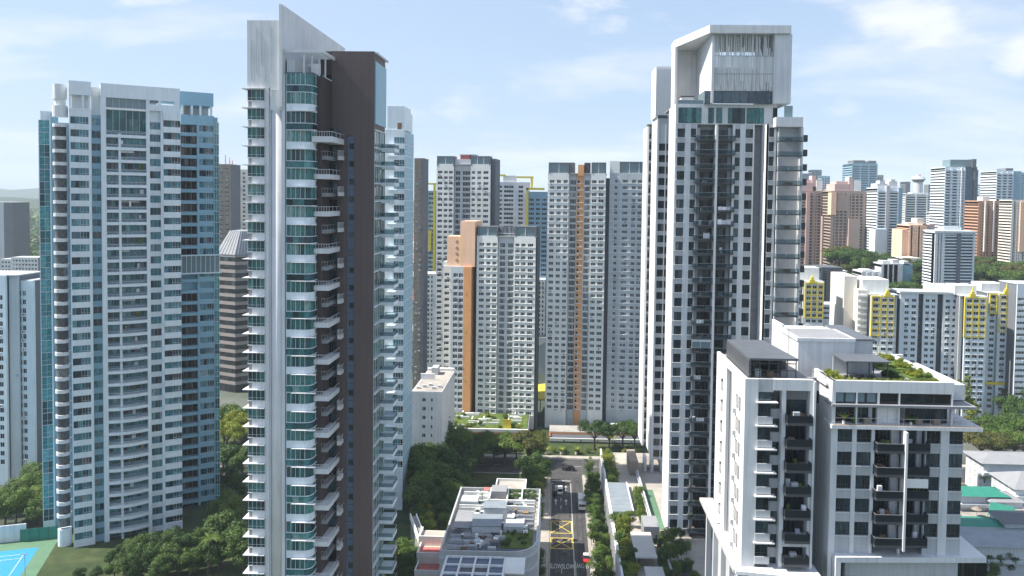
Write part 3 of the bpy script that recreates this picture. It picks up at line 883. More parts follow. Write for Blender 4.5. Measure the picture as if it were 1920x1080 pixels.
# ------------------------------------------------------------------ tower with the tall white fin and the brown wall
def build_tower_brown():
    Y = 151.0
    x0, _ = at(464, 430, Y)
    root = thing('condominium_tower', 'slim tower with a sloping white fin, dark brown blank wall and curved green glass bays', 'tower', (x0 + 12, Y, 0))
    PANES.add(root.name)
    F = Fac(root, (x0, Y))
    U = F.u
    fh = F.z(480, 203) - F.z(480, 238.6)
    z0 = F.z(480, 168)                 # head of the top window
    nf = int(z0 / fh)
    W = 'white_paint'
    # left bay: corner glass boxes, white spandrels, visors
    a, b = U(465), U(497)
    sp = U(472.5)
    for i in range(nf):
        h = z0 - i * fh
        w = F.put('window', win_mesh(b - a, 2.1, 4, 'glass_teal', 'metal_white', .055, tr=.55), a, .15, h - 2.1)
        side = F.put('side_glazing', CACHE.setdefault('t2side', (lambda m: (m.box(0, .06, -.14, 2.6, .04, 2.06, 'rail_glass'), m.mesh('side_glazing'))[1])(MB())), a, 0, h - 2.1)
        F.put('visor', CACHE.setdefault('t2visor', (lambda m: (m.box(0, b - a + .9, -.75, 3.2, 0, .13, W), m.mesh('visor'))[1])(MB())), a - .9, 0, h + .03)
        F.put('spandrel', CACHE.setdefault('t2span', (lambda m: (m.box(0, b - sp, -.12, 2.8, 0, fh - 2.1 - .2, W), m.mesh('spandrel'))[1])(MB())), sp, 0, h - fh + .17)
        F.put('sill', CACHE.setdefault('t2sill', (lambda m: (m.box(0, b - a + .1, -.2, 2.8, 0, .1, W), m.mesh('sill'))[1])(MB())), a - .1, 0, h - 2.2)
    core = MB()
    core.box(a + .08, U(497), .02, 2.55, 0, z0 - .02, 'mid_grey')
    core.box(a + 1.2, U(497), 2.55, 8, 0, z0 + .2, 'mid_grey')
    F.wall.box(U(497), U(504), .02, 3, 0, F.z(500, 165), W)
    F.wall.box(U(504), U(507), .35, 3, 0, F.z(500, 165), W)
    # big white box above the left bay with panel joints
    bx0, bx1 = U(464), U(525.5)
    zt1, zt0 = F.z(495, 38), F.z(495, 165)
    F.own('crown_box', bx0, bx1, -.02, -14, zt0, zt1, W)
    for k, px in enumerate((472, 481, 490, 497, 508)):
        u = U(px); za = zt0 + (zt1 - zt0) * (.1 + .12 * (k % 3)); zb = zt0 + (zt1 - zt0) * (.72 + .09 * ((k * 2) % 3))
        F.own('panel_joint', u - .04, u + .04, .012, -.03, za, zb, 'pale_grey')
    # rounded column beside the fin
    c = MB(); ca, cb = U(507), U(529.5); k = 12; rr = .75
    pts = [(ca + (cb - ca) * j / k, -rr * math.sin(math.pi * j / k) + .5) for j in range(k + 1)]
    c.prism(pts + [(cb, 3.0), (ca, 3.0)], 0, zt0 - 4.2, W)
    co = F.put('rounded_column', c, 0, 0, 0)
    for p in co.data.polygons:
        p.use_smooth = abs(p.normal.z) < .5
    F.own('column_wall', ca, cb, .0, -2.5, zt0 - 4.2, zt0, W)
    F.put('window', win_mesh(U(523) - U(509), 1.3, 3, 'glass_dark', 'metal_white', .06), U(509), .06, zt0 - 1.6)
    # the fin: a thin wall running back, its level top shows as a slope
    fx0, fx1 = U(525.3, 60), U(530.5, 60)
    ztop = F.z(525, 9)
    fin = MB(); fin.box(fx0, fx1, -.6, 44, z0 - 3 - (zt0 - z0), ztop, W)
    F.put('fin_wall', fin, 0, 0, 0)
    F.wall.box(fx1 - .3, U(534), .1, 3, 0, z0 + 3, W)
    F.wall.box(U(534), U(537), .4, 3, 0, z0 + 3, 'blue_grey')
    # curved glass bay
    g0, g1 = U(537), U(572)
    L = 7.2                                   # depth of its right-hand flank
    prof = [(g0, 0.0), (g1, 0.0), (g1 + .75, .35), (g1 + 1.15, 1.0), (g1 + 1.25, 1.8), (g1 + 1.25, L)]
    def strip(mb, off, z0_, z1_, m, back=.6):
        pts = [(p[0] + off * (0 if i == 0 else (.1 if i == 1 else 1)), p[1] - off * (1 if i < 2 else (.6 if i == 2 else .1))) for i, p in enumerate(prof)]
        mb.prism(pts + [(g0, L)], z0_, z1_, m)
    zg = F.z(555, 173)
    ng = nf
    for kind in (0, 1):
        gl = MB()
        strip(gl, 0.0, 0, 2.15, 'glass_teal')
        for j in range(5):
            u = g0 + (g1 - g0) * j / 4
            gl.box(u - .035, u + .035, -.06, 0.01, 0, 2.15, 'metal_white')
        for yy in (2.6, 4.2, 5.8):
            gl.box(g1 + 1.22, g1 + 1.31, yy - .04, yy + .04, 0, 2.15, 'metal_white')
        gl.box(g1 - .02, g1 + .05, -.05, .03, 0, 2.15, 'metal_white')
        CACHE[('t2glass', kind)] = gl.mesh('bay_glazing')
        bd = MB()
        if kind == 0:
            strip(bd, .10, 0, fh - 2.15, 'cool_white')
            bd.box(g1 + 1.34, g1 + 1.38, 2.2, 4.6, .25, fh - 2.4, 'blue_panel')
        else:
            strip(bd, .02, .12, fh - 2.15 - .12, 'glass_teal')
            strip(bd, .16, 0, .12, 'cool_white'); strip(bd, .16, fh - 2.27, fh - 2.15, 'cool_white')
            bd.box(g1 + 1.34, g1 + 1.38, 3.6, 6.4, .12, fh - 2.27, 'pale_grey')
        CACHE[('t2band', kind)] = bd.mesh('bay_band')
    for i in range(-1, ng):
        z = zg - i * fh
        if i >= 0 or True:
            F.put('bay_glazing', CACHE[('t2glass', i % 2)], 0, 0, z - 2.15)
        if z - fh > 0:
            F.put('bay_band', CACHE[('t2band', i % 2)], 0, 0, z - fh)
        if i > 0:
            F.put('visor', CACHE.setdefault('t2visor2', (lambda m: (m.box(0, g1 - g0 + 1.0, -.75, .2, 0, .12, W), m.mesh('visor'))[1])(MB())), g0 + (g1 - g0) * .33, 0, z - .02)
    # penthouse glass above the bay, set back, and the roof pergola
    zp = F.z(555, 134)
    pg = MB(); strip(pg, -.4, 0, zp - (zg + fh - 2.15 + 2.15) + .0, 'glass_teal')
    pr = MB()
    for k in range(9):
        pr.box(U(534), U(534) + 6.9, .9 + 1.3 * k, 1.15 + 1.3 * k, .2, .55, 'metal_white')
    pr.box(U(533), U(533) + 7.1, .3, .6, 0, .7, 'metal_white'); pr.box(U(533), U(533) + 7.1, 12.6, 12.9, 0, .7, 'metal_white')
    pr.box(U(533) + 6.8, U(533) + 7.1, .6, 12.6, 0, .7, 'metal_white')
    F.put('roof_pergola', pr, 0, 0, F.z(555, 98))
    for (px, yy) in ((567, .8), (577, 2.4), (586, 4), (592, 6)):
        u = F.u(px) ; F.own('pergola_post', u - .13, u + .13, -yy, -yy - .26, zp - 1.5, F.z(555, 97), 'metal_white')
    F.own('penthouse_wall', U(534), U(548), -1.2, -12, zp, F.z(555, 108), W)
    F.own('penthouse_roof', U(533), g1 + 1.2, -1.0, -20, zp - .3, zp, 'slate')
    # set back glazed corner between the bay and the brown wall
    Yb = 160.5
    Fb = Fac(root, (x0, Yb))
    V = Fb.u
    zb_top = Fb.z(660, 96)
    Fb.own('tall_glazing', V(583), V(607), .0, -.5, Fb.z(600, 225), Fb.z(600, 140), 'glass_teal')
    for k in range(4):
        u = V(583) + (V(607) - V(583)) * k / 3
        Fb.own('tall_mullion', u - .07, u + .07, .1, 0, Fb.z(600, 225), Fb.z(600, 140), 'metal_grey')
    for k in range(3):
        zz = Fb.z(600, 225) + (k + .2) * 3.4
        Fb.own('tall_transom', V(583), V(607), .08, 0, zz, zz + .15, 'metal_grey')
    # brown blank wall with the blue strip of lift lobby windows
    s0, s1 = V(650), V(664)
    Fb.own('brown_wall', V(621), s0, 0, -10, 0, zb_top, 'brown_clad')
    Fb.own('brown_wall', s1, V(700.5), 0, -10, 0, zb_top, 'brown_clad')
    Fb.own('brown_wall', s0, s1, 0, -10, Fb.z(657, 254), zb_top, 'brown_clad')
    Fb.own('brown_wall', V(600), V(621), -.3, -10, Fb.z(610, 140), zb_top, 'brown_dark')  # same wall in darker brown: pergola shade put into the colour
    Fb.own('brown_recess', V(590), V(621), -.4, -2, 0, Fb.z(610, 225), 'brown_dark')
    Fb.own('strip_panel', s0, s1, -.35, -2, 0, Fb.z(657, 254), 'blue_panel')
    zz = Fb.z(657, 268); i = 0
    fhb = fh
    while zz > 6:
        Fb.put('window', win_mesh(1.1, 1.25, 1, 'glass_dark', 'dark_grey', .12), s0 + .42, -.26, zz - 1.25)
        Fb.own('strip_band', s0, s1, -.28, -.36, zz - 2.3, zz - 2.2, 'dark_grey')
        zz -= fhb
    # joints of the cladding
    for px in (632, 642, 676, 690):
        u = V(px); Fb.own('cladding_joint', u - .02, u + .02, .008, -.02, 4, zb_top - 2, 'brown_dark')
    # balconies in the slot: white and brown ones alternate
    zz = F.z(605, 245); i = 0
    Fm = Fac(root, (x0, 154.6))
    m0, m1 = Fm.u(593), Fm.u(619)
    while zz > 4:
        if i % 2 == 0:
            w = m1 - m0
            b = put_balcony(Fm, m0, -5.6, zz - 1.0, w + (1.2 if i == 0 else .4), 7.6 if i else 8.6, 'bars', par=.95, slab_m=W, par_m='metal_white', slab=.95 if i else 1.1, side_l=False)
        else:
            b = put_balcony(Fm, m0 + .1, -5.6, zz - 1.0, w - .5, 6.0, 'bars', par=.95, slab_m='mid_grey', par_m='metal_grey', slab=.75, side_l=False)
            b2 = put_balcony(Fm, m1 + .45, -5.6, zz - .8, .8, 2.0, 'bars', par=1.1, slab_m=W, par_m='metal_white', slab=.8)
        # glazed door and dark return behind
        Fm.put('balcony_door', win_mesh(2.3, 2.3, 2, 'glass_room', 'dark_grey', .08), m0 + .5, -4.95, zz - .95)
        zz -= fh; i += 1
    Fb.own('slot_column', V(597), V(598.6), 5.6, 5.2, 0, F.z(600, 225), 'mid_grey')
    # right-hand flank: glass and white balconies facing right
    xr, _ = at(700.5, 430, Yb)
    zr = F.z(700, 236)
    Fr = Fac(root, (xr - .02, Yb + .05), R(90))        # u runs away from the camera, outward is +X
    Fr.own('flank_wall', 0, 10.5, -.05, -1, 0, zb_top - 1.0, 'blue_panel')
    Fr.own('flank_top_glazing', .3, 10.2, .25, -.05, Fb.z(710, 232), zb_top - 1.9, 'blue_grey')
    top = MB()
    for k in range(7): top.box(-2.6, .4, .3 + 1.6 * k, .5 + 1.6 * k, 0, .3, 'metal_grey')
    top.box(.4, .6, 0, 10.6, -.05, .35, 'metal_grey')
    part('flank_pergola', top, root, (xr - root.location.x, Yb - root.location.y, zb_top - .5))
    fhr = fh
    zz = zr; i = 0
    while zz > 2:
        Fr.put('window', win_mesh(9.6, fhr - .35, 6, 'glass_teal', 'metal_white', .06), .4, .12, zz - fhr + .3)
        Fr.own('flank_slab', .1, 10.2, .35, -.02, zz - .02, zz + .16, 'cool_white')
        put_balcony(Fr, 6.0, .1, zz - fhr + .35, 4.6, 2.9, 'glass', par=.85, slab_m='cool_white', par_m='rail_clear', slab=.75)
        zz -= fhr; i += 1
    # second strip of flank further back, white with balconies
    core.box(U(505), U(594), 3.2, 22, 0, zp - .4, 'brown_dark')
    core.box(V(600) , V(700), Yb - Y + 2.2, Yb - Y + 10.3, 0, zb_top - 6, 'brown_dark')
    core.box(V(600) , V(645), Yb - Y + 10.3, 38, 0, zb_top - 6, 'mid_grey')
    F.put('core', core, 0, 0, 0)
    F.done('wall')
    # terrace planter at the top right
    return root
build_tower_brown()

def build_tower_blue_far():
    Y = 236.0
    x0, _ = at(724, 430, Y)
    root = thing('condominium_tower', 'pale blue apartment tower half hidden behind the brown walled tower, teal glass corner', 'tower', (x0 + 4, Y, 0))
    F = Fac(root, (x0, Y)); U = F.u
    fh = 3.36; zt = F.z(748, 257); n = int(zt / fh) - 3
    W = 'cool_white'
    ztop = F.z(748, 243)
    F.col(U(738), U(757.5), zt, fh, 1.95, n, ztop, 0, m=W, rec=.14, nx=4, g='glass_blue', frame='metal_white', tr=.5)
    F.box(U(722), U(738), 0, -1.5, 0, ztop, W)
    F.done('wall')
    S = Fac(root, F.world(U(757.6), -.1).xy, R(90))
    for i in range(n + 2):
        S.put('window', win_mesh(14.6, fh - .06, 5, 'glass_teal', 'metal_white', .08, tr=1.3), .2, .02, zt - i * fh - fh + 1.3)
    F.own('core', U(722), U(757.5), -.9, -15, 0, ztop - .3, 'blue_grey')
    F.own('crown_wall', U(725), U(757), -.2, -13, ztop, F.z(748, 222), W)
    F.own('crown_beam', U(725), U(757), -.2, -10, F.z(748, 222), F.z(748, 199), W)
    F.own('crown_step', U(728), U(757), -10, -13, F.z(748, 222), F.z(748, 207), W)
    F.own('crown_opening', U(744), U(752), -.1, -.25, F.z(748, 242), F.z(748, 230), 'timber')
    for i in range(n):
        F.put('balcony', balcony_mesh(2.4, 2.0, 'glass', slab_m='cool_white', par_m='rail_glass', slab=.4)[0], U(728), .0, zt - i * fh - 2.2)
build_tower_blue_far()
# ------------------------------------------------------------------ white towers with dark balconies on the right
def side_wall(root, x, ya, yb, z0, z1, m, name='side_wall', t=.6):
    """a lit side wall facing left: a slab from ya (near) to yb (far) with its face at x"""
    b = MB(); b.box(0, t, 0, yb - ya, 0, z1 - z0, m)
    return part(name, b, root, (x - root.location.x, ya - root.location.y, z0))

def build_tower_white():
    Y = 200.0
    x0, _ = at(1263, 430, Y)
    root = thing('condominium_tower', 'tall white apartment tower with an angular open crown, slatted screen and dark balconies', 'tower', (x0 + 15, Y, 0))
    PANES.add(root.name)
    F = Fac(root, (x0, Y)); U = F.u
    W = 'white_paint'
    fh = (F.z(1272, 240.7) - F.z(1272, 974)) / 28
    zt = F.z(1272, 240.7); n = 29
    zbot = F.z(1272, 1006); ztop = F.z(1330, 195)
    zmid = F.z(1330, 233)
    sp = []
    def wcol(p, q, nx, wh=2.2, dz=0.0, nn=n, start=0, **k):
        a, b = U(p), U(q); sp.append((a, b))
        F.col(a, b, zt + dz - start * fh, fh, wh, nn - start, zmid, zbot, m='pale_grey', rec=.22, nx=nx, g='glass_room', tr=.55, sill=.18, sm=W, **k)
    wcol(1265, 1281, 3); wcol(1291.7, 1302, 2); wcol(1374.5, 1384, 2); wcol(1394, 1408, 3)
    # balcony openings
    bl0, bl1, br0, br1 = U(1303.5), U(1336.5), U(1341.5), U(1370)
    sp.append((bl0, bl1)); sp.append((br0, br1))
    d0 = U(1410.5); d1 = U(1426)
    sp.append((d0, d1))
    fill(F, sp, 0, U(1433), zbot, zmid, W)
    F.box(0, U(1452), 0, -.8, zmid, ztop, W)
    # penthouse windows
    pen = [(1272, 1315, 3), (1328, 1338.5, 1), (1343, 1354, 1), (1365, 1397, 4), (1400, 1432, 4)]
    F.wall = F.wall
    for (p, q, k) in pen:
        F.put('penthouse_window', win_mesh(U(q, 215) - U(p, 215), F.z(1330, 202) - F.z(1330, 231), k, 'glass_teal', 'metal_dark', .09, tr=2.0), U(p, 215), .13, F.z(1330, 231))
    F.put('window', win_mesh(1.1, 2.6, 1, 'glass_dark', 'metal_dark', .08), U(1449, 215), .13, F.z(1452, 222))
    F.own('left_wall', -.05, .5, -.02, -11.6, zbot, ztop, W)
    F.own('fin_pier', U(1337), U(1341), 1.3, -1.8, zbot, F.z(1340, 236), W)
    for i in range(n):
        h = zt - i * fh
        fl = h - 2.75
        for (p, q, ex, si) in ((bl0, bl1, .9, True), (br0, br1, 0, True)):
            F.put('balcony_door', win_mesh((q - p) * .74, 2.6, 4, 'glass_dark', 'metal_dark', .09), p + (q - p) * (.24 if ex else .02), -1.75, fl)
            style = 'solid' if (i * 7 + int(p)) % 5 == 0 else 'glass'
            ww = q - p + (.6 if ex else .5)
            put_balcony(F, p - (.6 if ex else 0), .0, fl, ww, 1.25, 'glass', par=1.05, slab=.3, slab_m='dark_grey', par_m='rail_clear', side_l=bool(ex), side_r=not ex)
        F.box(bl0, bl0 + (bl1 - bl0) * .235, -1.5, -1.8, fl, fl + 3.1, 'pale_grey')
        F.box(br0 + (br1 - br0) * .765, br1, -1.5, -1.8, fl, fl + 3.1, 'pale_grey')
        F.box(bl0, bl1, -.05, -1.9, fl - .3, fl, 'mid_grey'); F.box(br0, br1, -.05, -1.9, fl - .3, fl, 'mid_grey')
        F.box(d0, d1, -1.6, -3.2, fl - .2, fl - .05, 'mid_grey')
        F.put('window', win_mesh(1.5, 2.3, 1, 'glass_dark', 'metal_dark', .08), d0 + .2, -3.25, fl)
    F.own('recess_wall', d0 - .2, d1 + .2, -3.4, -3.8, zbot, zmid, 'dark_grey')
    F.own('core', .5, U(1433), -1.95, -16, zbot, ztop - .2, 'mid_grey')
    F.own('roof_slab', -.04, U(1452), -.05, -21.5, ztop - .2, ztop, 'concrete')
    F.done('wall')
    # right wing, three metres forward
    Fw = Fac(root, (x0, 197.0)); V = Fw.u
    side_wall(root, Fw.world(V(1433), 0).x, 197.0, 203.0, zbot, Fw.z(1440, 233), W)
    w0, w1 = V(1437), V(1447.5)
    zt2 = Fw.z(1442, 239); 
    sp2 = [(w0, w1)]
    Fw.col(w0, w1, zt2, fh, 2.3, n - 1, Fw.z(1440, 233), zbot, m='pale_grey', rec=.22, nx=2, g='glass_room', tr=.55, sill=.18, sm=W)
    fill(Fw, sp2, V(1433.2), V(1457), zbot, Fw.z(1440, 233), W)
    Fw.box(V(1452), V(1500), 0, -10, zbot, Fw.z(1475, 222), 'pale_grey')
    Fw.done('wing_wall')
    Fp = Fac(root, (x0, 195.2)); Q = Fp.u
    q0, q1 = Q(1457), Q(1497)
    Fp.own('balcony_roof', Q(1449), q1 + .3, .6, -1.9, Fp.z(1475, 238), Fp.z(1475, 220), W)
    Fp.own('wing_edge_pier', q1, q1 + .55, .25, -1.7, zbot, Fp.z(1475, 238), W)
    Fp.own('terrace_glazing', Q(1468), Q(1484), -1.5, -1.6, Fp.z(1475, 222), Fp.z(1475, 197), 'rail_glass')
    zr = Fp.z(1475, 256.5)
    for i in range(n - 3):
        z = zr - i * fh
        put_balcony(Fp, Q(1454), -.0, z - 1.0, q1 - Q(1454), 1.7, 'glass', par=1.0, slab=.28, slab_m='dark_grey', par_m='rail_clear', side_r=False)
        Fp.own('balcony_post', q0 - .1, q0 + .2, -.6, -1.1, z - 1.0, z + fh - 1.3, W)
        Fp.own('air_conditioner_ledge', q1 + .75, q1 + 1.75, -.2, -1.8, z - 1.1, z + .5, 'metal_dark')
        if i % 3 != 1:
            Fp.own('balcony_furniture', Q(1470) + .4 * (i % 3), Q(1470) + 1.6 + .3 * (i % 2), -.4, -1.0, z - 1.0, z - .35, ('timber', 'dark_grey', 'pale_grey')[i % 3])
    # crown: deep open frame, its left part slants back
    ym = 196.6
    Fc = Fac(root, (x0, ym)); C = Fc.u
    z1 = Fc.z(1400, 47); z0 = Fc.z(1400, 62)
    xl, yl = at(1264.5, 80, 216)[0], 216.0
    xa, xb = at(1331, 50, ym)[0], at(1484, 50, ym)[0]
    rx, ry = root.location.x, root.location.y
    t = MB(); t.prism([(xa - rx, ym - ry), (xb - rx, ym - ry), (xb - rx + .6, 222 - ry), (xl - rx, 222 - ry), (xl - rx, yl - ry)], z0, z1, W)
    part('crown_roof', t, root)
    side_wall(root, xl + .05, 214.5, 221.0, ztop, z0, W, 'crown_left_wall')
    t = MB(); t.box(xl + .8 - rx, at(1340, 130, 198)[0] - rx, 220.2 - ry, 220.9 - ry, ztop, z0 - .01, W); part('crown_back_wall', t, root)
    # screen box
    sx0, sx1 = at(1340, 130, 198)[0], at(1452, 130, 198)[0]
    zs0 = F.z(1400, 172); 
    side_wall(root, sx0 - .7, 198.2, 220.1, ztop, z0 - .02, W, 'screen_box_wall')
    t = MB(); t.box(0, (sx1 - sx0) * .82, 0, .4, 0, (z0 - zs0) * .42, 'screen_white'); part('screen_backing', t, root, (sx0 - rx, 199.0 - ry, zs0))
    k = 74
    sl = MB(); sl.box(0, .1, 0, .28, 0, z0 - zs0 - .4, 'screen_white'); slm = sl.mesh('screen_slat')
    sl2 = MB(); sl2.box(0, .16, 0, .34, 0, (z0 - zs0) * .62, 'screen_white'); slm2 = sl2.mesh('screen_slat')
    rnd = random.Random(4)
    for i in range(k):
        u = (sx1 - sx0 - .2) * (i + .2 * rnd.random()) / (k - 1)
        part('screen_slat', slm if rnd.random() < .6 else slm2, root, (sx0 + u - rx, 198.62 - .08 * rnd.random() - ry, zs0 + (0 if rnd.random() < .6 else 2.5 * rnd.random())))
    for zz in (.3, .62):
        part('screen_rail', CACHE.setdefault('srail', (lambda m: (m.box(0, sx1 - sx0, 0, .08, 0, .12, 'metal_grey'), m.mesh('screen_rail'))[1])(MB())), root, (sx0 - rx, 198.45 - ry, zs0 + (z0 - zs0) * zz))
    F5 = Fac(root, (x0, 198.6))
    gx0 = F5.u(1322, 185); gx1 = F5.u(1452, 185)
    F5.put('penthouse_glazing', win_mesh(gx1 - gx0, zs0 - ztop - .05, 8, 'glass_sky', 'metal_dark', .12), gx0, 0, ztop)
    F5.own('penthouse_side_glazing', gx0 - .1, gx0, 0, -9, ztop, zs0, 'rail_glass')
    rw0, rw1 = at(1452.5, 130, 197)[0], at(1485, 130, 197)[0]
    t = MB(); t.box(0, rw1 - rw0, 0, 20, 0, z0 - ztop - .02, W); part('crown_right_wall', t, root, (rw0 - rx, 197.4 - ry, ztop))
    # roof terrace: rail, planter, shed
    F.own('terrace_rail', U(1272, 195), U(1325, 195), -.3, -.36, ztop + .95, ztop + 1.05, 'metal_white')
    F.own('terrace_glass', U(1272, 195), U(1325, 195), -.31, -.35, ztop, ztop + .95, 'rail_glass')
    F.own('terrace_rail', U(1452, 195), U(1485, 195), .1, .04, ztop + 1.2, ztop + 1.3, 'metal_white')
    F.own('terrace_shed', U(1282, 190), U(1305, 190), -4, -8, ztop, ztop + 2.2, W)
    F.own('terrace_shed_roof', U(1281, 190), U(1306, 190), -3.8, -8.2, ztop + 2.2, ztop + 2.45, 'brown_dark')
    # legs under the lowest floor
    for (p, q) in ((1244, 1252), (1262, 1272), (1290, 1300), (1322, 1332)):
        F.own('ground_column', U(p, 1000), U(q, 1000), -1.5, -6, 0, zbot, W)
    F.own('lobby_wall', U(1262, 1000), U(1450, 1000), -6.5, -7, 0, zbot, 'dark_grey')
    # laundry and furniture on a few balconies
    return root, F, zt, fh, (bl0, bl1, br0, br1)
T4 = build_tower_white()

def build_tower_white_back():
    Y = 246.0
    x0, _ = at(1231, 430, Y)
    root = thing('condominium_tower', 'narrow white apartment tower standing just behind the left edge of the taller white tower', 'tower', (x0 + 4, Y, 0))
    F = Fac(root, (x0, Y)); U = F.u
    W = 'white_paint'
    fh = 3.52; zt = F.z(1240, 269); n = 28
    zbot = F.z(1240, 862); ztop = F.z(1240, 219)
    a, b, c, d = U(1232), U(1244.6), U(1246.3), U(1253)
    F.col(a, b, zt, fh, 2.2, n, F.z(1240, 234), zbot, m='pale_grey', rec=.2, nx=4, g='glass_dark', tr=.6)
    F.col(c, d, zt, fh, 2.2, n, F.z(1240, 234), zbot, m='pale_grey', rec=.2, nx=2, g='glass_dark', tr=.6)
    F.box(b, c, .1, -.6, zbot, F.z(1240, 234), W)
    F.box(0, U(1262), .0, -.6, F.z(1240, 234), ztop, 'pale_grey')
    F.done('wall')
    F.own('core', .1, U(1275), -.8, -22, zbot, ztop - .1, 'mid_grey')
    yl = Y * 1.057
    side_wall(root, x0 - .35, Y - .02, yl, zbot, ztop + 0, W)
    # crown with vertical ribs
    cz = F.z(1240, 124)
    F.own('crown_wall', U(1230, 170), U(1262, 170), -.6, -12, ztop, cz, 'screen_white')
    rb = MB(); rb.box(0, .12, -.14, 0, 0, cz - ztop - .2, 'white_paint'); rbm = rb.mesh('crown_rib')
    for i in range(9):
        F.put('crown_rib', rbm, U(1230, 170) + .1 + i * .58, -.6, ztop)
    F.own('crown_slot', U(1233, 220), U(1252, 220), .06, -.3, F.z(1240, 222), F.z(1240, 219) + .5, 'dark_grey')
    # recessed strip of grey balconies and the outer lit pier
    F2 = Fac(root, (x0 - 6, yl)); V = F2.u
    z2 = F2.z(1215, 254)
    e0, e1 = V(1211.5), V(1221)
    t2 = F2.z(1215, 237)
    F2.own('strip_wall', e0, e1 + 1.5, -1.2, -14, zbot, t2, 'mid_grey')
    for i in range(n + 1):
        z = z2 - i * fh
        put_balcony(F2, e0, -1.2, z - 1.9, e1 - e0, 1.15, 'solid', par=.9, slab=.25, slab_m='dark_grey', par_m='mid_grey', side_l=False, side_r=False)
        F2.put('window', win_mesh(1.2, 2.0, 1, 'glass_room', 'dark_grey', .1), e0 + .25, -1.1, z - 1.5)
    side_wall(root, F2.world(e0).x - .2, yl, yl * 1.045, zbot, t2, W)
    F2.own('roof_planter', e0, e1, -1.3, -4, t2, t2 + .8, 'roof_garden')
    for px in (1209, 1222, 1240, 1256):
        F.own('ground_column', U(px, 860), U(px + 5, 860), -2, -6, 0, zbot, W)
build_tower_white_back()
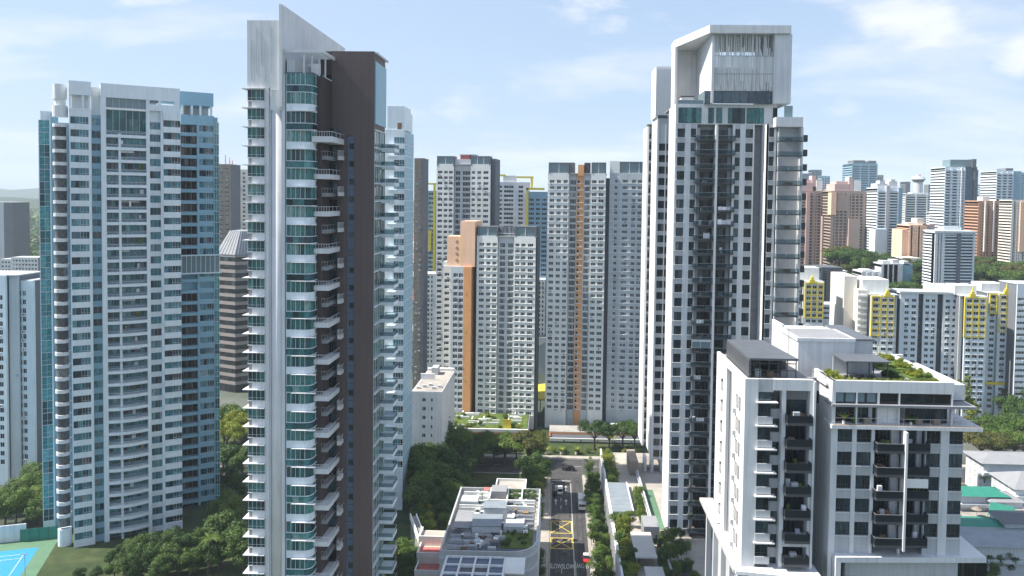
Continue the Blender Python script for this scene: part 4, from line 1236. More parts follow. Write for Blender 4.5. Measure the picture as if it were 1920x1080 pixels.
# ------------------------------------------------------------------ the near white block with the roof garden (two wings, one building each)
def build_block_left():
    Y = 112.0
    x0, _ = at(1397, 740, Y)
    root = thing('apartment_block', 'near white apartment block with a dark glasshouse pergola on its roof and dark balconies', 'apartment block', (x0 + 5, Y + 8, 0))
    PANES.add(root.name)
    F = Fac(root, (x0, Y)); U = lambda p: F.u(p, 800)
    W = 'white_paint'
    zt = F.z(1460, 711.5); zb = F.z(1460, 1066)
    fh = (F.z(1440, 754.7) - F.z(1440, 1017.6)) / 6
    a, b, c, d, e, f, g = U(1396), U(1420.5), U(1445), U(1466), U(1473), U(1518), U(1524)
    F.box(-.005, b, .006, -.6, zb, zt + .004, W)
    F.box(b, U(1449), -.03, -.6, F.z(1440, 735), zt, 'pale_grey')
    F.box(U(1449), g, .02, -.8, F.z(1460, 732), zt, W)
    F.box(e - .55, e, -.02, -1.4, zb, F.z(1460, 732), W)
    F.box(f, g, .02, -1.4, zb, F.z(1460, 732), W)
    fin = F.own('edge_fin', g - .02, g + .28, .25, -1.2, zb, zt - .2, W)
    zv = F.z(1440, 754.7)
    F.put('window', win_mesh(c - b, F.z(1440, 735.5) - zv - .15, 2, 'glass_sky', 'metal_dark', .07), b, -.1, zv + .14)
    F.put('visor', CACHE.setdefault('b1visor', (lambda m: (m.box(0, U(1456) - b + .3, -.62, .6, 0, .16, W), m.mesh('visor'))[1])(MB())), b - .3, 0, zv)
    for i in range(8):
        z = zv - i * fh
        # bay: window, pale parapet panel, visor
        if i < 7 or True:
            wn = F.put('window', win_mesh(c - b, 1.95, 2, 'glass_room', 'metal_dark', .09, tr=.45), b, -.08, z - 1.98)
            F.put('spandrel_panel', CACHE.setdefault('b1span', (lambda m: (m.box(0, c - b + .25, -.12, .6, 0, 1.05, 'pale_grey'), m.mesh('spandrel_panel'))[1])(MB())), b - .02, 0, z - 3.06)
        if i < 6:
            F.put('visor', CACHE['b1visor'], b - .3, 0, z - fh)
        # recessed window between bay and pier
        F.put('window', win_mesh(d - c, 1.9, 2, 'glass_room', 'metal_dark', .09, tr=.45), c, -1.3, z - 1.7 + .55)
        F.put('spandrel_panel', CACHE.setdefault('b1span2', (lambda m: (m.box(0, d - c + .3, 0, .3, 0, fh - 1.95, 'pale_grey'), m.mesh('spandrel_panel'))[1])(MB())), c, -1.25, z - 1.75 - fh + 2.5)
        # balcony with glass door
        zf = F.z(1500, 789) - i * fh
        F.put('balcony_door', win_mesh(f - e, 2.5, 4, 'glass_room', 'metal_dark', .09, tr=2.1), e, -1.9, zf)
        if i < 7:
            bb = put_balcony(F, e - .1, .0, zf, f - e + .15, 1.25, 'solid', par=1.0, slab=.38, slab_m='dark_grey', par_m='rail_dark')
            F.box(e, f, -.05, -2.0, zf - .35, zf - .02, 'pale_grey')
            if i % 3 == 0:
                F.own('balcony_furniture', e + 1.0, e + 1.9, .3, -.3, zf, zf + 1.25, 'pale_grey')
    F.own('balcony_blind', e, f, .12, .02, F.z(1500, 1025), F.z(1500, 1008), W)
    F.own('core', .6, g - .3, -2.05, -19, zb, zt - .4, 'mid_grey')
    F.own('inner_wall', c, c + .12, -.6, -1.25, zb, F.z(1440, 735), W)
    F.done('wall')
    F.own('roof_deck', .4, g, -.6, -19.5, zt - .5, zt - .35, 'concrete')
    
    # left side wall
    S = Fac(root, (x0, Y + 20.0), R(-90))
    us = lambda px, py=720: S.hit(px, py)[0]
    r0, r1 = 9.0 - .1, 11.2
    r0, r1 = us(1363, 700), us(1373, 712)
    zs = S.z
    S.box(0, r0, 0, -.5, zb, zt, W); S.box(r1, 20.0, 0, -.5, zb, zt, W)
    S.box(r0, r1, -1.7, -2.0, zb, zt, 'brown_dark')  # dark brown puts the shade of the recess into its back's colour
    S.box(r0, r1, 0, -.5, zt - 1.0, zt, W)
    for i in range(8):
        z = zt - 3.4 - i * fh
        for (u, w) in ((r0 - 4.0, 1.3), (r1 + 3.0, 1.2), (r1 + 4.8, .9)):
            S.put('window', win_mesh(w, 1.9, 2, 'glass_dark', 'metal_dark', .09), u, .05, z - 1.9)
        S.own('window_hood', r0 - 4.1, r0 - 2.6, .5, .0, z + .05, z + .15, W)
        S.own('air_conditioner', r1 + 2.2, r1 + 3.0, .45, .0, z - 2.9, z - 2.2, 'pale_grey')
    S.done('side_wall')
    # glasshouse: flat dark roof on a steel frame with a solid left side
    zr = F.z(1450, 675)
    g0, g1 = x0 + .75, at(1497, 675, 113)[0]
    rx, ry = root.location.x, root.location.y
    q = MB(); q.prism([(g0 - rx, 113 - ry), (g1 - rx, 113 - ry), (g1 - 1.1 - rx, 128 - ry), (g0 - rx, 128 - ry)], zr - .3, zr, 'slate')
    part('glasshouse_roof', q, root)
    jm = MB(); jm.box(0, g1 - g0 - 1.0, 0, .06, 0, .03, 'mid_grey'); jmm = jm.mesh('roof_joint')
    for k in range(1, 5): part('roof_joint', jmm, root, (g0 - rx, 113 + 3 * k - ry, zr))
    q = MB(); q.box(0, .3, 0, 15, 0, zr - .3 - zt + .5, 'dark_grey'); part('glasshouse_side', q, root, (g0 - .05 - rx, 113 - ry, zt - .5))
    for k in range(6):
        xx = g0 + .25 + (g1 - g0 - .5) * k / 5
        q = CACHE.setdefault('ghpost', (lambda m: (m.box(0, .13, 0, .13, 0, zr - .3 - zt + .35, 'metal_dark'), m.mesh('glasshouse_post'))[1])(MB()))
        part('glasshouse_post', q, root, (xx - rx, 113.3 - ry, zt - .35))
    q = MB(); q.box(0, g1 - g0 - .4, 0, .08, 0, .12, 'metal_dark'); qm = q.mesh('glasshouse_rail')
    for hh in (.9, 1.9): part('glasshouse_rail', qm, root, (g0 + .2 - rx, 113.3 - ry, zt + hh))
    q = MB(); q.box(0, g1 - g0 - .8, 0, .1, 0, zr - zt - .6, 'glass_dark'); part('glasshouse_back', q, root, (g0 + .4 - rx, 117.5 - ry, zt - .3))
    for k, (p, hgt, m) in enumerate(((1.2, 1.2, 'pale_grey'), (3.0, .8, 'timber'), (4.9, 1.0, 'mid_grey'))):
        q = MB(); q.box(0, .9, 0, .7, 0, hgt, m); part('terrace_furniture', q, root, (g0 + p - rx, 114.6 - ry, zt - .3))
    return root, x0, zt, zb, F, g
BL = build_block_left()

def build_block_right():
    Y = 112.0
    zt, zb = BL[2], BL[3]
    x0, _ = at(1561.5, 720, Y)
    root = thing('apartment_block', 'near white apartment block with a planted roof garden and a wide projecting terrace slab', 'apartment block', (x0 + 9, Y + 8, 0))
    PANES.add(root.name)
    F = Fac(root, (x0, Y)); U = lambda p: F.u(p, 800)
    W = 'white_paint'
    x_end = F.u(1790, 720)
    rx, ry = root.location.x, root.location.y
    # parapet, clerestory, terrace slab
    F.box(0, x_end, 0, -.6, F.z(1650, 737), zt, W)
    zs0, zs1 = F.z(1650, 803), F.z(1650, 796)
    cuts = [(1563.5, 1583), (1584, 1604), (1606, 1622.5), (1624, 1643), (1648, 1683), (1688, 1719), (1721, 1751), (1752, 1782)]
    zc0, zc1 = F.z(1650, 756.5), F.z(1650, 737)
    for k, (p, q) in enumerate(cuts):
        F.put('clerestory_window', win_mesh(U(q) - U(p), zc1 - zc0, 1, 'rail_glass' if k < 4 else 'glass_dark', 'metal_dark', .08), U(p), -.25, zc0)
    for p in (1561.6, 1604.2, 1644.5, 1684, 1783):
        F.box(U(p), U(p) + (.18 if p != 1644.5 else .26), 0.01, -.6, zs1, zc1, W)
    F.own('terrace_roof', -.2, F.u(1828, 760), .55, -2.6, zc0 - .45, zc0 - .12, 'mid_grey')
    F.own('terrace_roof', x_end, F.u(1828, 760), -2.6, -14, zc0 - .45, zc0 - .12, 'slate')
    F.own('terrace_slab', -.25, F.u(1838, 800), .75, -3.0, zs0, zs1, W)
    F.own('terrace_slab', x_end, F.u(1838, 800), -3.0, -16, zs0, zs1 - .01, W)
    F.own('terrace_floor', 0.0, F.u(1836, 800), .68, .3, zs1, zs1 + .03, 'timber')
    zg0, zg1 = zs1, F.z(1650, 761)
    F.put('terrace_glazing', win_mesh(U(1645) - U(1563), zg1 - zg0, 3, 'glass_dark', 'metal_dark', .1), U(1563), -1.2, zg0)
    F.put('terrace_glazing', win_mesh(U(1783) - U(1689), zg1 - zg0, 4, 'glass_dark', 'metal_dark', .1), U(1689), -1.2, zg0)
    F.own('terrace_panel', U(1649), U(1687), -.9, -1.05, zg0, zg1 - .1, 'screen_white')
    F.own('terrace_panel_joint', U(1668), U(1668.6), -.88, -.91, zg0, zg1 - .1, 'pale_grey')
    F.own('terrace_curtain', U(1633), U(1640), -1.0, -1.2, zg0, zg1, 'cloth')
    F.own('terrace_rail', .1, F.u(1828, 790), .68, .64, zs1 + .98, zs1 + 1.04, 'metal_grey')
    for px in (1605, 1650, 1690, 1740, 1785, 1822):
        F.own('rail_post', U(px), U(px) + .05, .68, .63, zs1, zs1 + .98, 'metal_grey')
    # lower floors
    fh = (F.z(1590, 802.5) - F.z(1590, 976)) / 4 if False else 3.33
    zt2 = F.z(1590, 803)
    cols = [(1571, 1599, 3), (1607, 1635, 3), (1738, 1765, 3), (1781, 1808, 3)]
    nfl = 5
    zbb = F.z(1600, 1046)
    spans = []
    for (p, q, k) in cols:
        a, b = U(p), U(q); spans.append((a, b))
        F.col(a, b, F.z(1590, 803.5), fh, 1.95, nfl, zt2, zbb, m='pale_grey', out=-.12, rec=.15, nx=k, g='glass_room', tr=.5, fr=.1, sill=.16, sm=W)
    bl, bm, br = (U(1641), U(1690)), (U(1690), U(1694)), (U(1694), U(1737))
    spans += [bl, br]
    fill(F, spans, 0.0, U(1806), zbb, zt2, W)
    for i in range(nfl):
        zf = F.z(1660, 840) - i * fh
        for (s, k) in ((bl, 5), (br, 4)):
            F.put('balcony_door', win_mesh((s[1] - s[0]) * .8, 2.45, k, 'glass_room', 'metal_dark', .09), s[0] + .1, -1.7, zf)
            F.box(s[0], s[1], -.02, -1.9, zf - .35, zf - .02, 'pale_grey')
        F.box(br[1] - .7, br[1], -1.2, -1.75, zf, zf + 2.9, W)
        F.box(bl[1] - .8, bl[1], -1.2, -1.75, zf, zf + 2.9, W)
        put_balcony(F, bl[0] - .15, 0, zf, bl[1] - bl[0] + .1, 1.45, 'glass', par=1.05, slab=.35, slab_m='dark_grey', par_m='rail_dark', side_r=False)
        put_balcony(F, br[0], 0, zf, br[1] - br[0] + .1, 1.2, 'solid', par=1.05, slab=.35, slab_m='dark_grey', par_m='rail_dark', side_l=False)
        if i in (2, 3, 4): F.own('balcony_floor', bl[0], bl[1] - .1, 1.36, .0, zf + .002, zf + .03, 'timber')
        F.own('balcony_furniture', bl[0] + .8 + .4 * i, bl[0] + 1.5 + .4 * i, .7, .2, zf, zf + .7, ('timber', 'pale_grey', 'dark_grey')[i % 3])
        F.own('balcony_furniture', br[0] + 1.6 - .2 * i, br[0] + 2.3 - .2 * i, .6, .1, zf, zf + .8, ('pale_grey', 'dark_grey', 'timber')[i % 3])
    F.own('fin_pier', bm[0], bm[1], 1.7, -1.9, F.z(1690, 1025), zt2, W)
    F.own('balcony_blind', br[0], br[1], 1.1, 1.02, F.z(1715, 910), F.z(1715, 893), 'screen_white')
    F.own('wall_end', U(1806) - .25, U(1806), -.5, -16, zbb, zs0, W)
    F.own('core', .4, U(1806) - .3, -2.3, -19, zb - 1, zs0 - .05, 'mid_grey')
    F.own('upper_core', .3, x_end - .2, -2.4, -19.6, zs1, zt - .6, 'mid_grey')
    F.own('end_wall', x_end, x_end + 2.9, -2.8, -18, zc0, zt - .9, W)
    F.done('wall')
    F.own('base_wall', -.02, U(1806), -.15, -1.8, F.z(1600, 1055) - 2.0, zbb, 'pale_grey')
    # left side wall (its near half lit by the sun)
    q = MB(); q.box(0, .5, 0, 8.0, 0, zt - zb + 6, W); part('side_wall', q, root, (x0 - .02 - rx, Y + .02 - ry, zb - 6))
    # roof garden: deck, parapets, planting beds, path, pavilion
    z = zt - .75
    F.own('roof_deck', .3, x_end, -.6, -20, z - .1, z, 'paving')
    F.own('left_parapet', -.02, .35, -.6, -6.0, z - 1, zt, W)
    F.own('far_parapet', 5, x_end + 1.5, -20, -20.5, z - 1, zt, W)
    F.own('right_parapet', x_end - .35, x_end + .1, -.6, -20, z - 1, zt, W)
    rnd = random.Random(11)
    beds = [((.5, -.8), (15.6, -1.5)), ((.5, -1.6), (2.2, -5.5)), ((10.6, -10.5), (16.3, -19.6)), ((12.6, -4.2), (16.4, -9.6)), ((8.4, -14.2), (10.4, -19.4)), ((6.6, -17.6), (8.2, -19.6))]
    for k, ((ua, va), (ub, vb)) in enumerate(beds):
        F.own('planting_bed', ua, ub, va, vb, z, z + .35, 'roof_garden')
    # pavilion: flat dark canopy on two posts
    pz = F.z(1590, 683)
    F.own('pavilion_roof', 2.5, 8.9, -2.2, -8.0, pz - .2, pz, 'slate')
    for (u, v) in ((2.9, -2.5), (6.0, -2.5), (8.6, -2.5), (8.6, -7.6)):
        F.own('pavilion_post', u - .08, u + .08, v, v - .16, z, pz - .2, 'metal_dark')
    F.own('pavilion_wall', 2.6, 8.4, -7.6, -7.8, z, pz - .2, 'pale_grey')
    for k in range(6):
        F.own('garden_chair', 2.9 + k * .8, 3.4 + k * .8, -3.4 - .4 * (k % 2), -3.9 - .4 * (k % 2), z, z + .75, 'dark_grey')
    return root, x0, F, z, x_end
BR = build_block_right()

def build_stair_core():
    """white lift and stair house behind and between the two wings"""
    Y = 122.0
    x0, _ = at(1497, 640, Y)
    x1, _ = at(1602.5, 640, Y)
    zt = at(1550, 634, Y)[1]
    root = thing('lift_house', 'plain white rooftop lift house rising between the two near white blocks', 'rooftop structure', (x0 + 4, Y, 0))
    rx, ry = root.location.x, root.location.y
    b = MB(); b.box(x0 - rx, x1 - rx, 0, 15, BL[3] - 6, zt - .5, 'white_paint'); part('wall', b, root)
    b = MB(); b.box(x0 - .25 - rx, x1 + .1 - rx, -.25, 9.0, zt - .5, zt, 'white_paint'); part('roof_slab', b, root)
    b = MB(); b.box(x0 + .2 - rx, x1 - .4 - rx, .2, 8.6, zt, zt + .05, 'mid_grey'); part('roof_deck', b, root)
    b = MB(); b.box(x0 - rx, x0 + .4 - rx, 9.0, 15, zt - .5, zt + .55, 'white_paint'); part('parapet', b, root)
    b = MB(); b.prism([(x1 + .15 - rx, .4), (x1 + 2.9 - rx, .4), (x1 + 2.9 - rx, 14), (x1 + .15 - rx, 14)], BL[2] - 1, zt - .35, 'pale_grey'); part('side_block', b, root)
    b = MB(); b.box(x1 + .15 - rx, x1 + 3.1 - rx, .2, 14.2, zt - .3, zt - .12, 'slate'); part('side_roof', b, root)
    b = MB(); b.box(x1 + .5 - rx, x1 + 1.9 - rx, .36, .4, BL[2] + .6, BL[2] + 1.8, 'blue_panel'); part('louvre', b, root)
    # cat ladder on the lit side
    b = MB()
    for yy in (4.0, 4.5): b.box(x0 - .3 - rx, x0 - .24 - rx, yy, yy + .06, zt - 5, zt + .6, 'metal_grey')
    for k in range(14): b.box(x0 - .3 - rx, x0 - .25 - rx, 4.06, 4.5, zt - 4.9 + .4 * k, zt - 4.86 + .4 * k, 'metal_grey')
    part('ladder', b, root)
    # dark gap wall between wings
    ga, gb = at(1526, 800, 117.5)[0], at(1560, 800, 117.5)[0]
    b = MB(); b.box(ga - 1 - rx, gb + 1 - rx, 117.5 - ry, 118.2 - ry, 2, BL[2] - .9, 'mid_grey'); part('gap_wall', b, root)
    b = MB(); b.box(ga + .3 - rx, ga + .55 - rx, 117.4 - ry, 117.5 - ry, BL[2] - 4.6, BL[2] - 2.8, 'glass_dark'); part('slit_window', b, root)
    b = MB(); b.box(ga + .2 - rx, gb - 1.0 - rx, 113.6 - ry, 117.4 - ry, BL[2] - 1.1, BL[2] - .75, 'white_paint'); part('link_slab', b, root)
build_stair_core()

def build_base():
    """canopies and the tall recessed base carrying the near blocks"""
    x0 = BL[1]; Y = 112.0
    root = thing('podium_building', 'tall white podium with slanting roof edges carrying the two near apartment blocks', 'building', (x0 + 10, 122, 0))
    rx, ry = root.location.x, root.location.y
    zc = at(1378, 1068, 111)[1]
    cx, cy = at(1378, 1068, 111)[0], 111.0
    fx, fy = at(1322, 950, 138)[0], 138.0
    fx = cx - .2
    b = MB(); b.prism([(fx - rx, 111 - ry), (x0 + 1 - rx, 111 - ry), (x0 + 1 - rx, 138 - ry), (fx - rx, 138 - ry)], zc - .5, zc, 'canopy_grey'); part('canopy', b, root)
    b = MB(); b.prism([(cx - rx, 110.6 - ry), (x0 + 10.5 - rx, 108.6 - ry), (x0 + 10.5 - rx, 113.5 - ry), (cx - rx, 113.5 - ry)], zc - .51, zc - .01, 'white_paint'); part('canopy', b, root)
    # right canopy: an angled frame
    xa, za = at(1570, 1048, 110)
    xb, zb_ = at(1850, 1044, 111.6); xc, _ = at(1808, 1010, 117.8)
    b = MB(); b.prism([(xa - rx, 110.5 - ry), (xb - rx, 111.6 - ry), (xc - rx, 118 - ry), (xc - rx, 119 - ry), (xa - rx, 113.2 - ry)], za - .75, za, 'white_paint'); part('canopy', b, root)
    b = MB(); b.box(xa - rx, xa + .7 - rx, 110.52 - ry, 113 - ry, za - 14, za - .75, 'white_paint'); part('canopy_leg', b, root)
    b = MB(); b.box(xa + 1.1 - rx, xa + 1.4 - rx, 110.9 - ry, 113 - ry, za - 14, za - .75, 'dark_grey'); part('canopy_leg', b, root)
    g = win_mesh(3.4, za - .8 - 20, 2, 'glass_dark', 'metal_dark', .12)
    for k in range(6): part('base_glazing', g, root, (xa + 1.6 + 3.5 * k - rx, 113.6 - ry, 20))
    for k in range(5):
        b = CACHE.setdefault('basecol', (lambda m: (m.box(0, .8, 0, .8, 0, zc - .5, 'pale_grey'), m.mesh('base_column'))[1])(MB()))
        part('base_column', b, root, (fx + 1.0 - rx, 112 + 6 * k - ry, 0))
    g2 = win_mesh(4.0, 8, 3, 'glass_dark', 'metal_dark', .12)
    for k in range(3): part('base_glazing', g2, root, (x0 + .6 + 3.3 * k - rx, 112.9 - ry, zc - 9))
    b = MB(); b.box(x0 + .5 - rx, x0 + 26 - rx, 113.8 - ry, 131 - ry, 0, BL[3] - 2, 'pale_grey'); part('base_core', b, root)
build_base()
# ------------------------------------------------------------------ public housing slabs and other mid-distance towers
def slab(name, label, Y, px0, px1, ytop, bays, yfirst, dy, wh=1.35, row=430, depth=14, zbase=0.0, group=None, cat='apartment block', g='glass_hdb',
         frame='hdb_white', zlow=None, ledge=None, ang=0.0, core='hdb_dark', windows=True, nx_all=None, budget0=300, nrand=0.16, hood=0.0, hoodm='white_paint'):
    """bays: (px0, px1, out, material, [(px0, px1, panes)], window height) on one frontal face; windows become parts, past 300 one mass"""
    x0, _ = at(px0, row, Y)
    x1, _ = at(px1, row, Y)
    root = thing(name, label, cat, ((x0 + x1) / 2, Y, zbase), group)
    F = Fac(root, (x0, Y), ang)
    U = lambda p: F.u(p, row)
    zt = F.z((px0 + px1) / 2, ytop)
    h0 = F.z((px0 + px1) / 2, yfirst)
    fh = h0 - F.z((px0 + px1) / 2, yfirst + dy)
    zl = zlow if zlow is not None else zbase + 4.5
    n = max(1, int((h0 - zl) / fh))
    budget, mass = [budget0], []
    umax = U(px1)
    for bay in bays:
        p, q, out, m, cols = bay[:5]
        h = bay[5] if len(bay) > 5 else wh
        spans = []
        for (a, b, k) in cols:
            ua, ub = U(a), U(b); spans.append((ua, ub))
            F.col(ua, ub, h0, fh, h, n, zt, zbase, out=out - .003, th=.45, m=m, rec=.14, nx=k, g=g, frame=frame, fr=.09, budget=budget, mass=mass, hood=hood, sm=hoodm)
        fill(F, spans, U(p), U(q), zbase, zt, m, out, max(.5, out + .45))
        if ledge and cols:
            b = MB(); b.box(0, U(q) - U(p), -(out + .16), -(out - .05), 0, .18, ledge); lm = b.mesh('ledge')
            for i in range(n): F.put('ledge', lm, U(p), 0, h0 - i * fh - h - .22)
    if nrand:
        rr_ = random.Random(int(px0))
        ac = CACHE.get('hdbac')
        if not ac:
            m_ = MB(); m_.box(0, .85, -.42, -.02, 0, .6, 'pale_grey'); m_.box(.1, .5, -.425, -.42, .1, .5, 'dark_grey'); ac = CACHE['hdbac'] = m_.mesh('air_conditioner')
            m_ = MB(); m_.box(0, .05, -2.0, 0, .0, .05, 'metal_grey')
            for q_ in range(4): m_.box(-.25, .25, -.5 - .4 * q_, -.46 - .4 * q_, -.75, 0, 'cloth')
            CACHE['hdblaundry'] = m_.mesh('laundry_pole')
        for bay in bays:
            for (a, b_, k) in bay[4]:
                for i in range(n):
                    if rr_.random() < nrand: F.put('air_conditioner', ac, U(a) + rr_.uniform(0, max(.1, U(b_) - U(a) - .9)), bay[2], h0 - i * fh - (bay[5] if len(bay) > 5 else wh) - .75)
                    elif rr_.random() < nrand * .35: F.put('laundry_pole', CACHE['hdblaundry'], U(a) + .5, bay[2] - .1, h0 - i * fh - (bay[5] if len(bay) > 5 else wh) - .1)
    F.done('wall')
    if mass: window_mass(root, mass, g, frame)
    b = MB(); b.box(.15, umax - .15, .75 if min(bb[2] for bb in bays) >= 0 else 2.2, depth, 0, zt - zbase - .15, core)
    F.put('core', b, 0, 0, zbase)
    b = MB(); b.box(-.1, umax + .1, .05, depth + .1, 0, .35, 'pale_grey'); F.put('roof', b, 0, 0, zt - .2)
    return root, F, zt, fh, h0, n

def crown_frame(F, p0, p1, y0, y1, m='hdb_dark', screen='rail_glass', d=6.0):
    """roof screen: grey frame with pale translucent panels"""
    u0, u1 = F.u(p0), F.u(p1)
    z0, z1 = F.z(p0, y1), F.z(p0, y0)
    F.own('crown_panel', u0 + .3, u1 - .3, -.25, -.35, z0, z1 - .4, screen)
    F.own('crown_top', u0, u1, .1, -d, z1 - .45, z1, m)
    F.own('crown_side', u0, u0 + .5, .1, -d, z0, z1 - .45, m)
    F.own('crown_side', u1 - .5, u1, .1, -d, z0, z1 - .45, m)
    k = max(2, int((u1 - u0) / 3))
    for i in range(1, k):
        u = u0 + (u1 - u0) * i / k
        F.own('crown_mullion', u - .12, u + .12, -.1, -.25, z0, z1 - .45, 'hdb_white')
    F.own('crown_back', u0 + .5, u1 - .5, -d + .5, -d, z0, z1 - .45, 'hdb_grey')
C = lambda c: 770 + c / 3.6
def cc(*l): return [(C(a), C(b), k) for a, b, k in l]

# A: tall slab behind
r, F, zt, *_ = slab('apartment_block', 'tall pale grey housing slab with a rusty machine room in the middle of its roof', 372, C(172), C(535), 308,
    [(C(172), C(288), 0, 'hdb_white', cc((180, 211, 3), (222, 247, 3), (255, 281, 3))), (C(288), C(402), -1.2, 'hdb_grey', cc((296, 328, 3), (344, 395, 5)), 1.9),
     (C(402), C(535), 0, 'hdb_white', cc((408, 432, 3), (447, 472, 3), (487, 522, 3)))], 320.5, 10.25, depth=18, ang=-R(5))
crown_frame(F, C(174), C(290), 292.5, 311); crown_frame(F, C(402), C(532), 292.5, 310)
F.own('machine_room', F.u(C(328)), F.u(C(392)), -1, -8, zt, F.z(870, 290.5), 'tile_red'); F.own('machine_room_roof', F.u(C(322)), F.u(C(428)), -.8, -9, F.z(870, 290.5), F.z(870, 289), 'hdb_grey')
F.own('link_wall', F.u(C(292)), F.u(C(402)), -.9, -8, zt, zt + 2.4, 'hdb_grey')
F.own('side_wing', F.u(C(536)), F.u(C(562)), -3, -16, 0, F.z(925, 297), 'hdb_dark')
# B: stepped block with orange walls
r, F, zt, *_ = slab('apartment_block', 'stepped cream housing block with bright orange end walls carrying small diamonds', 327, C(222), C(372), 500,
    [(C(222), C(275), 0, 'hdb_warm', cc((230, 263, 3))), (C(275), C(372), .3, 'hdb_grey', cc((291, 322, 3), (327, 358, 3)), 1.7)], 512, 11.75, depth=10, ang=-R(8))
F.own('orange_wall', F.u(C(372)) - .6, F.u(C(414)), .5, -12, 0, F.z(865, 500), 'orange_paint')
F.own('orange_wall', F.u(C(334)), F.u(C(433)), -.4, -13, F.z(865, 500), F.z(865, 414.5), 'peach_paint')
F.own('orange_wall', F.u(C(242)), F.u(C(347)), -1, -10, F.z(845, 500), F.z(845, 443), 'peach_paint')
F.own('yellow_stripe', F.u(C(325)), F.u(C(341)), -.95, -1.1, F.z(845, 500), F.z(845, 445), 'yellow_paint')
F.own('low_wall', F.u(C(218)), F.u(C(242)), -1, -8, F.z(838, 502), F.z(838, 491), 'hdb_warm')
for yy in (453.8, 465.5, 476.5, 488.5):
    b = MB(); s_ = .85; b.prism([(-s_, 0), (0, 0), (s_, 0), (0, 0.05)], 0, .02, 'timber')
    b = MB(); b.quad([(0, 0, -s_), (s_, 0, 0), (0, 0, s_), (-s_, 0, 0)], 'brown_old'); b.quad([(0, -.02, -s_ * .5), (s_ * .5, -.02, 0), (0, -.02, s_ * .5), (-s_ * .5, -.02, 0)], 'orange_paint')
    F.put('diamond', b, F.u(C(311)), -.9, F.z(C(311), yy))
# C: front slab, left of the gap
r, F, zt, *_ = slab('apartment_block', 'broad pale grey housing slab right of the orange walls, water tanks on top', 326, C(448), C(845), 443,
    [(C(448), C(588), 0, 'hdb_white', cc((463, 498, 3), (512, 541, 3), (553, 582, 3))), (C(588), C(700), -1.0, 'hdb_grey', cc((600, 636, 4), (654, 691, 4)), 1.9),
     (C(700), C(845), 0, 'hdb_white', cc((707, 736, 3), (747, 777, 3), (792, 829, 3)))], 456, 11.72, ledge='hdb_white', depth=9, ang=-R(8))
crown_frame(F, C(455), C(588), 424, 443); crown_frame(F, C(703), C(845), 424, 443)
for px in (612, 632, 668, 690):
    b = MB(); b.cyl((0, 3, 0), (0, 3, 3.6), 1.5, 1.5, 12, 'hdb_dark'); F.put('water_tank', b, F.u(C(px)), 0, zt + .15)
F.own('tank_rail', F.u(C(590)), F.u(C(702)), -.6, -.75, zt + 1.0, zt + 1.3, 'hdb_grey')
F.own('side_wing', F.u(C(846)), F.u(C(856)), -3, -7, 0, F.z(1007, 424), 'hdb_dark')
F.own('side_wing', F.u(C(432)), F.u(C(449)), -3.5, -16, 0, F.z(892, 425), 'hdb_dark')
# D: tall slab with the orange strip
r, F, zt, *_ = slab('apartment_block', 'tall pale grey housing slab with one narrow orange strip running its full height', 326, C(922), C(1312), 325,
    [(C(922), C(1064), 0, 'hdb_white', cc((934, 966, 3), (982, 1011, 3), (1027, 1056, 3))), (C(1064), C(1116), -1.4, 'hdb_grey', cc((1070, 1112, 4)), 2.0),
     (C(1116), C(1162), -.6, 'orange_paint', cc((1120, 1137, 1))), (C(1162), C(1212), -.9, 'hdb_grey', cc((1168, 1204, 4)), 2.0),
     (C(1212), C(1312), 0, 'hdb_white', cc((1219, 1251, 3), (1264, 1300, 3)))], 337.5, 11.9, ledge='hdb_white', depth=18, ang=-R(4.5))
crown_frame(F, C(926), C(1064), 304.5, 325); crown_frame(F, C(1214), C(1312), 304.5, 325)
F.own('orange_cap', F.u(C(1124)), F.u(C(1164)), .2, -6, zt - 1, F.z(1090, 309), 'orange_paint')
F.own('machine_room', F.u(C(1066)), F.u(C(1098)), -.4, -7, zt, F.z(1070, 304.5), 'hdb_dark'); F.own('machine_room', F.u(C(1166)), F.u(C(1204)), -.4, -7, zt, F.z(1100, 305), 'brown_dark')
# E: right neighbour, partly hidden by the white tower
r, F, zt, *_ = slab('apartment_block', 'pale grey housing slab pressed against the left edge of the tall white towers', 327, C(1338), C(1600), 325,
    [(C(1338), C(1404), .0, 'hdb_grey', cc((1371, 1392, 2))), (C(1404), C(1600), .4, 'hdb_grey', cc((1424, 1462, 4), (1487, 1515, 3), (1528, 1556, 3), (1570, 1592, 2)))], 337, 11.9, ledge='hdb_white', depth=18, ang=-R(4.5))
F.own('crown_wall', F.u(C(1338)), F.u(C(1404)), .1, -7, zt, F.z(1145, 302), 'hdb_white'); crown_frame(F, C(1404), C(1600), 303, 325)
F.own('dark_return', F.u(C(1312)), F.u(C(1338)), -2, -15, 0, zt - 2, 'hdb_dark')
# narrow old brown block at the left edge of the gap
slab('apartment_block', 'narrow weathered brown housing block seen edge on, rows of tiny windows', 335, 776, 794.5, 297,
    [(776, 789, 0, 'brown_old', [(778.8, 781, 1), (785, 787, 1)]), (789, 794.5, .3, 'hdb_dark', [])], 318, 10.2, depth=12, wh=1.1)
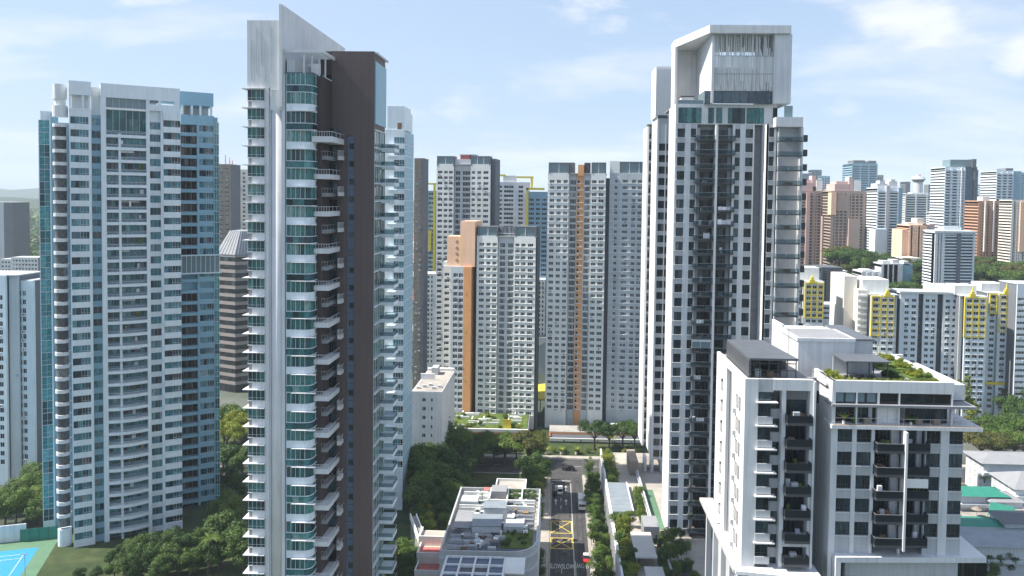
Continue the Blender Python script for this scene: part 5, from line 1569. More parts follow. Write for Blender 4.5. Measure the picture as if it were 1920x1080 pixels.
# yellow framed towers behind
def framed(label, Y, px0, px1, ytop, cols, yfirst, dy, wall, frames, spare=None):
    r, F, zt, fh, h0, n = slab('apartment_block', label, Y, px0, px1, ytop, [(px0, px1, 0, wall, cols)], yfirst, dy, depth=14, wh=1.5)
    for (a, b, y0, y1) in frames:
        F.own('yellow_frame', F.u(a), F.u(b), .9, -.3, F.z(a, y1), F.z(a, y0), 'yellow_paint')
    return F, zt
framed('blue banded tower inside a thin yellow frame, left of the grey housing slabs', 455, 793, 817, 358, [(795, 801, 2), (803, 812, 3)], 361, 8.6, 'blue_grey',
       [(795, 818, 343, 346), (812.5, 816.5, 346, 520), (804.5, 809, 432, 470)])
F, zt = framed('white tower capped by a yellow frame between the two tall grey slabs', 450, 927, 991, 342, [(931, 941, 2), (944, 962, 4), (971, 980, 2)], 348, 8.4, 'white_paint',
       [(927, 947, 327, 330.5), (968, 999, 330.5, 334), (994, 998.5, 334, 352)])
F.own('machine_room', F.u(942), F.u(966), -2, -9, zt, F.z(950, 329), 'white_paint')
framed('blue banded tower with a yellow edge, behind the grey slab with the orange strip', 440, 986, 1027, 360, [(991, 1001, 3), (1004, 1012, 2), (1015, 1025, 3)], 372, 8.8, 'blue_grey',
       [(986, 990, 352, 445), (986, 1020, 352, 356)])
framed('small white block glimpsed low in the gap between grey slabs', 430, 1004, 1024, 525, [(1007, 1010, 1), (1012, 1015, 1), (1018, 1021, 1)], 529, 8.6, 'hdb_white', [])
framed('small white block low in the gap beside the brown block', 420, 794, 818, 514, [(796, 799, 1), (802.5, 806, 1), (809, 812, 1)], 517, 8.8, 'hdb_white', [])

# ---- left edge: white block, banded office, small towers
slab('apartment_block', 'white apartment block with paired square windows at the left edge of the view', 249, -70, 32, 516,
    [(-70, -5, 0, 'cool_white', [(-55, -49, 2), (-46, -40, 2)]), (-5, 14, .4, 'cool_white', [(0, 8, 2)]), (14, 32, -1.2, 'hdb_grey', [])], 553, 16.3, depth=14, row=700, wh=1.6, frame='hdb_grey', g='glass_dark')
slab('apartment_block', 'white apartment wing with paired windows and flat roof, just left of the pale blue tower', 252, 33, 66, 526,
    [(33, 66, .6, 'cool_white', [(36.5, 44, 2), (46, 52.5, 2)])], 545, 16.2, depth=14, row=700, wh=1.6, frame='hdb_grey', g='glass_dark')
rr, F, zt, *_ = slab('apartment_block', 'sliver of a pink and white stepped block behind the white wing', 275, 62, 80, 560, [(62, 80, 0, 'hdb_grey', [(66, 72, 2)])], 570, 15, depth=10, row=700, wh=1.4)
def banded_office():
    Y = 372.0
    xa, _ = at(405, 600, Y + 5); xm, _ = at(441, 600, Y); xb, _ = at(475, 600, Y + 6)
    root = thing('office_building', 'dark banded office block with a sloping ribbed metal roof, between the two left towers', 'office building', (xm, Y, 0))
    rx = root.location.x
    zt = at(440, 478, Y)[1]
    P = [(xa - rx, 5.0), (xm - rx, 0.0), (xb - rx, 6.0), (xb - rx, 30), (xa - rx, 30)]
    def sc(k): return [((x) * k, 8 + (y - 8) * k) for x, y in P]
    b = MB(); b.prism(sc(.985), 0, zt, 'glass_mass'); part('glazing', b, root)
    fh = 15.35 / (FPX / Y)
    bm = MB(); bm.prism(sc(1.0), 0, 1.6, 'office_stone'); bmm = bm.mesh('spandrel_band')
    z = zt - 3
    while z > 3:
        part('spandrel_band', bmm, root, (0, 0, z - 1.9)); z -= fh
    k2 = MB(); k2.prism(sc(1.0), 0, 1.2, 'mid_grey'); part('cornice', k2, root, (0, 0, zt - 1.2))
    z2 = at(440, 432, Y + 12)[1]
    r = MB()
    base = sc(1.03); top = [((x) * .55, 14 + (y - 14) * .55) for x, y in P]
    for i in range(5):
        j = (i + 1) % 5
        r.quad([(*base[i], zt), (*base[j], zt), (*top[j], z2), (*top[i], z2)], 'mid_grey')
    r.quad([(*t, z2) for t in top], 'mid_grey')
    part('sloping_roof', r, root)
    for i, j in ((0, 1), (1, 2)):
        for k in range(1, 6):
            t = k / 6
            p = Vector((base[i][0] + (base[j][0] - base[i][0]) * t, base[i][1] + (base[j][1] - base[i][1]) * t, zt + .1))
            q = Vector((top[i][0] + (top[j][0] - top[i][0]) * t, top[i][1] + (top[j][1] - top[i][1]) * t, z2 + .1))
            b = MB(); b.cyl(p, q, .22, .22, 5, 'pale_grey'); part('roof_rib', b, root)
banded_office()
slab('apartment_block', 'cream housing block with two aerials, rising behind the dark banded office', 470, 432, 466, 318, [(432, 466, 0, 'hdb_warm', [(435, 441, 3), (445, 450, 2), (455, 460, 2)])], 323, 8.0, depth=14)
r, F, zt, *_ = slab('apartment_block', 'brown concrete block under tall red and white masts, beside the pale blue tower', 440, 408, 433, 308, [(408, 433, 0, 'brown_old', [(411, 418, 3), (422, 429, 3)])], 314, 8.8, depth=14)
for px, yy in ((419, 290), (427, 295), (432, 300)):
    b = MB(); b.cyl((0, 3, 0), (0, 3, F.z(px, yy) - zt), .28, .16, 6, 'tile_red'); F.put('mast', b, F.u(px), 0, zt)
slab('office_tower', 'dusky grey slab tower at the far left edge against the wooded hills', 620, -30, 25, 379, [(-30, 8, 0, 'hdb_grey', []), (8, 25, .3, 'hdb_dark', [])], 400, 5.5, depth=20, cat='office tower')
for (a, b, y0, yb, lab) in ((20, 70, 483, 520, 'low white terraced block among trees beyond the white wing'), (0, 24, 486, 512, 'low white block by the foot of the dusky slab tower')):
    slab('apartment_block', lab, 560, a, b, y0, [(a, b, 0, 'white_paint', [(a + 2 + 6 * k, a + 6 + 6 * k, 2) for k in range(int((b - a) / 6) - 0)])], y0 + 4, 7.5, depth=12, wh=1.5, zlow=20, zbase=0)

# ---- white low block in the middle gap
r, F, zt, *_ = slab('apartment_block', 'plain white mid-rise block with small dark windows and flat roof, beside the dark trees', 257, 772, 828, 735,
    [(772, 828, 0, 'white_paint', [(791, 798, 2), (807.5, 811, 1)])], 746.5, 16.7, depth=34, row=800, wh=1.25, zlow=3, core='white_paint', nrand=0)
F.own('roof_deck', .4, F.u(827, 735), -.6, -33.8, zt + .14, zt + .2, 'paving')
F.own('parapet', 0, F.u(828, 735), -31, -33, zt - 1, zt + 1, 'white_paint'); F.own('roof_wall', F.u(772, 735), F.u(800, 735), -17, -17.6, zt, zt + 2.2, 'white_paint')
F.own('roof_hut', F.u(776, 735) + 2, F.u(800, 735), -24, -29, zt, zt + 2.8, 'pale_grey')
for k in range(5): F.own('roof_unit', 1 + 1.7 * k, 2 + 1.7 * k, -3 - 2.2 * (k % 3), -4.2 - 2.2 * (k % 3), zt + .1, zt + 1.0, 'hdb_grey')

# ---- right: white blocks with yellow pagoda gables
Q = lambda c: 1480 + c / 3.6
QY = lambda c: 480 + c / 3.6
def qq(*l): return [(Q(a), Q(b), k) for a, b, k in l]
def pagoda(F, cols_px, rows, y0, y1, spire=None, mat_='yellow_paint'):
    """yellow frame grid and finial on the upper storeys"""
    z0, z1 = F.z(cols_px[0], y1), F.z(cols_px[0], y0)
    for p in cols_px:
        u = F.u(p, 560); F.own('yellow_rib', u - .22, u + .22, .75, .0, z0, z1, mat_)
    ua, ub = F.u(cols_px[0], 560), F.u(cols_px[-1], 560)
    for k in range(rows + 1):
        z = z0 + (z1 - z0) * k / rows
        F.own('yellow_beam', ua - .2, ub + .2, .7, .0, z - .2, z + .2, mat_)
    if spire:
        p, yt = spire
        u = F.u(p, 560); zt = F.z(p, yt); 
        b = MB(); b.box(-1.7, 1.7, -.6, .6, 0, .5, mat_); b.box(-1.1, 1.1, -.6, .6, .5, 1.6, mat_); b.box(-.6, .6, -.5, .5, 1.6, 2.6, mat_); b.cyl((0, 0, 2.6), (0, 0, max(3, zt - z1)), .35, .08, 6, mat_)
        F.put('yellow_finial', b, u, .2, z1)
def lit_side(F, px, ya, yb, z0, z1, d, m='hdb_warm'):
    u = F.u(px, 600); F.own('lit_side_wall', u - .35, u, .1, -d, z0, z1, m)

r, F, zt, fh, *_ = slab('apartment_block', 'white housing block with yellow gable grid, tight against the balconies of the tall white tower', 352, Q(20), Q(228), QY(172),
    [(Q(20), Q(85), -2, 'hdb_white', qq((58, 80, 2))), (Q(85), Q(228), .3, 'hdb_white', qq((110, 141, 2), (150, 178, 2), (192, 221, 2)))], QY(198), 10.65, depth=16, row=600, zlow=4, hood=.3, ang=-R(3))
pagoda(F, [Q(105), Q(146), Q(186), Q(226)], 6, QY(182), QY(415), (Q(150), QY(122)))
F.own('roof_block', F.u(Q(62), 560), F.u(Q(214), 560), -4, -14, zt, F.z(Q(140), QY(84)), 'hdb_white')
r, F, zt, fh, *_ = slab('apartment_block', 'white housing block with lime yellow grid and a broad sunlit beige side', 345, Q(545), Q(735), QY(262),
    [(Q(545), Q(608), 0, 'hdb_white', qq((563, 597, 2))), (Q(608), Q(704), .5, 'hdb_white', qq((621, 653, 2), (667, 699, 2))), (Q(704), Q(735), -2, 'hdb_grey', qq((706, 720, 1)))], QY(286), 11.5, depth=30, row=600, zlow=4, hood=.3, ang=-R(3))
pagoda(F, [Q(556), Q(612), Q(657), Q(704)], 6, QY(272), QY(535), (Q(660), QY(203)))
F.own('stair_wall', F.u(Q(412), 560), F.u(Q(500), 560), -9, -30, 0, F.z(Q(450), QY(150)), 'hdb_warm')
F.own('stair_wall', F.u(Q(480), 560), F.u(Q(548), 560), -3.2, -26, 0, F.z(Q(500), QY(236)), 'hdb_warm')
F.own('roof_block', F.u(Q(520), 560), F.u(Q(703), 560), -6, -22, zt, F.z(Q(600), QY(168)), 'hdb_white')
for k in range(12):
    zz = F.z(Q(480), QY(268 + 41.5 * k)); F.own('corridor_slab', F.u(Q(476), 560), F.u(Q(540), 560), -2.4, -3.2, zz - .9, zz, 'hdb_white')
r, F, zt, fh, *_ = slab('apartment_block', 'long bluish white housing slab with plain punched windows between the yellow gabled blocks', 348, Q(742), Q(1146), QY(254),
    [(Q(742), Q(866), .4, 'cool_white', qq((774, 802, 2), (821, 851, 2))), (Q(866), Q(900), -2.2, 'hdb_grey', []), (Q(900), Q(995), .2, 'cool_white', qq((915, 941, 2), (956, 981, 2))),
     (Q(995), Q(1032), -2.2, 'hdb_grey', []), (Q(1032), Q(1146), .4, 'cool_white', qq((1049, 1080, 2), (1098, 1131, 2)))], QY(291), 11.55, depth=16, row=600, zlow=4, hood=.3, ang=-R(3))
F.own('roof_eave', F.u(Q(742), 600) - .5, F.u(Q(1140), 600), 1.2, -10, zt, zt + .9, 'hdb_grey')
F.own('roof_block', F.u(Q(990), 560), F.u(Q(1130), 560), -7, -14, zt, F.z(Q(1000), QY(205)), 'hdb_white')
for p in (866, 995):
    for k in range(14):
        zz = F.z(Q(p), QY(300 + 41.5 * k)); F.own('vent', F.u(Q(p + 6), 600), F.u(Q(p + 16), 600), -1.6, -2.3, zz - .5, zz, 'dark_grey')
r, F, zt, fh, *_ = slab('apartment_block', 'white housing block with olive yellow grid, its left edge brightly lit, behind the roof garden', 340, Q(1160), Q(1332), QY(272),
    [(Q(1160), Q(1182), -2, 'hdb_grey', []), (Q(1182), Q(1332), .4, 'cool_white', qq((1193, 1226, 2), (1238, 1271, 2), (1283, 1316, 2)))], QY(292), 11.6, depth=16, row=600, zlow=4, hood=.3, ang=-R(3))
pagoda(F, [Q(1184), Q(1233), Q(1278), Q(1325)], 6, QY(280), QY(545), (Q(1234), QY(200)))
F.own('roof_block', F.u(Q(1150), 560), F.u(Q(1300), 560), -5, -14, zt, F.z(Q(1200), QY(208)), 'hdb_white')
r, F, zt, fh, *_ = slab('apartment_block', 'white housing block with orange yellow grid and finial, last before the right edge', 346, Q(1338), Q(1530), QY(252),
    [(Q(1338), Q(1402), -.8, 'cool_white', qq((1359, 1392, 2))), (Q(1402), Q(1530), .6, 'cool_white', qq((1422, 1456, 2), (1468, 1500, 2), (1512, 1527, 1)))], QY(268), 11.5, depth=22, row=600, zlow=4, hood=.3, ang=-R(3))
pagoda(F, [Q(1416), Q(1462), Q(1506)], 6, QY(258), QY(510), (Q(1464), QY(182)))
pagoda(F, [Q(1352), Q(1398)], 3, QY(258), QY(385), None)
F.own('roof_block', F.u(Q(1340), 560), F.u(Q(1500), 560), -6, -16, zt, F.z(Q(1400), QY(195)), 'white_paint')
F.own('orange_band', F.u(Q(1320), 700), F.u(Q(1520), 700), .75, .0, F.z(Q(1420), QY(868)), F.z(Q(1420), QY(850)), 'yellow_paint')
r, F, zt, *_ = slab('apartment_block', 'white housing slab with long dark access corridors, cut by the right edge', 338, Q(1532), Q(1700), QY(190), [(Q(1532), Q(1700), 0, 'cool_white', [(Q(1536), Q(1600), 6), (Q(1606), Q(1690), 8)])], QY(282), 11.2, depth=14, row=600, wh=1.2)
slab('apartment_block', 'grey blue mid-rise with a small red roofed tower between two yellow gabled blocks', 420, Q(225), Q(412), QY(330), [(Q(225), Q(275), 0, 'hdb_grey', qq((228, 270, 4))), (Q(275), Q(318), .8, 'cool_white', []), (Q(318), Q(412), 0, 'hdb_grey', qq((325, 360, 4), (368, 408, 4)))], QY(345), 9.2, depth=12, row=600, zlow=30)

# ---- skyline on the right
S = lambda c: 1480 + c / 4.32
SY = lambda c: 280 + c / 4.32
def sky_tower(name, label, cat, Y, c0, c1, top, style, wall, g='glass_mass', dyp=None, depth=26, extra=(), ang=0.0, cols=3, base=0.0):
    """distant tower with floor bands, piers or grids as real relief; one thing with wall, glazing and crown parts"""
    x0, _ = at(S(c0), 430, Y); x1, _ = at(S(c1), 430, Y)
    zt = at(S((c0 + c1) / 2), SY(top), Y)[1]
    w = x1 - x0
    root = thing(name, label, cat, ((x0 + x1) / 2, Y, 0))
    fh = (dyp or 4.6) / FPX * Y
    n = int((zt - 6) / fh)
    b = MB()
    lo = -w / 2
    if style in ('bands', 'balcony'):
        gl = MB(); gl.box(lo + .6, -lo - .6, .8, depth, 0, zt - 1, g); part('glazing', gl, root)
        for i in range(n):
            z = zt - 2 - i * fh
            b.box(lo, -lo, 0 if style == 'bands' else -.9 + .9 * (i % 2) * .3, depth + .3, z - fh * .45, z, wall)
        for k in range(cols + 1):
            x = lo + w * k / cols
            b.box(max(lo, x - .9), min(-lo, x + .9), -.3, depth + .2, 0, zt, wall)
    elif style == 'grid':
        gl = MB(); gl.box(lo + .4, -lo - .4, .7, depth, 0, zt - 1, g); part('glazing', gl, root)
        nc = cols * 4
        for i in range(n):
            z = zt - 2 - i * fh
            b.box(lo, -lo, .1, depth + .3, z - fh * .5, z, wall)
        for k in range(nc + 1):
            x = lo + (w - .9) * k / nc
            b.box(x, x + .9 + (1.4 if k % 4 == 0 else 0), -.05, depth + .2, 0, zt, wall)
    elif style == 'piers':
        gl = MB(); gl.box(lo + .4, -lo - .4, .9, depth, 0, zt - 1, g); part('glazing', gl, root)
        nc = cols * 2
        for k in range(nc + 1):
            x = lo + (w - 1.6) * k / nc
            b.box(x, x + 1.6 + (2.2 if k % 2 == 0 else 0), 0, depth + .2, 0, zt, wall)
        for i in range(n):
            z = zt - 2 - i * fh
            b.box(lo + .2, -lo - .2, .5, depth, z - fh * .3, z, wall)
    else:
        b.box(lo, -lo, 0, depth, 0, zt, wall)
    b.box(lo, -lo, .05, depth + .25, zt - 1.6, zt + .8, wall)
    part('wall', b, root)
    for e in extra:
        nm, a0, a1, y0, y1, m = e[:6]
        dd = e[6] if len(e) > 6 else (1.0, depth * .6)
        xa, xb = at(S(a0), 430, Y)[0] - root.location.x, at(S(a1), 430, Y)[0] - root.location.x
        zz1, zz0 = at(S(a0), SY(y0), Y)[1], at(S(a0), SY(y1), Y)[1]
        m_ = MB(); m_.box(xa, xb, dd[0], dd[1], max(0, zz0), zz1, m); part(nm, m_, root)
    return root
sky_tower('skyscraper', 'far dark blue slab peeping over the left pink tower', 'skyscraper', 1900, 170, 250, 168, 'bands', 'blue_panel', 'glass_sky', 4.2, extra=[('wing', 90, 172, 195, 500, 'blue_panel')])
sky_tower('skyscraper', 'far blue grey slab to the right of the left pink tower', 'skyscraper', 1800, 250, 318, 218, 'bands', 'blue_grey', 'glass_sky', 4.2)
sky_tower('skyscraper', 'far dark banded tower with twin rounded tops above the twin pink tower', 'skyscraper', 1350, 495, 700, 118, 'bands', 'blue_grey', 'glass_sky', 4.3, depth=45, extra=[('crown', 505, 600, 88, 120, 'hdb_dark'), ('crown', 628, 690, 92, 150, 'hdb_dark'), ('crown_step', 600, 630, 105, 130, 'slate')])
sky_tower('apartment_tower', 'tan stone tower with a stepped pink crown, right behind the balconies of the white tower', 'tower', 640, 60, 318, 345, 'grid', 'tan_stone', dyp=5.6, depth=34, cols=2,
          extra=[('pink_crown', 88, 185, 268, 345, 'pink_stone'), ('pink_crown', 110, 215, 245, 300, 'pink_stone', (3, 16)), ('pink_pinnacle', 180, 212, 212, 300, 'pink_stone', (2, 10)), ('crown_block', 215, 262, 250, 345, 'hdb_white'), ('pink_pier', 130, 160, 350, 950, 'pink_stone', (-1.2, 2)), ('low_wing', 250, 290, 540, 950, 'tan_stone', (-5, 20))])
sky_tower('apartment_tower', 'twin of the pink stone tower, taller crown and a lit salmon left edge', 'tower', 620, 332, 598, 345, 'grid', 'tan_stone', dyp=5.6, depth=34, cols=2,
          extra=[('pink_crown', 362, 480, 280, 345, 'pink_stone'), ('pink_crown', 380, 480, 258, 300, 'pink_stone', (3, 16)), ('pink_pinnacle', 478, 510, 222, 345, 'pink_stone', (1, 10)), ('crown_block', 515, 575, 250, 345, 'hdb_white'), ('salmon_edge', 328, 370, 350, 530, 'peach_paint', (-1.4, 6)), ('salmon_edge', 378, 468, 370, 500, 'tan_stone', (-.8, 2)), ('low_wing', 470, 560, 560, 900, 'tan_stone', (-3, 10))])
sky_tower('apartment_tower', 'slim white slab with a red cap between the stone twin and white glass tower', 'tower', 760, 592, 652, 352, 'piers', 'hdb_white', dyp=5, cols=1, extra=[('red_cap', 600, 648, 350, 372, 'tile_red')])
sky_tower('apartment_tower', 'slim white slab directly left of the white glass tower', 'tower', 790, 660, 720, 360, 'piers', 'hdb_white', dyp=5, cols=1)
sky_tower('apartment_tower', 'white and green glass tower with a pointed gabled top', 'tower', 600, 703, 878, 318, 'balcony', 'cool_white', 'glass_teal', 5.2, depth=22, cols=2,
          extra=[('gable', 706, 790, 275, 318, 'white_paint'), ('gable', 725, 770, 252, 276, 'white_paint', (1, 8)), ('gable', 800, 868, 258, 318, 'white_paint'), ('gable', 815, 850, 243, 260, 'white_paint', (1, 8)), ('blue_flank', 878, 918, 312, 900, 'blue_grey', (2, 20)), ('lower_wing', 684, 780, 645, 930, 'cool_white', (-3, 8)), ('centre_strip', 770, 800, 300, 930, 'pale_grey', (-1.6, 2))])
sky_tower('apartment_tower', 'far pale slab with a curved top below the mushroom shaped tower', 'tower', 1000, 932, 1110, 362, 'bands', 'hdb_white', dyp=4.4, depth=24, cols=2, extra=[('roof_curve', 990, 1080, 350, 366, 'hdb_white')])
sky_tower('apartment_tower', 'far pale slab right of the mushroom shaped tower', 'tower', 1050, 1110, 1190, 362, 'bands', 'cool_white', dyp=4.2, depth=24, cols=2, extra=[('crown', 1120, 1150, 285, 366, 'hdb_dark'), ('crown', 1160, 1190, 285, 366, 'hdb_dark')])
def mushroom():
    Y = 1400.0
    xc, _ = at(S(1033), 430, Y)
    root = thing('hotel_tower', 'far round tower with a wide mushroom shaped top and a small turret', 'tower', (xc, Y, 0))
    z = lambda c: at(S(1033), SY(c), Y)[1]
    w = (at(S(1068), 430, Y)[0] - xc)
    for nm, r0, r1, a, b_, m in (('shaft', w, w, None, 268, 'hdb_grey'), ('saucer', w * .95, w * 1.55, 268, 243, 'hdb_dark'), ('saucer_roof', w * 1.6, w * 1.2, 243, 222, 'hdb_grey'), ('turret', w * .5, w * .45, 222, 206, 'pink_stone')):
        b = MB(); b.cyl((0, 0, 0 if a is None else z(a)), (0, 0, z(b_)), r0, r1, 20, m); part(nm, b, root)
mushroom()
sky_tower('skyscraper', 'far small blue block behind the mushroom tower, left side', 'skyscraper', 1700, 930, 968, 265, 'bands', 'hdb_dark', 'glass_sky', 4)
sky_tower('apartment_tower', 'dark glass tower with white balcony edges and green glass crown, tallest on the skyline', 'tower', 700, 1245, 1410, 150, 'balcony', 'cool_white', 'glass_sky', 5.3, depth=26, cols=3,
          extra=[('crown_glass', 1295, 1500, 82, 140, 'rail_glass', (2, 16)), ('crown_edge', 1468, 1502, 78, 150, 'hdb_dark', (1, 16)), ('dark_flank', 1410, 1520, 140, 640, 'blue_panel', (3, 24)), ('white_rib', 1372, 1384, 150, 640, 'white_paint', (-1.6, 1)), ('flank_step', 1490, 1522, 165, 640, 'hdb_dark', (1.5, 20))])
sky_tower('apartment_tower', 'orange and salmon block stepping down in front of the pale far slabs', 'tower', 560, 972, 1100, 622, 'grid', 'peach_paint', dyp=5.6, depth=20, cols=2, extra=[('side_wall', 920, 975, 650, 900, 'peach_paint', (1, 18)), ('roof_block', 1048, 1110, 560, 625, 'hdb_warm', (3, 12)), ('wing', 1104, 1210, 612, 900, 'pink_stone', (6, 18)), ('wing_recess', 1096, 1130, 605, 900, 'tan_stone', (3, 18)), ('cap', 980, 1050, 595, 622, 'hdb_warm', (4, 14))])
sky_tower('apartment_tower', 'broad white striped slab with a white roof house, in front of the dark glass tower', 'tower', 470, 1178, 1505, 672, 'bands', 'cool_white', dyp=5.7, depth=14, cols=1,
          extra=[('roof_house', 1270, 1415, 628, 672, 'white_paint', (3, 10)), ('white_end', 1178, 1200, 668, 1090, 'white_paint', (-1.0, 3)), ('white_end', 1212, 1222, 668, 1090, 'white_paint', (-1.0, 3)), ('white_end', 1234, 1258, 668, 1090, 'white_paint', (-1.0, 3)), ('dark_joint', 1362, 1392, 680, 1090, 'hdb_dark', (-.5, 2)), ('roof_edge', 1172, 1512, 660, 678, 'hdb_grey', (-1.2, 12))])
sky_tower('apartment_tower', 'orange brown tower gridded with balconies right of the dark glass tower', 'tower', 610, 1525, 1715, 425, 'grid', 'terracotta', dyp=5.6, depth=20, cols=2, extra=[('pinnacle', 1570, 1625, 385, 425, 'hdb_white', (2, 10)), ('white_edge', 1575, 1585, 420, 830, 'hdb_white', (-1, 1)), ('white_edge', 1645, 1655, 420, 830, 'hdb_white', (-1, 1)), ('red_gable', 1715, 1745, 495, 560, 'tile_red', (4, 14)), ('white_wing', 1715, 1762, 540, 740, 'hdb_white', (6, 18))])
sky_tower('apartment_tower', 'grey green glass tower with white frames close to the right edge of the skyline', 'tower', 820, 1662, 1800, 180, 'balcony', 'cool_white', 'glass_sky', 5.0, depth=30, cols=3, extra=[('crown', 1740, 1800, 152, 182, 'hdb_dark'), ('flank', 1800, 1880, 175, 600, 'blue_grey', (4, 28)), ('green_edge', 1872, 1885, 205, 600, 'teal_panel', (8, 26))])
sky_tower('apartment_tower', 'cream and orange slab cut off by the right edge of the skyline', 'tower', 580, 1795, 1960, 418, 'grid', 'hdb_warm', dyp=5.4, depth=16, cols=2, extra=[('orange_wing', 1862, 1960, 425, 830, 'peach_paint', (-.8, 4))])
sky_tower('office_building', 'low dark glass office below the pink twin towers', 'office building', 470, 268, 440, 968, 'bands', 'slate', 'glass_sky', 5.0, depth=18, extra=[('white_pier', 442, 482, 985, 1100, 'hdb_white', (1, 10))])
sky_tower('apartment_block', 'white villa blocks with zigzag gables left of the striped slab', 'villa block', 500, 755, 900, 935, 'piers', 'white_paint', dyp=6, depth=14, cols=3, extra=[('gable', 770, 830, 905, 940, 'white_paint'), ('gable', 850, 905, 895, 940, 'white_paint'), ('blue_bay', 930, 1015, 930, 1080, 'blue_grey', (1, 10)), ('gable', 940, 985, 908, 940, 'white_paint')])
sky_tower('apartment_block', 'low stepped white villa row in front of the zigzag gables', 'villa block', 470, 595, 750, 1000, 'bands', 'white_paint', dyp=6, depth=14, cols=3, extra=[('roof_house', 610, 690, 975, 1002, 'white_paint')])
sky_tower('office_building', 'long low brown roofed hall below the salmon block', 'hall', 540, 915, 1075, 890, 'plain', 'hdb_warm', depth=16)
for k, (c0, c1, t, Y_, w_) in enumerate(((700, 750, 210, 2300, 'hdb_dark'), (1190, 1240, 300, 1500, 'hdb_white'), (1540, 1605, 285, 2300, 'blue_grey'), (1590, 1660, 362, 1300, 'hdb_white'), (1195, 1232, 515, 900, 'cool_white'), (1860, 1960, 60 + 130, 1500, 'blue_grey'))):
    sky_tower('skyscraper', ['far thin dark tower just left of the white gabled tower', 'far white stump left of the dark glass tower', 'far blue block right of the dark glass tower', 'far white blocks behind the orange brown tower', 'far pale slab seen above the striped slab', 'far blue green tower at the right edge of the skyline'][k], 'skyscraper', Y_, c0, c1, t, 'bands', w_, 'glass_sky', 3.8)

rnd = random.Random(44)
for k, (c0, c1, t, Y_) in enumerate(((622, 668, 400, 1150), (880, 935, 385, 1200), (1000, 1045, 430, 1250), (1082, 1118, 400, 1300), (1128, 1175, 425, 1100), (1180, 1225, 405, 1350), (1480, 1530, 350, 1250), (1545, 1592, 390, 1100), (1640, 1668, 330, 1500), (1742, 1800, 360, 1150), (860, 905, 330, 1700), (1600, 1640, 330, 1800), (1196, 1240, 345, 1700), (730, 760, 380, 1500), (310, 335, 330, 1500), (575, 600, 390, 1300))):
    o = sky_tower('apartment_tower', 'far pale block in the haze filling a gap between nearer skyline towers', 'tower', Y_, c0, c1, t, ('bands', 'grid', 'piers')[k % 3], ('hdb_white', 'cool_white', 'hdb_grey', 'pink_stone', 'hdb_warm')[k % 5], 'glass_mass', 4.2, cols=1 + k % 2)
    o['group'] = 'far blocks filling the skyline'
# ------------------------------------------------------------------ trees and shrubs
def leaf_cloud(mb, rnd, blobs, n, size, m, shell=.55):
    tot = sum(b[3] ** 2 for b in blobs)
    for (cx, cy, cz, r, fz) in blobs:
        k = int(n * r * r / tot)
        for _ in range(k):
            d = Vector((rnd.gauss(0, 1), rnd.gauss(0, 1), rnd.gauss(0, 1) + .25)).normalized()
            rad = r * (shell + (1 - shell) * rnd.random() ** .6) * (1 + .12 * rnd.gauss(0, 1))
            p = Vector((cx + d.x * rad, cy + d.y * rad, cz + d.z * rad * fz))
            nrm = (d + Vector((rnd.gauss(0, .5), rnd.gauss(0, .5), rnd.gauss(.35, .5)))).normalized()
            a = nrm.orthogonal().normalized(); e = nrm.cross(a)
            t = rnd.random() * 6.283
            a, e = a * math.cos(t) + e * math.sin(t), e * math.cos(t) - a * math.sin(t)
            s = size * rnd.uniform(.6, 1.35)
            mb.quad([p - a * s, p + e * s * .55, p + a * s, p - e * s * .55], m)
TREES = {}
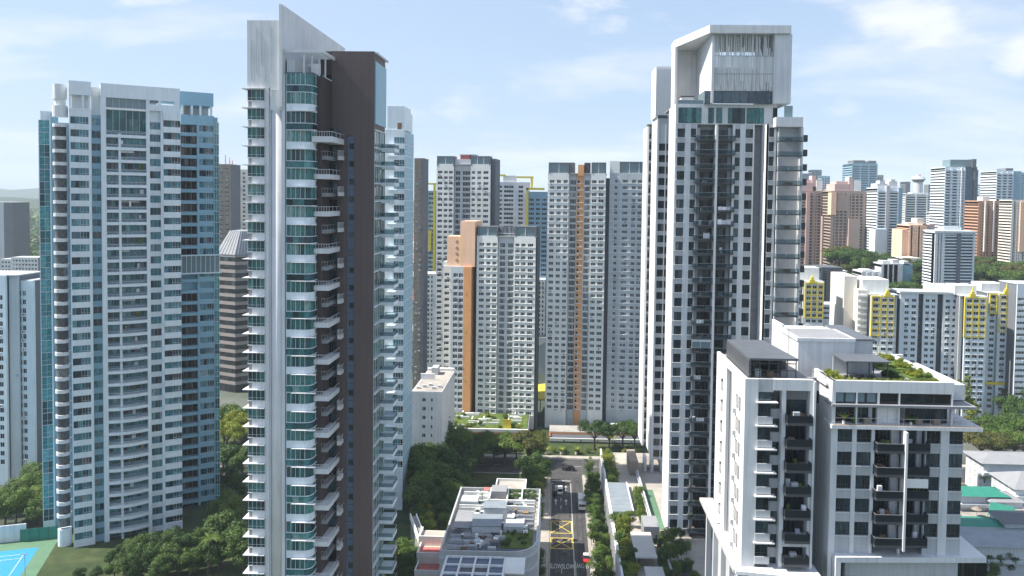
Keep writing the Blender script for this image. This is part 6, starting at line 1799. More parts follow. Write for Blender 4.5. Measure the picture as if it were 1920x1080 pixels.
def tree_proto(kind, seed, leaf):
    key = (kind, seed, leaf)
    if key in TREES: return TREES[key]
    rnd = random.Random(seed * 13 + len(kind))
    tr, cr = MB(), MB()
    if kind == 'umbrella':       # rain tree, 12 m high, 18 m wide
        tr.cyl((0, 0, 0), (.2, .1, 4.2), .5, .36, 8, 'bark')
        blobs = []
        for i in range(11):
            a = i * 2.4 + rnd.random(); r = 1.2 + 5.4 * math.sqrt((i + .5) / 11)
            x, y, z = r * math.cos(a), r * math.sin(a), 9.3 - .12 * r + rnd.uniform(-.7, .9)
            tr.cyl((.2, .1, 4.1), (x * .75, y * .75, z - .9), .2, .06, 5, 'bark', False)
            blobs.append((x, y, z, rnd.uniform(2.1, 3.1), .5))
        leaf_cloud(cr, rnd, blobs, 5200, .30, leaf, .35)
    elif kind == 'round':        # dense round tree, 11 m
        tr.cyl((0, 0, 0), (.1, 0, 4), .34, .26, 7, 'bark')
        blobs = []
        for i in range(13):
            a = rnd.random() * 6.28; h = rnd.uniform(3.6, 9.6); rr = 2.9 * math.sin(math.pi * min(.95, max(.12, (h - 2.2) / 8.6)))
            blobs.append((rr * math.cos(a), rr * math.sin(a), h, rnd.uniform(1.5, 2.4), .85))
            tr.cyl((.1, 0, 3.6), (blobs[-1][0] * .7, blobs[-1][1] * .7, h - .3), .13, .04, 5, 'bark', False)
        leaf_cloud(cr, rnd, blobs, 4800, .27, leaf, .45)
    elif kind == 'tall':         # narrow street tree, 12 m
        tr.cyl((0, 0, 0), (0, .1, 9), .22, .08, 6, 'bark')
        blobs = [(rnd.gauss(0, .8), rnd.gauss(0, .8), 3 + i * .8, rnd.uniform(1.0, 1.7) * (1 - abs(i - 5) / 13), 1.0) for i in range(12)]
        for q in blobs: tr.cyl((0, 0, q[2] - .8), (q[0], q[1], q[2]), .07, .03, 4, 'bark', False)
        leaf_cloud(cr, rnd, blobs, 2600, .22, leaf, .4)
    elif kind == 'palm':
        tr.cyl((0, 0, 0), (.5, .2, 8.2), .24, .15, 7, 'bark')
        for i in range(17):
            a = i * 2.399; up = rnd.uniform(.1, 1.0); L = rnd.uniform(2.6, 3.4)
            p = Vector((.5, .2, 8.2)); d = Vector((math.cos(a), math.sin(a), up))
            for s in range(7):
                d2 = (d + Vector((0, 0, -.20 * s))).normalized(); q = p + d2 * L / 7
                side = Vector((-math.sin(a), math.cos(a), 0)); wd = .55 * (1 - abs(s - 2.5) / 6)
                for sg in (-1, 1):
                    for j in range(2):
                        c = p + (q - p) * (j / 2)
                        e = c + side * sg * wd + d2 * .3 + Vector((0, 0, -.22))
                        cr.quad([c, c + d2 * .16, e + d2 * .05, e], leaf)
                p = q
    elif kind == 'shrub':        # 2 m
        tr.cyl((0, 0, 0), (0, 0, .8), .07, .05, 5, 'bark')
        blobs = [(rnd.gauss(0, .45), rnd.gauss(0, .45), rnd.uniform(.6, 1.3), rnd.uniform(.5, .85), .9) for _ in range(6)]
        leaf_cloud(cr, rnd, blobs, 900, .14, leaf, .3)
    elif kind == 'frond':        # tuft of arching leaves, 1.6 m
        tr.cyl((0, 0, 0), (0, 0, .45), .16, .18, 8, 'pot_white')
        for i in range(26):
            a = i * 2.399; L = rnd.uniform(.9, 1.5); d = Vector((math.cos(a) * .55, math.sin(a) * .55, 1)).normalized(); p = Vector((0, 0, .4))
            side = Vector((-math.sin(a), math.cos(a), 0))
            for s in range(4):
                d2 = (d + Vector((math.cos(a), math.sin(a), -.5)) * .22 * s).normalized(); q = p + d2 * L / 4
                w0, w1 = .11 * (1 - s / 5), .11 * (1 - (s + 1) / 4.4)
                cr.quad([p - side * w0, p + side * w0, q + side * w1, q - side * w1], leaf); p = q
    t_me, c_me = tr.mesh('trunk'), cr.mesh('crown')
    TREES[key] = (t_me, c_me)
    return TREES[key]
TN = 0
def tree(kind, x, y, h=1.0, leaf='leaf_mid', label='', group=None, z=0.0, name=None, cat='tree', wide=None):
    global TN
    TN += 1
    me = tree_proto(kind, TN % 3, leaf)
    nm = name or {'umbrella': 'rain_tree', 'round': 'tree', 'tall': 'street_tree', 'palm': 'palm_tree', 'shrub': 'shrub', 'frond': 'potted_plant'}[kind]
    rnd = random.Random(TN)
    t = thing(nm, label, cat, (x, y, z), group, rnd.random() * 6.28)
    w = wide or h
    t.scale = (w * rnd.uniform(.93, 1.07), w * rnd.uniform(.93, 1.07), h * rnd.uniform(.95, 1.05))
    part('trunk' if kind != 'frond' else 'pot', me[0], t); part('crown', me[1], t)
    return t
def tree_px(kind, px, py, h, leaf, label, group=None, wide=None, z=0.0):
    x, y = atz(px, py, z)
    return tree(kind, x, y, h, leaf, label, group, z, wide=wide)

# rain trees beyond the cross road and before it
G1 = 'rain trees along the cross road'
for k, (px, py, h, w, lf, lab) in enumerate(((905, 868, .98, 1.0, 'leaf_mid', 'wide green rain tree at the bend of the cross road, nearest the white mid-rise'),
        (945, 872, 1.0, 1.0, 'leaf_mid', 'wide rain tree between its two neighbours on the near side of the cross road'),
        (990, 868, 1.0, .95, 'leaf_olive', 'brownish olive rain tree at the corner of the street and the cross road'),
        (870, 876, 1.05, .9, 'leaf_dark', 'dark rain tree whose crown touches the white mid-rise'))):
    tree_px('umbrella', px, py, h, lf, lab, G1, w)
for k, (px, py, h, w) in enumerate(((1115, 843, .95, .75), (1142, 842, .85, .7), (1168, 842, 1.0, .8), (1190, 844, .95, .8))):
    tree_px('umbrella', px, py, h, 'leaf_dark', ('rain tree at the left end of the row by the long station roof', 'rain tree in front of the long station roof', 'rain tree right of the station roof, beside a small palm', 'rain tree tucked against the white tower beyond the cross road')[k], 'rain trees by the station roof', w)
tree_px('palm', 1150, 850, .7, 'leaf_light', 'small pale palm on the far verge in front of the station roof')
for k, (px, py, h) in enumerate(((835, 866, 1.25), (855, 862, 1.15), (878, 864, 1.0), (902, 862, 1.0), (926, 866, .95), (948, 863, .95), (968, 866, .9), (1004, 866, .9))):
    tree_px('round', px, py, h, 'leaf_mid', 'full green tree', 'trees before the green car park')
# dense dark trees in the middle block
G2 = 'dense trees in the garden between the towers'
mids = [(800, 905, 1.45), (832, 915, 1.35), (858, 930, 1.25), (785, 930, 1.4), (812, 945, 1.3), (845, 950, 1.2), (790, 960, 1.1), (870, 905, 1.1), (838, 880, 1.5), (862, 878, 1.35), (880, 890, 1.2), (815, 892, 1.4), (1000, 925, 0.85), (985, 905, 0.9), (1012, 905, 0.95), (1008, 930, 0.7), (1015, 918, 0.75), (995, 940, 0.6), (780, 985, 1.0), (805, 970, 1.0), (830, 968, 0.9), (850, 965, 0.9), (862, 950, 0.95), (845, 985, 0.8), (775, 930, 1.3), (792, 912, 1.4), (820, 990, 0.7), (835, 1005, 0.6)]
for k, (px, py, h) in enumerate(mids):
    tree_px('round', px, py, h, 'leaf_dark' if k % 3 else 'leaf_mid', 'dense dark green round tree in the garden between the brown walled tower and the low-rise', G2)
# light green trees beside the walled ramp
G3 = 'bright young trees by the ramp wall'
for k, (px, py, h) in enumerate(((795, 985, .62), (800, 1000, .6), (806, 1018, .62), (812, 1040, .6), (822, 1062, .58), (800, 1060, .6), (785, 1070, .6))):
    tree_px('round', px, py, h, 'leaf_mid' if k > 3 else 'leaf_light', 'small bright round tree along the sloping ramp wall beside the brown tower', G3)
for k, (px, py) in enumerate(((765, 1072), (748, 1080), (778, 1092), (758, 1100), (740, 1095), (770, 1115))):
    tree_px('palm' if k % 3 == 0 else 'round', px, py, .85, 'leaf_mid', ('palm' if k % 3 == 0 else 'tree') + ' at the foot of the white balconies of the brown walled tower', 'planting at the foot of the brown tower')
# street trees along both sides
for k in range(13):
    y = 172 + k * 7.4
    tree('tall', 11.6 + .5 * math.sin(k * 1.9), y, .62 + .1 * math.sin(k * 2.7), 'leaf_mid', 'slender street tree in the row between the road and the podium wall', 'street trees beside the podium', wide=.95)
for k in range(14):
    y = 170 + k * 6.9
    tree('round', 13.6 + .4 * math.sin(k * 1.3), y, .42 + .06 * math.sin(k * 2.1), 'leaf_dark' if k % 2 else 'leaf_mid', 'low bushy tree against the podium wall', 'bushy trees under the podium wall', wide=.5)
for k in range(9):
    y = 226 + k * 4.6
    tree('tall' if k % 2 else 'round', -5.0 + .6 * math.sin(k * 2.3), y, .62, ('leaf_mid', 'leaf_light', 'leaf_dark')[k % 3], 'tree on the left pavement of the street beyond the low-rise', 'trees on the left pavement', wide=.75 if k % 2 else .5)
for k in range(7):
    tree('shrub', -3.4 + .3 * math.sin(k), 176 + k * 5, 1.5, 'leaf_dark', 'dark shrub between the low-rise and the left kerb', 'shrubs beside the low-rise')
# hedge and palms beyond the cross road
for k in range(16):
    tree('shrub', -18 + k * 4.4, 293.5 + .6 * (k % 2), 1.1, 'leaf_mid' if k % 2 else 'leaf_light', 'round shrub in the verge beyond the cross road', 'shrubs beyond the cross road')
for k, px in enumerate((1023, 1052, 1080)):
    tree_px('frond', px, 852, 2.2, 'leaf_light', 'small spreading palm in the far verge before the station roof', 'small palms in the far verge')
# left: trees around the towers
G4 = 'trees between the two left towers'
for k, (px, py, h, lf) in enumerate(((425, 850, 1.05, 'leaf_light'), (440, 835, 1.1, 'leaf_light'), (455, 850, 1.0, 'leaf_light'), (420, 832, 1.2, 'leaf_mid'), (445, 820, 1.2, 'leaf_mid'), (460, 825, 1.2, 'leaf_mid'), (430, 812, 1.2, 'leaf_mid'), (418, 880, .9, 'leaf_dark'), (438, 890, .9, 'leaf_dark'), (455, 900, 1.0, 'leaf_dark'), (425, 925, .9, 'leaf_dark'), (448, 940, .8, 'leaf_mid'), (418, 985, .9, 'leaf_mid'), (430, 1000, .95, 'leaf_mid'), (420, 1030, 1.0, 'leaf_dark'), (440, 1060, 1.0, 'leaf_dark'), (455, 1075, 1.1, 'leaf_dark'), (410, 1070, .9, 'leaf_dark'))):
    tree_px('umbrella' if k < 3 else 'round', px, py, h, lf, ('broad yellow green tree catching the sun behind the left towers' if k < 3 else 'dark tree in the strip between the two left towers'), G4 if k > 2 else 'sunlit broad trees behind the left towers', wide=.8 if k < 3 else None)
tree_px('palm', 390, 1078, 1.05, 'leaf_mid', 'tall palm with drooping fronds in front of the pale blue tower, right corner')
G5 = 'trees at the foot of the pale blue tower'
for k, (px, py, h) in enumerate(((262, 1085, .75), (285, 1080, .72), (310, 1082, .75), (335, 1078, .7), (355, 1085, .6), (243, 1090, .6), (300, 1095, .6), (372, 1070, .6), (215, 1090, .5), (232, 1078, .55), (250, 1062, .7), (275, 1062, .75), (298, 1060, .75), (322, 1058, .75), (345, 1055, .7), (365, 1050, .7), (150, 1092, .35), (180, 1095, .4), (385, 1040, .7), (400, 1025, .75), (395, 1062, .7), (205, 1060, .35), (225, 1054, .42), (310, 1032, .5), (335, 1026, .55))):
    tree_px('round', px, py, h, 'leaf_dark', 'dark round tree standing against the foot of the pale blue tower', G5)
G6 = 'trees behind the tennis court'
for k, (px, py, h) in enumerate(((10, 985, .85), (30, 980, .85), (50, 975, .9), (70, 970, .9), (0, 965, .8), (22, 955, .8), (45, 950, .9), (66, 945, .95), (76, 985, .8), (58, 925, .9), (78, 935, 1.0))):
    tree_px('round', px, py, h, 'leaf_mid' if k < 8 else 'leaf_dark', 'round tree in the belt behind the tennis court', G6)
tree_px('palm', 66, 935, 1.3, 'leaf_dark', 'dark palm against the white block behind the tennis court trees')
# right: slope below the housing blocks
G7 = 'broad trees on the slope at the right edge'
for k, (px, py, h, w, lf) in enumerate(((1838, 868, 1.05, .95, 'leaf_olive'), (1866, 872, 1.1, .95, 'leaf_olive'), (1900, 868, 1.15, 1.0, 'leaf_mid'), (1850, 842, 1.15, 1.0, 'leaf_mid'), (1885, 838, 1.2, 1.0, 'leaf_mid'), (1915, 832, 1.2, 1.0, 'leaf_dark'), (1895, 815, 1.5, 1.0, 'leaf_dark'), (1918, 800, 1.7, 1.0, 'leaf_dark'), (1935, 850, 1.2, 1.0, 'leaf_mid'), (1825, 835, 1.0, .8, 'leaf_olive'))):
    tree_px('umbrella', px, py, h, lf, 'broad spreading tree on the wooded slope left of the right edge' if k < 8 else 'broad tree at the fringe of the wooded slope', G7 if k < 8 else 'broad trees at the fringe of the slope', w)
tree_px('tall', 1815, 822, 2.0, 'leaf_light', 'tall bright green tree rising beside the planted roof terrace', wide=2.0)
for k, (px, py) in enumerate(((1855, 985), (1868, 988), (1880, 985), (1893, 988), (1905, 984))):
    tree_px('round', px, py, .5, 'leaf_mid', 'round garden tree between the green roofed houses', 'garden trees among the green roofs')
for k, (px, py) in enumerate(((1846, 930), (1880, 940), (1905, 965), (1890, 925))):
    tree_px('palm', px, py, .7, 'leaf_dark', 'thin palm beside the long white low house', 'palms by the white low houses')
for k, (px, py) in enumerate(((1800, 1075), (1835, 1072), (1860, 1078), (1890, 1078), (1815, 1090), (1850, 1095))):
    tree_px('round', px, py, .62, 'leaf_dark', 'dark tree at the bottom right below the lowest house', 'trees below the lowest house')
# distant woods: one mass of foliage clumps on rolling ground
def woods():
    rnd = random.Random(21)
    specs = [((.36, .64), (760, 1500), 1500, 13, 'leaf_dark'), ((-.78, -.42), (430, 2600), 3600, 12, 'leaf_dark'), ((-260, 150), (480, 1500), 900, 11, 'leaf_mid'), ((-4000, -800), (1800, 3400), 1600, 26, 'leaf_dark')]
    for (xr, yr, n, s, lf) in specs:
        b = MB()
        for _ in range(n):
            y = rnd.uniform(*yr); x = rnd.uniform(*xr) * (y if abs(xr[0]) < 1 else 1)
            r = s * rnd.uniform(.6, 1.2); h = r * rnd.uniform(.8, 1.5)
            for _k in range(46):
                d = Vector((rnd.gauss(0, 1), rnd.gauss(0, 1), abs(rnd.gauss(0, 1)))).normalized()
                p = Vector((x + d.x * r, y + d.y * r, 1 + d.z * h)); nr = (d + Vector((rnd.gauss(0, .5), rnd.gauss(0, .5), .4))).normalized()
                a = nr.orthogonal().normalized(); e = nr.cross(a); q = r * rnd.uniform(.18, .34)
                b.quad([p - a * q, p + e * q * .8, p + a * q, p - e * q * .8], lf)
        o = part('woods', b, None, kind='stuff'); o['label'] = 'distant belt of dense tropical trees between the city blocks'; o['category'] = 'woods'
woods()
# far low city among the trees: small pale houses
def hill_trees():
    rnd = random.Random(77)
    for k in range(240):
        y = rnd.uniform(425, 760); x = y * rnd.uniform(.34, .62)
        big = rnd.random() < .55
        tree('umbrella' if big else 'round', x, y, rnd.uniform(.95, 1.5), ('leaf_mid', 'leaf_dark', 'leaf_dark', 'leaf_olive')[k % 4], 'broad tree on the wooded hillside below the skyline towers' if big else 'round tree on the wooded hillside below the skyline towers', 'trees on the wooded hillside', rise(x, y) - .4)
hill_trees()
def far_houses():
    rnd = random.Random(5)
    G = 'small far houses among the trees'
    mk = []
    for i in range(4):
        b = MB(); b.box(-6, 6, -4, 4, 0, 7 + 2 * i, ('hdb_white', 'hdb_warm', 'cool_white', 'hdb_grey')[i])
        for f in range(2 + i // 2):
            for k in range(4): b.box(-5 + 3 * k, -3.3 + 3 * k, -4.06, -3.9, 1.6 + 3 * f, 3 + 3 * f, 'hdb_dark')
        w = b.mesh('wall')
        r = MB(); z = 7 + 2 * i
        r.quad([(-6.5, -4.5, z), (6.5, -4.5, z), (5, 0, z + 2.2), (-5, 0, z + 2.2)], ('red_roof', 'hdb_grey', 'red_roof', 'mid_grey')[i]); r.quad([(6.5, 4.5, z), (-6.5, 4.5, z), (-5, 0, z + 2.2), (5, 0, z + 2.2)], ('red_roof', 'hdb_grey', 'red_roof', 'mid_grey')[i])
        r.quad([(6.5, -4.5, z), (6.5, 4.5, z), (5, 0, z + 2.2)], 'mid_grey'); r.quad([(-6.5, 4.5, z), (-6.5, -4.5, z), (-5, 0, z + 2.2)], 'mid_grey')
        mk.append((w, r.mesh('roof')))
    for k in range(110):
        t = rnd.choice([(-.66, -.6), (-.06, .0), (-.2, -.17), (.33, .6)])
        y = rnd.uniform(430, 1500) if t[0] < .3 else rnd.uniform(820, 1500)
        x = y * rnd.uniform(*t)
        h = thing('house', 'small pale far house half sunk among the distant trees', 'house', (x, y, rnd.uniform(2, 5) + rise(x, y)), G, rnd.uniform(-.5, .5))
        s = rnd.uniform(.9, 1.9); h.scale = (s * 1.2, s, s)
        w, r = mk[k % 4]; part('wall', w, h); part('roof', r, h)
far_houses()
# ------------------------------------------------------------------ podium garden of the white towers (right of the street)
def podium_right():
    x0 = 15.4
    root = thing('podium_building', 'long pale garden podium with a ribbed street wall at the foot of the white towers', 'building', (x0, 170, 0))
    def P(name, xa, xb, ya, yb, za, zb, m):
        b = MB(); b.box(xa - x0, xb - x0, ya - 170, yb - 170, za, zb, m); return part(name, b, root)
    z = 10.0
    P('body', x0 + .3, 60, 168, 266, 0, z - 1.0, 'concrete')
    P('street_wall', x0, x0 + .5, 160, 266, z - 1.6, z + .6, 'white_paint')
    fin = MB(); fin.box(0, .45, 0, .35, 0, z - 1.6, 'white_paint'); fm = fin.mesh('wall_fin')
    for k in range(48): part('wall_fin', fm, root, (-.15, -9 + 2.2 * k, 0))
    P('deck', x0 + .5, 60, 160, 266, z - 1.0, z - .6, 'paving')
    P('planting_bed', x0 + .6, x0 + 4.2, 236, 264, z - .6, z - .1, 'roof_garden')
    P('pool_slab', x0 + .6, x0 + 6.0, 212, 234, z - .6, z + .7, 'roof_steel'); P('pool_slab_edge', x0 + 6.0, x0 + 6.3, 212, 234, z - .6, z + 1.0, 'white_paint')  # slab's blue-grey colour stands in for shadow lying on it
    for q in range(7): P('slab_joint', x0 + .6, x0 + 6.0, 214 + 3 * q, 214.08 + 3 * q, z + .7, z + .73, 'mid_grey')
    P('planting_bed', x0 + .8, x0 + 3.8, 178, 208, z - .6, z - .05, 'roof_garden')
    P('canopy_roof', x0 + 3.6, x0 + 8.6, 180, 194, z + 2.6, z + 2.9, 'canopy_grey')
    P('canopy_roof', x0 + 5.0, x0 + 9.2, 166, 176, z + 2.4, z + 2.7, 'canopy_grey')
    for (xx, yy) in ((3.8, 180.4), (8.2, 180.4), (3.8, 193.2), (8.2, 193.2), (5.2, 166.4), (8.8, 175.4)): P('canopy_post', x0 + xx, x0 + xx + .25, yy, yy + .25, z - .6, z + 2.5, 'mid_grey')
    P('planting_bed', x0 + 7.6, x0 + 9.6, 204, 230, z - .6, z - .2, 'roof_garden')
    P('terrace_wall', x0 + 10.1, x0 + 10.5, 196, 246, z - .6, z + 1.4, 'pale_grey')
    P('terrace_block', x0 + 7.2, x0 + 11.0, 196, 203, z - .6, z + 3.4, 'mid_grey')
    P('terrace_block', x0 + 8.0, x0 + 10.6, 244, 256, z - .6, z + 3.8, 'brown_old')
    P('planter', x0 + 1.0, x0 + 3.4, 258.5, 262.5, z - .1, z + .6, 'white_paint')
    for q in range(6):
        P('terrace_step', x0 + 10.8, x0 + 14.5, 188 + 2.2 * q, 189.6 + 2.2 * q, z - .6, z - .4 + .12 * q, 'concrete')
    P('planting_bed', x0 + 9.4, x0 + 11.4, 168, 186, z - .6, z + .1, 'roof_garden'); P('planter_wall', x0 + 11.4, x0 + 11.8, 166, 188, z - .6, z + .9, 'pale_grey')
    P('ramp', x0 + 12.2, x0 + 17, 160, 186, z - .6, z - .52, 'asphalt'); P('green_court', x0 + 10.8, x0 + 13.6, 204, 232, z - .6, z - .5, 'court_green')
    P('handrail', x0 + 9.7, x0 + 9.8, 196, 250, z + .9, z + 1.0, 'metal_white')
    rnd = random.Random(8)
    for k in range(16): tree('shrub', x0 + rnd.uniform(1.0, 3.8), 237 + 1.65 * k, rnd.uniform(.8, 1.4), 'leaf_light' if k % 2 else 'leaf_mid', 'leafy shrub in the upper planting bed of the garden podium', 'shrubs in the upper podium bed', z - .2)
    for k in range(14): tree('shrub', x0 + rnd.uniform(1.0, 3.6), 179 + 2.1 * k, rnd.uniform(.9, 1.6), 'leaf_mid' if k % 3 else 'leaf_light', 'leafy shrub in the lower planting bed of the garden podium', 'shrubs in the lower podium bed', z - .2)
    for k in range(8): tree('shrub', x0 + rnd.uniform(7.8, 9.3), 205 + 3.1 * k, rnd.uniform(.9, 1.5), 'leaf_mid', 'shrub in the narrow bed under the white tower', 'shrubs in the narrow podium bed', z - .3)
    for k in range(16): tree('round', x0 + 10.5 + (k % 4) * 1.9 + rnd.uniform(-.5, .5), 166 + 2.1 * k, rnd.uniform(.28, .5), 'leaf_mid' if k % 2 else 'leaf_dark', 'small tree in the planted steps below the white tower', 'small trees below the white tower', z - .4)
    tree('round', x0 + 2.6, 199, .5, 'leaf_light', 'bright yellow green tree on the garden podium beside the white canopy', None, z - .2)
    tree('round', x0 + 4.6, 205, .38, 'leaf_mid', 'small green tree next to the pale podium slab', None, z - .2)
    tree('round', x0 + 3.4, 184, .36, 'leaf_mid', 'small tree by the lower podium canopy', None, z - .2)
podium_right()

# ------------------------------------------------------------------ flat roofed low-rise in the middle
def lowrise():
    z = 15.0
    xr = -3.6; xl = atz(872, 918, z)[0]; yf = atz(950, 916, z)[1]; yn = 176.0
    xl = -25.6
    root = thing('lowrise_building', 'low apartment building whose cluttered roof terraces fill the left side of the street', 'building', ((xl + xr) / 2, (yf + yn) / 2, 0))
    ox, oy = root.location.x, root.location.y
    def P(name, xa, xb, ya, yb, za, zb, m, parent=root):
        b = MB(); b.box(xa - ox, xb - ox, ya - oy, yb - oy, za, zb, m); return part(name, b, root)
    rr = 6.0
    arc = [(xr - rr + rr * math.sin(t), yn + rr - rr * math.cos(t)) for t in [R(a) for a in (0, 22, 45, 67, 90)]]
    poly = [(xl, yn)] + arc + [(xr, yf), (xl, yf)]
    loc = [(x - ox, y - oy) for x, y in poly]
    b = MB(); b.prism(loc, 0, z - 1, 'pale_grey', 'concrete'); part('body', b, root)
    # parapet following the outline
    inn = [(x * .965, y * .985) for x, y in loc]
    pr = MB()
    for i in range(len(loc)):
        j = (i + 1) % len(loc)
        pr.prism([loc[i], loc[j], inn[j], inn[i]], z - 1.001, z + .15, 'pale_grey')
    part('parapet', pr, root)
    bm = MB()
    for i in range(len(loc)):
        j = (i + 1) % len(loc)
        o1 = [(x * 1.02, y * 1.008) for x, y in (loc[i], loc[j])]
        bm.prism([o1[0], o1[1], loc[j], loc[i]], 0, .5, 'hdb_grey')
    me = bm.mesh('floor_band')
    for zz in (3.2, 6.6, 10.0, 13.2): part('floor_band', me, root, (0, 0, zz))
    w = win_mesh(1.7, 1.6, 2, 'glass_dark', 'metal_white', .08)
    for zz in (4.4, 7.8, 11.2):
        for k in range(10):
            part('window', w, root, (xr + .02 - ox, yn + 8 + 3.6 * k - oy, zz), R(90))
    # terraces, walls and huts on the roof
    fy = yf
    stuff = [('terrace_floor', xl + 1.2, xr - 1.2, fy - 14, fy - 1, .05, .25, 'paving'), ('terrace_floor', xl + 1.2, xr - 1.2, yn + 3, fy - 15, .02, .12, 'slate')]
    for (nm, xa, xb, ya, yb, za, zb, m) in stuff: P(nm, xa, xb, ya, yb, z - 1 + za, z - 1 + zb, m)
    rnd = random.Random(17)
    walls = [(xl + 1.5, xl + 8.5, fy - 5.2, fy - 4.9), (xl + 1.5, xl + 8.5, fy - 8, fy - 7.7), (xl + 8.5, xl + 8.8, fy - 9.5, fy - 1.4), (xl + 13.2, xl + 13.5, fy - 14, fy - 1.4), (xl + 9, xr - 1.4, fy - 10.4, fy - 10), (xl + 1.4, xr - 1.4, fy - 14.3, fy - 14), (xl + 17, xl + 17.3, fy - 10, fy - 1.4)]
    for (xa, xb, ya, yb) in walls: P('terrace_wall', xa, xb, ya, yb, z - .8, z + .8, 'hdb_white')
    P('roof_hut', xl + 8.9, xl + 13, fy - 6.6, fy - 1.8, z - .8, z + 1.6, 'mid_grey'); P('roof_hut', xl + 1.6, xl + 6, fy - 13.4, fy - 9.6, z - .8, z + 1.4, 'hdb_grey')
    P('awning', xl + 6.8, xl + 8.3, fy - 4.4, fy - 2, z + .9, z + 1.0, 'tile_red')
    P('roof_hut', xl + 8.2, xl + 13.6, fy - 19, fy - 14.6, z - .85, z + 1.9, 'hdb_grey'); P('roof_hut_top', xl + 8.0, xl + 13.8, fy - 19.2, fy - 14.5, z + 1.9, z + 2.1, 'roof_steel')
    P('roof_hut', xl + 6.2, xl + 13, fy - 29, fy - 22, z - .85, z + 1.5, 'hdb_grey'); P('roof_hut_top', xl + 6.0, xl + 13.2, fy - 29.2, fy - 21.9, z + 1.5, z + 1.7, 'roof_steel')
    P('roof_hut', xl + 13.6, xl + 18.5, fy - 27, fy - 22.5, z - .85, z + .7, 'pale_grey'); P('roof_frame', xl + 1.6, xl + 5.8, fy - 29, fy - 19.5, z + .9, z + 1.05, 'mid_grey')
    for q in range(46):
        xx, yy = rnd.uniform(xl + 1.5, xl + 12.5), rnd.uniform(yn + 2.5, yn + 17); sx, sy = rnd.uniform(.5, 2.4), rnd.uniform(.4, 1.8)
        P(('roof_box', 'planter', 'roof_ledge')[q % 3], xx, xx + sx, yy, yy + sy, z - .88, z - .55 + rnd.uniform(0, .8), ('hdb_grey', 'mid_grey', 'roof_steel', 'pale_grey', 'slate', 'hdb_white', 'timber')[q % 7])
    for q in range(5): P('roof_wall', xl + 1.3, xl + rnd.uniform(6, 13), yn + 3 + 2.9 * q, yn + 3.22 + 2.9 * q, z - .9, z + .1, 'pale_grey')
    for q in range(16):
        xx, yy = rnd.uniform(xl + 13.8, xr - 2.4), rnd.uniform(yn + 4.4, yn + 13)
        tree('shrub', xx, yy, rnd.uniform(.35, .7), 'leaf_dark' if q % 2 else 'leaf_mid', 'shrub on the green roof bed at the rounded corner of the low-rise', 'shrubs on the low-rise green bed', z - .75)
    P('tank', xl + 14.2, xl + 15.9, fy - 21, fy - 19.4, z - .85, z + .6, 'hdb_white')
    P('green_roof_bed', xl + 13.6, xr - 1.3, yn + 4, yn + 14, z - .95, z - .7, 'roof_garden')
    P('rail', xl + 13, xr - 1, yn + 15, yn + 15.15, z - .2, z + .25, 'metal_grey'); P('rail', xl + 13, xr - 1, yn + 18, yn + 18.15, z - .2, z + .25, 'metal_grey')
    for k in range(70):
        xx, yy = rnd.uniform(xl + 1.5, xr - 3.4), rnd.uniform(yn + 15, fy - 1.8); sx, sy = rnd.uniform(.5, 2.6), rnd.uniform(.4, 1.6)
        P(('roof_box', 'planter', 'roof_ledge')[k % 3], xx, xx + sx, yy, yy + sy, z - .82, z - .5 + rnd.uniform(0, .9), ('hdb_white', 'hdb_grey', 'mid_grey', 'timber', 'pale_grey', 'hdb_warm', 'slate')[k % 7])
    for k in range(9):
        yy = yn + 15 + k * (fy - yn - 17) / 9
        P('roof_wall', xl + 1.4, xl + 1.4 + rnd.uniform(3, 9), yy, yy + .25, z - .85, z + .2, 'hdb_white')
        P('roof_wall', xl + rnd.uniform(13, 16), xr - 1.3, yy + 1.3, yy + 1.55, z - .85, z + .05, 'pale_grey')
    ac = MB(); ac.box(0, 1.1, 0, .7, 0, .9, 'hdb_white'); ac.box(.15, .75, -.02, .0, .15, .75, 'dark_grey'); acm = ac.mesh('condenser_unit')
    for k in range(52):
        part('condenser_unit', acm, root, (rnd.uniform(xl + 1.8, xr - 2.6) - ox, rnd.uniform(yn + 3, fy - 2) - oy, z - .75), rnd.choice([0, 1.57]))
    pi = MB(); pi.box(0, 5, 0, .14, 0, .16, 'metal_grey'); pim = pi.mesh('duct')
    for k in range(14): part('duct', pim, root, (rnd.uniform(xl + 2, xr - 7) - ox, rnd.uniform(yn + 12, fy - 16) - oy, z - .8), rnd.choice([0, 0, 1.57]))
    fu = MB(); fu.box(-.45, .45, -.45, .45, .55, .62, 'timber'); fu.box(-.05, .05, -.05, .05, 0, .55, 'timber')
    for sx in (-1, 1): fu.box(sx * .75 - .2, sx * .75 + .2, -.2, .2, .3, .36, 'timber'); fu.box(sx * .92 - .03, sx * .92 + .03, -.2, .2, .36, .8, 'timber'); fu.box(sx * .75 - .18, sx * .75 + .18, -.18, .18, 0, .3, 'dark_grey')
    fum = fu.mesh('terrace_set')
    for k, (x, y) in enumerate(((xl + 10, fy - 12), (xl + 14.8, fy - 12.2), (xl + 18.6, fy - 12), (xl + 15, fy - 5), (xl + 4, fy - 3))):
        o = part('terrace_set', fum, None, (x, y, z - .74)); tag(o, ['small table and chairs beside the mid grey roof hut', 'table and chairs in the middle of the white roof terrace', 'table and chairs at the street end of the white roof terrace', 'table and chairs among the far planters of the roof', 'table and chairs in the far left roof terrace'][k], 'table set', 'table sets on the low-rise roof')
    for k in range(12):
        tree('shrub', xl + 14 + (k % 6) * 1.25, fy - 2.5 - 3.0 * (k // 6), .8, 'leaf_mid' if k % 2 else 'leaf_dark', 'potted shrub on the far roof terrace of the low-rise', 'potted shrubs on the low-rise roof', z - .75)
    tree('palm', xl + 6.8, fy - 9.2, .32, 'leaf_mid', 'small palm on the low-rise roof terrace, left part', None, z - .75)
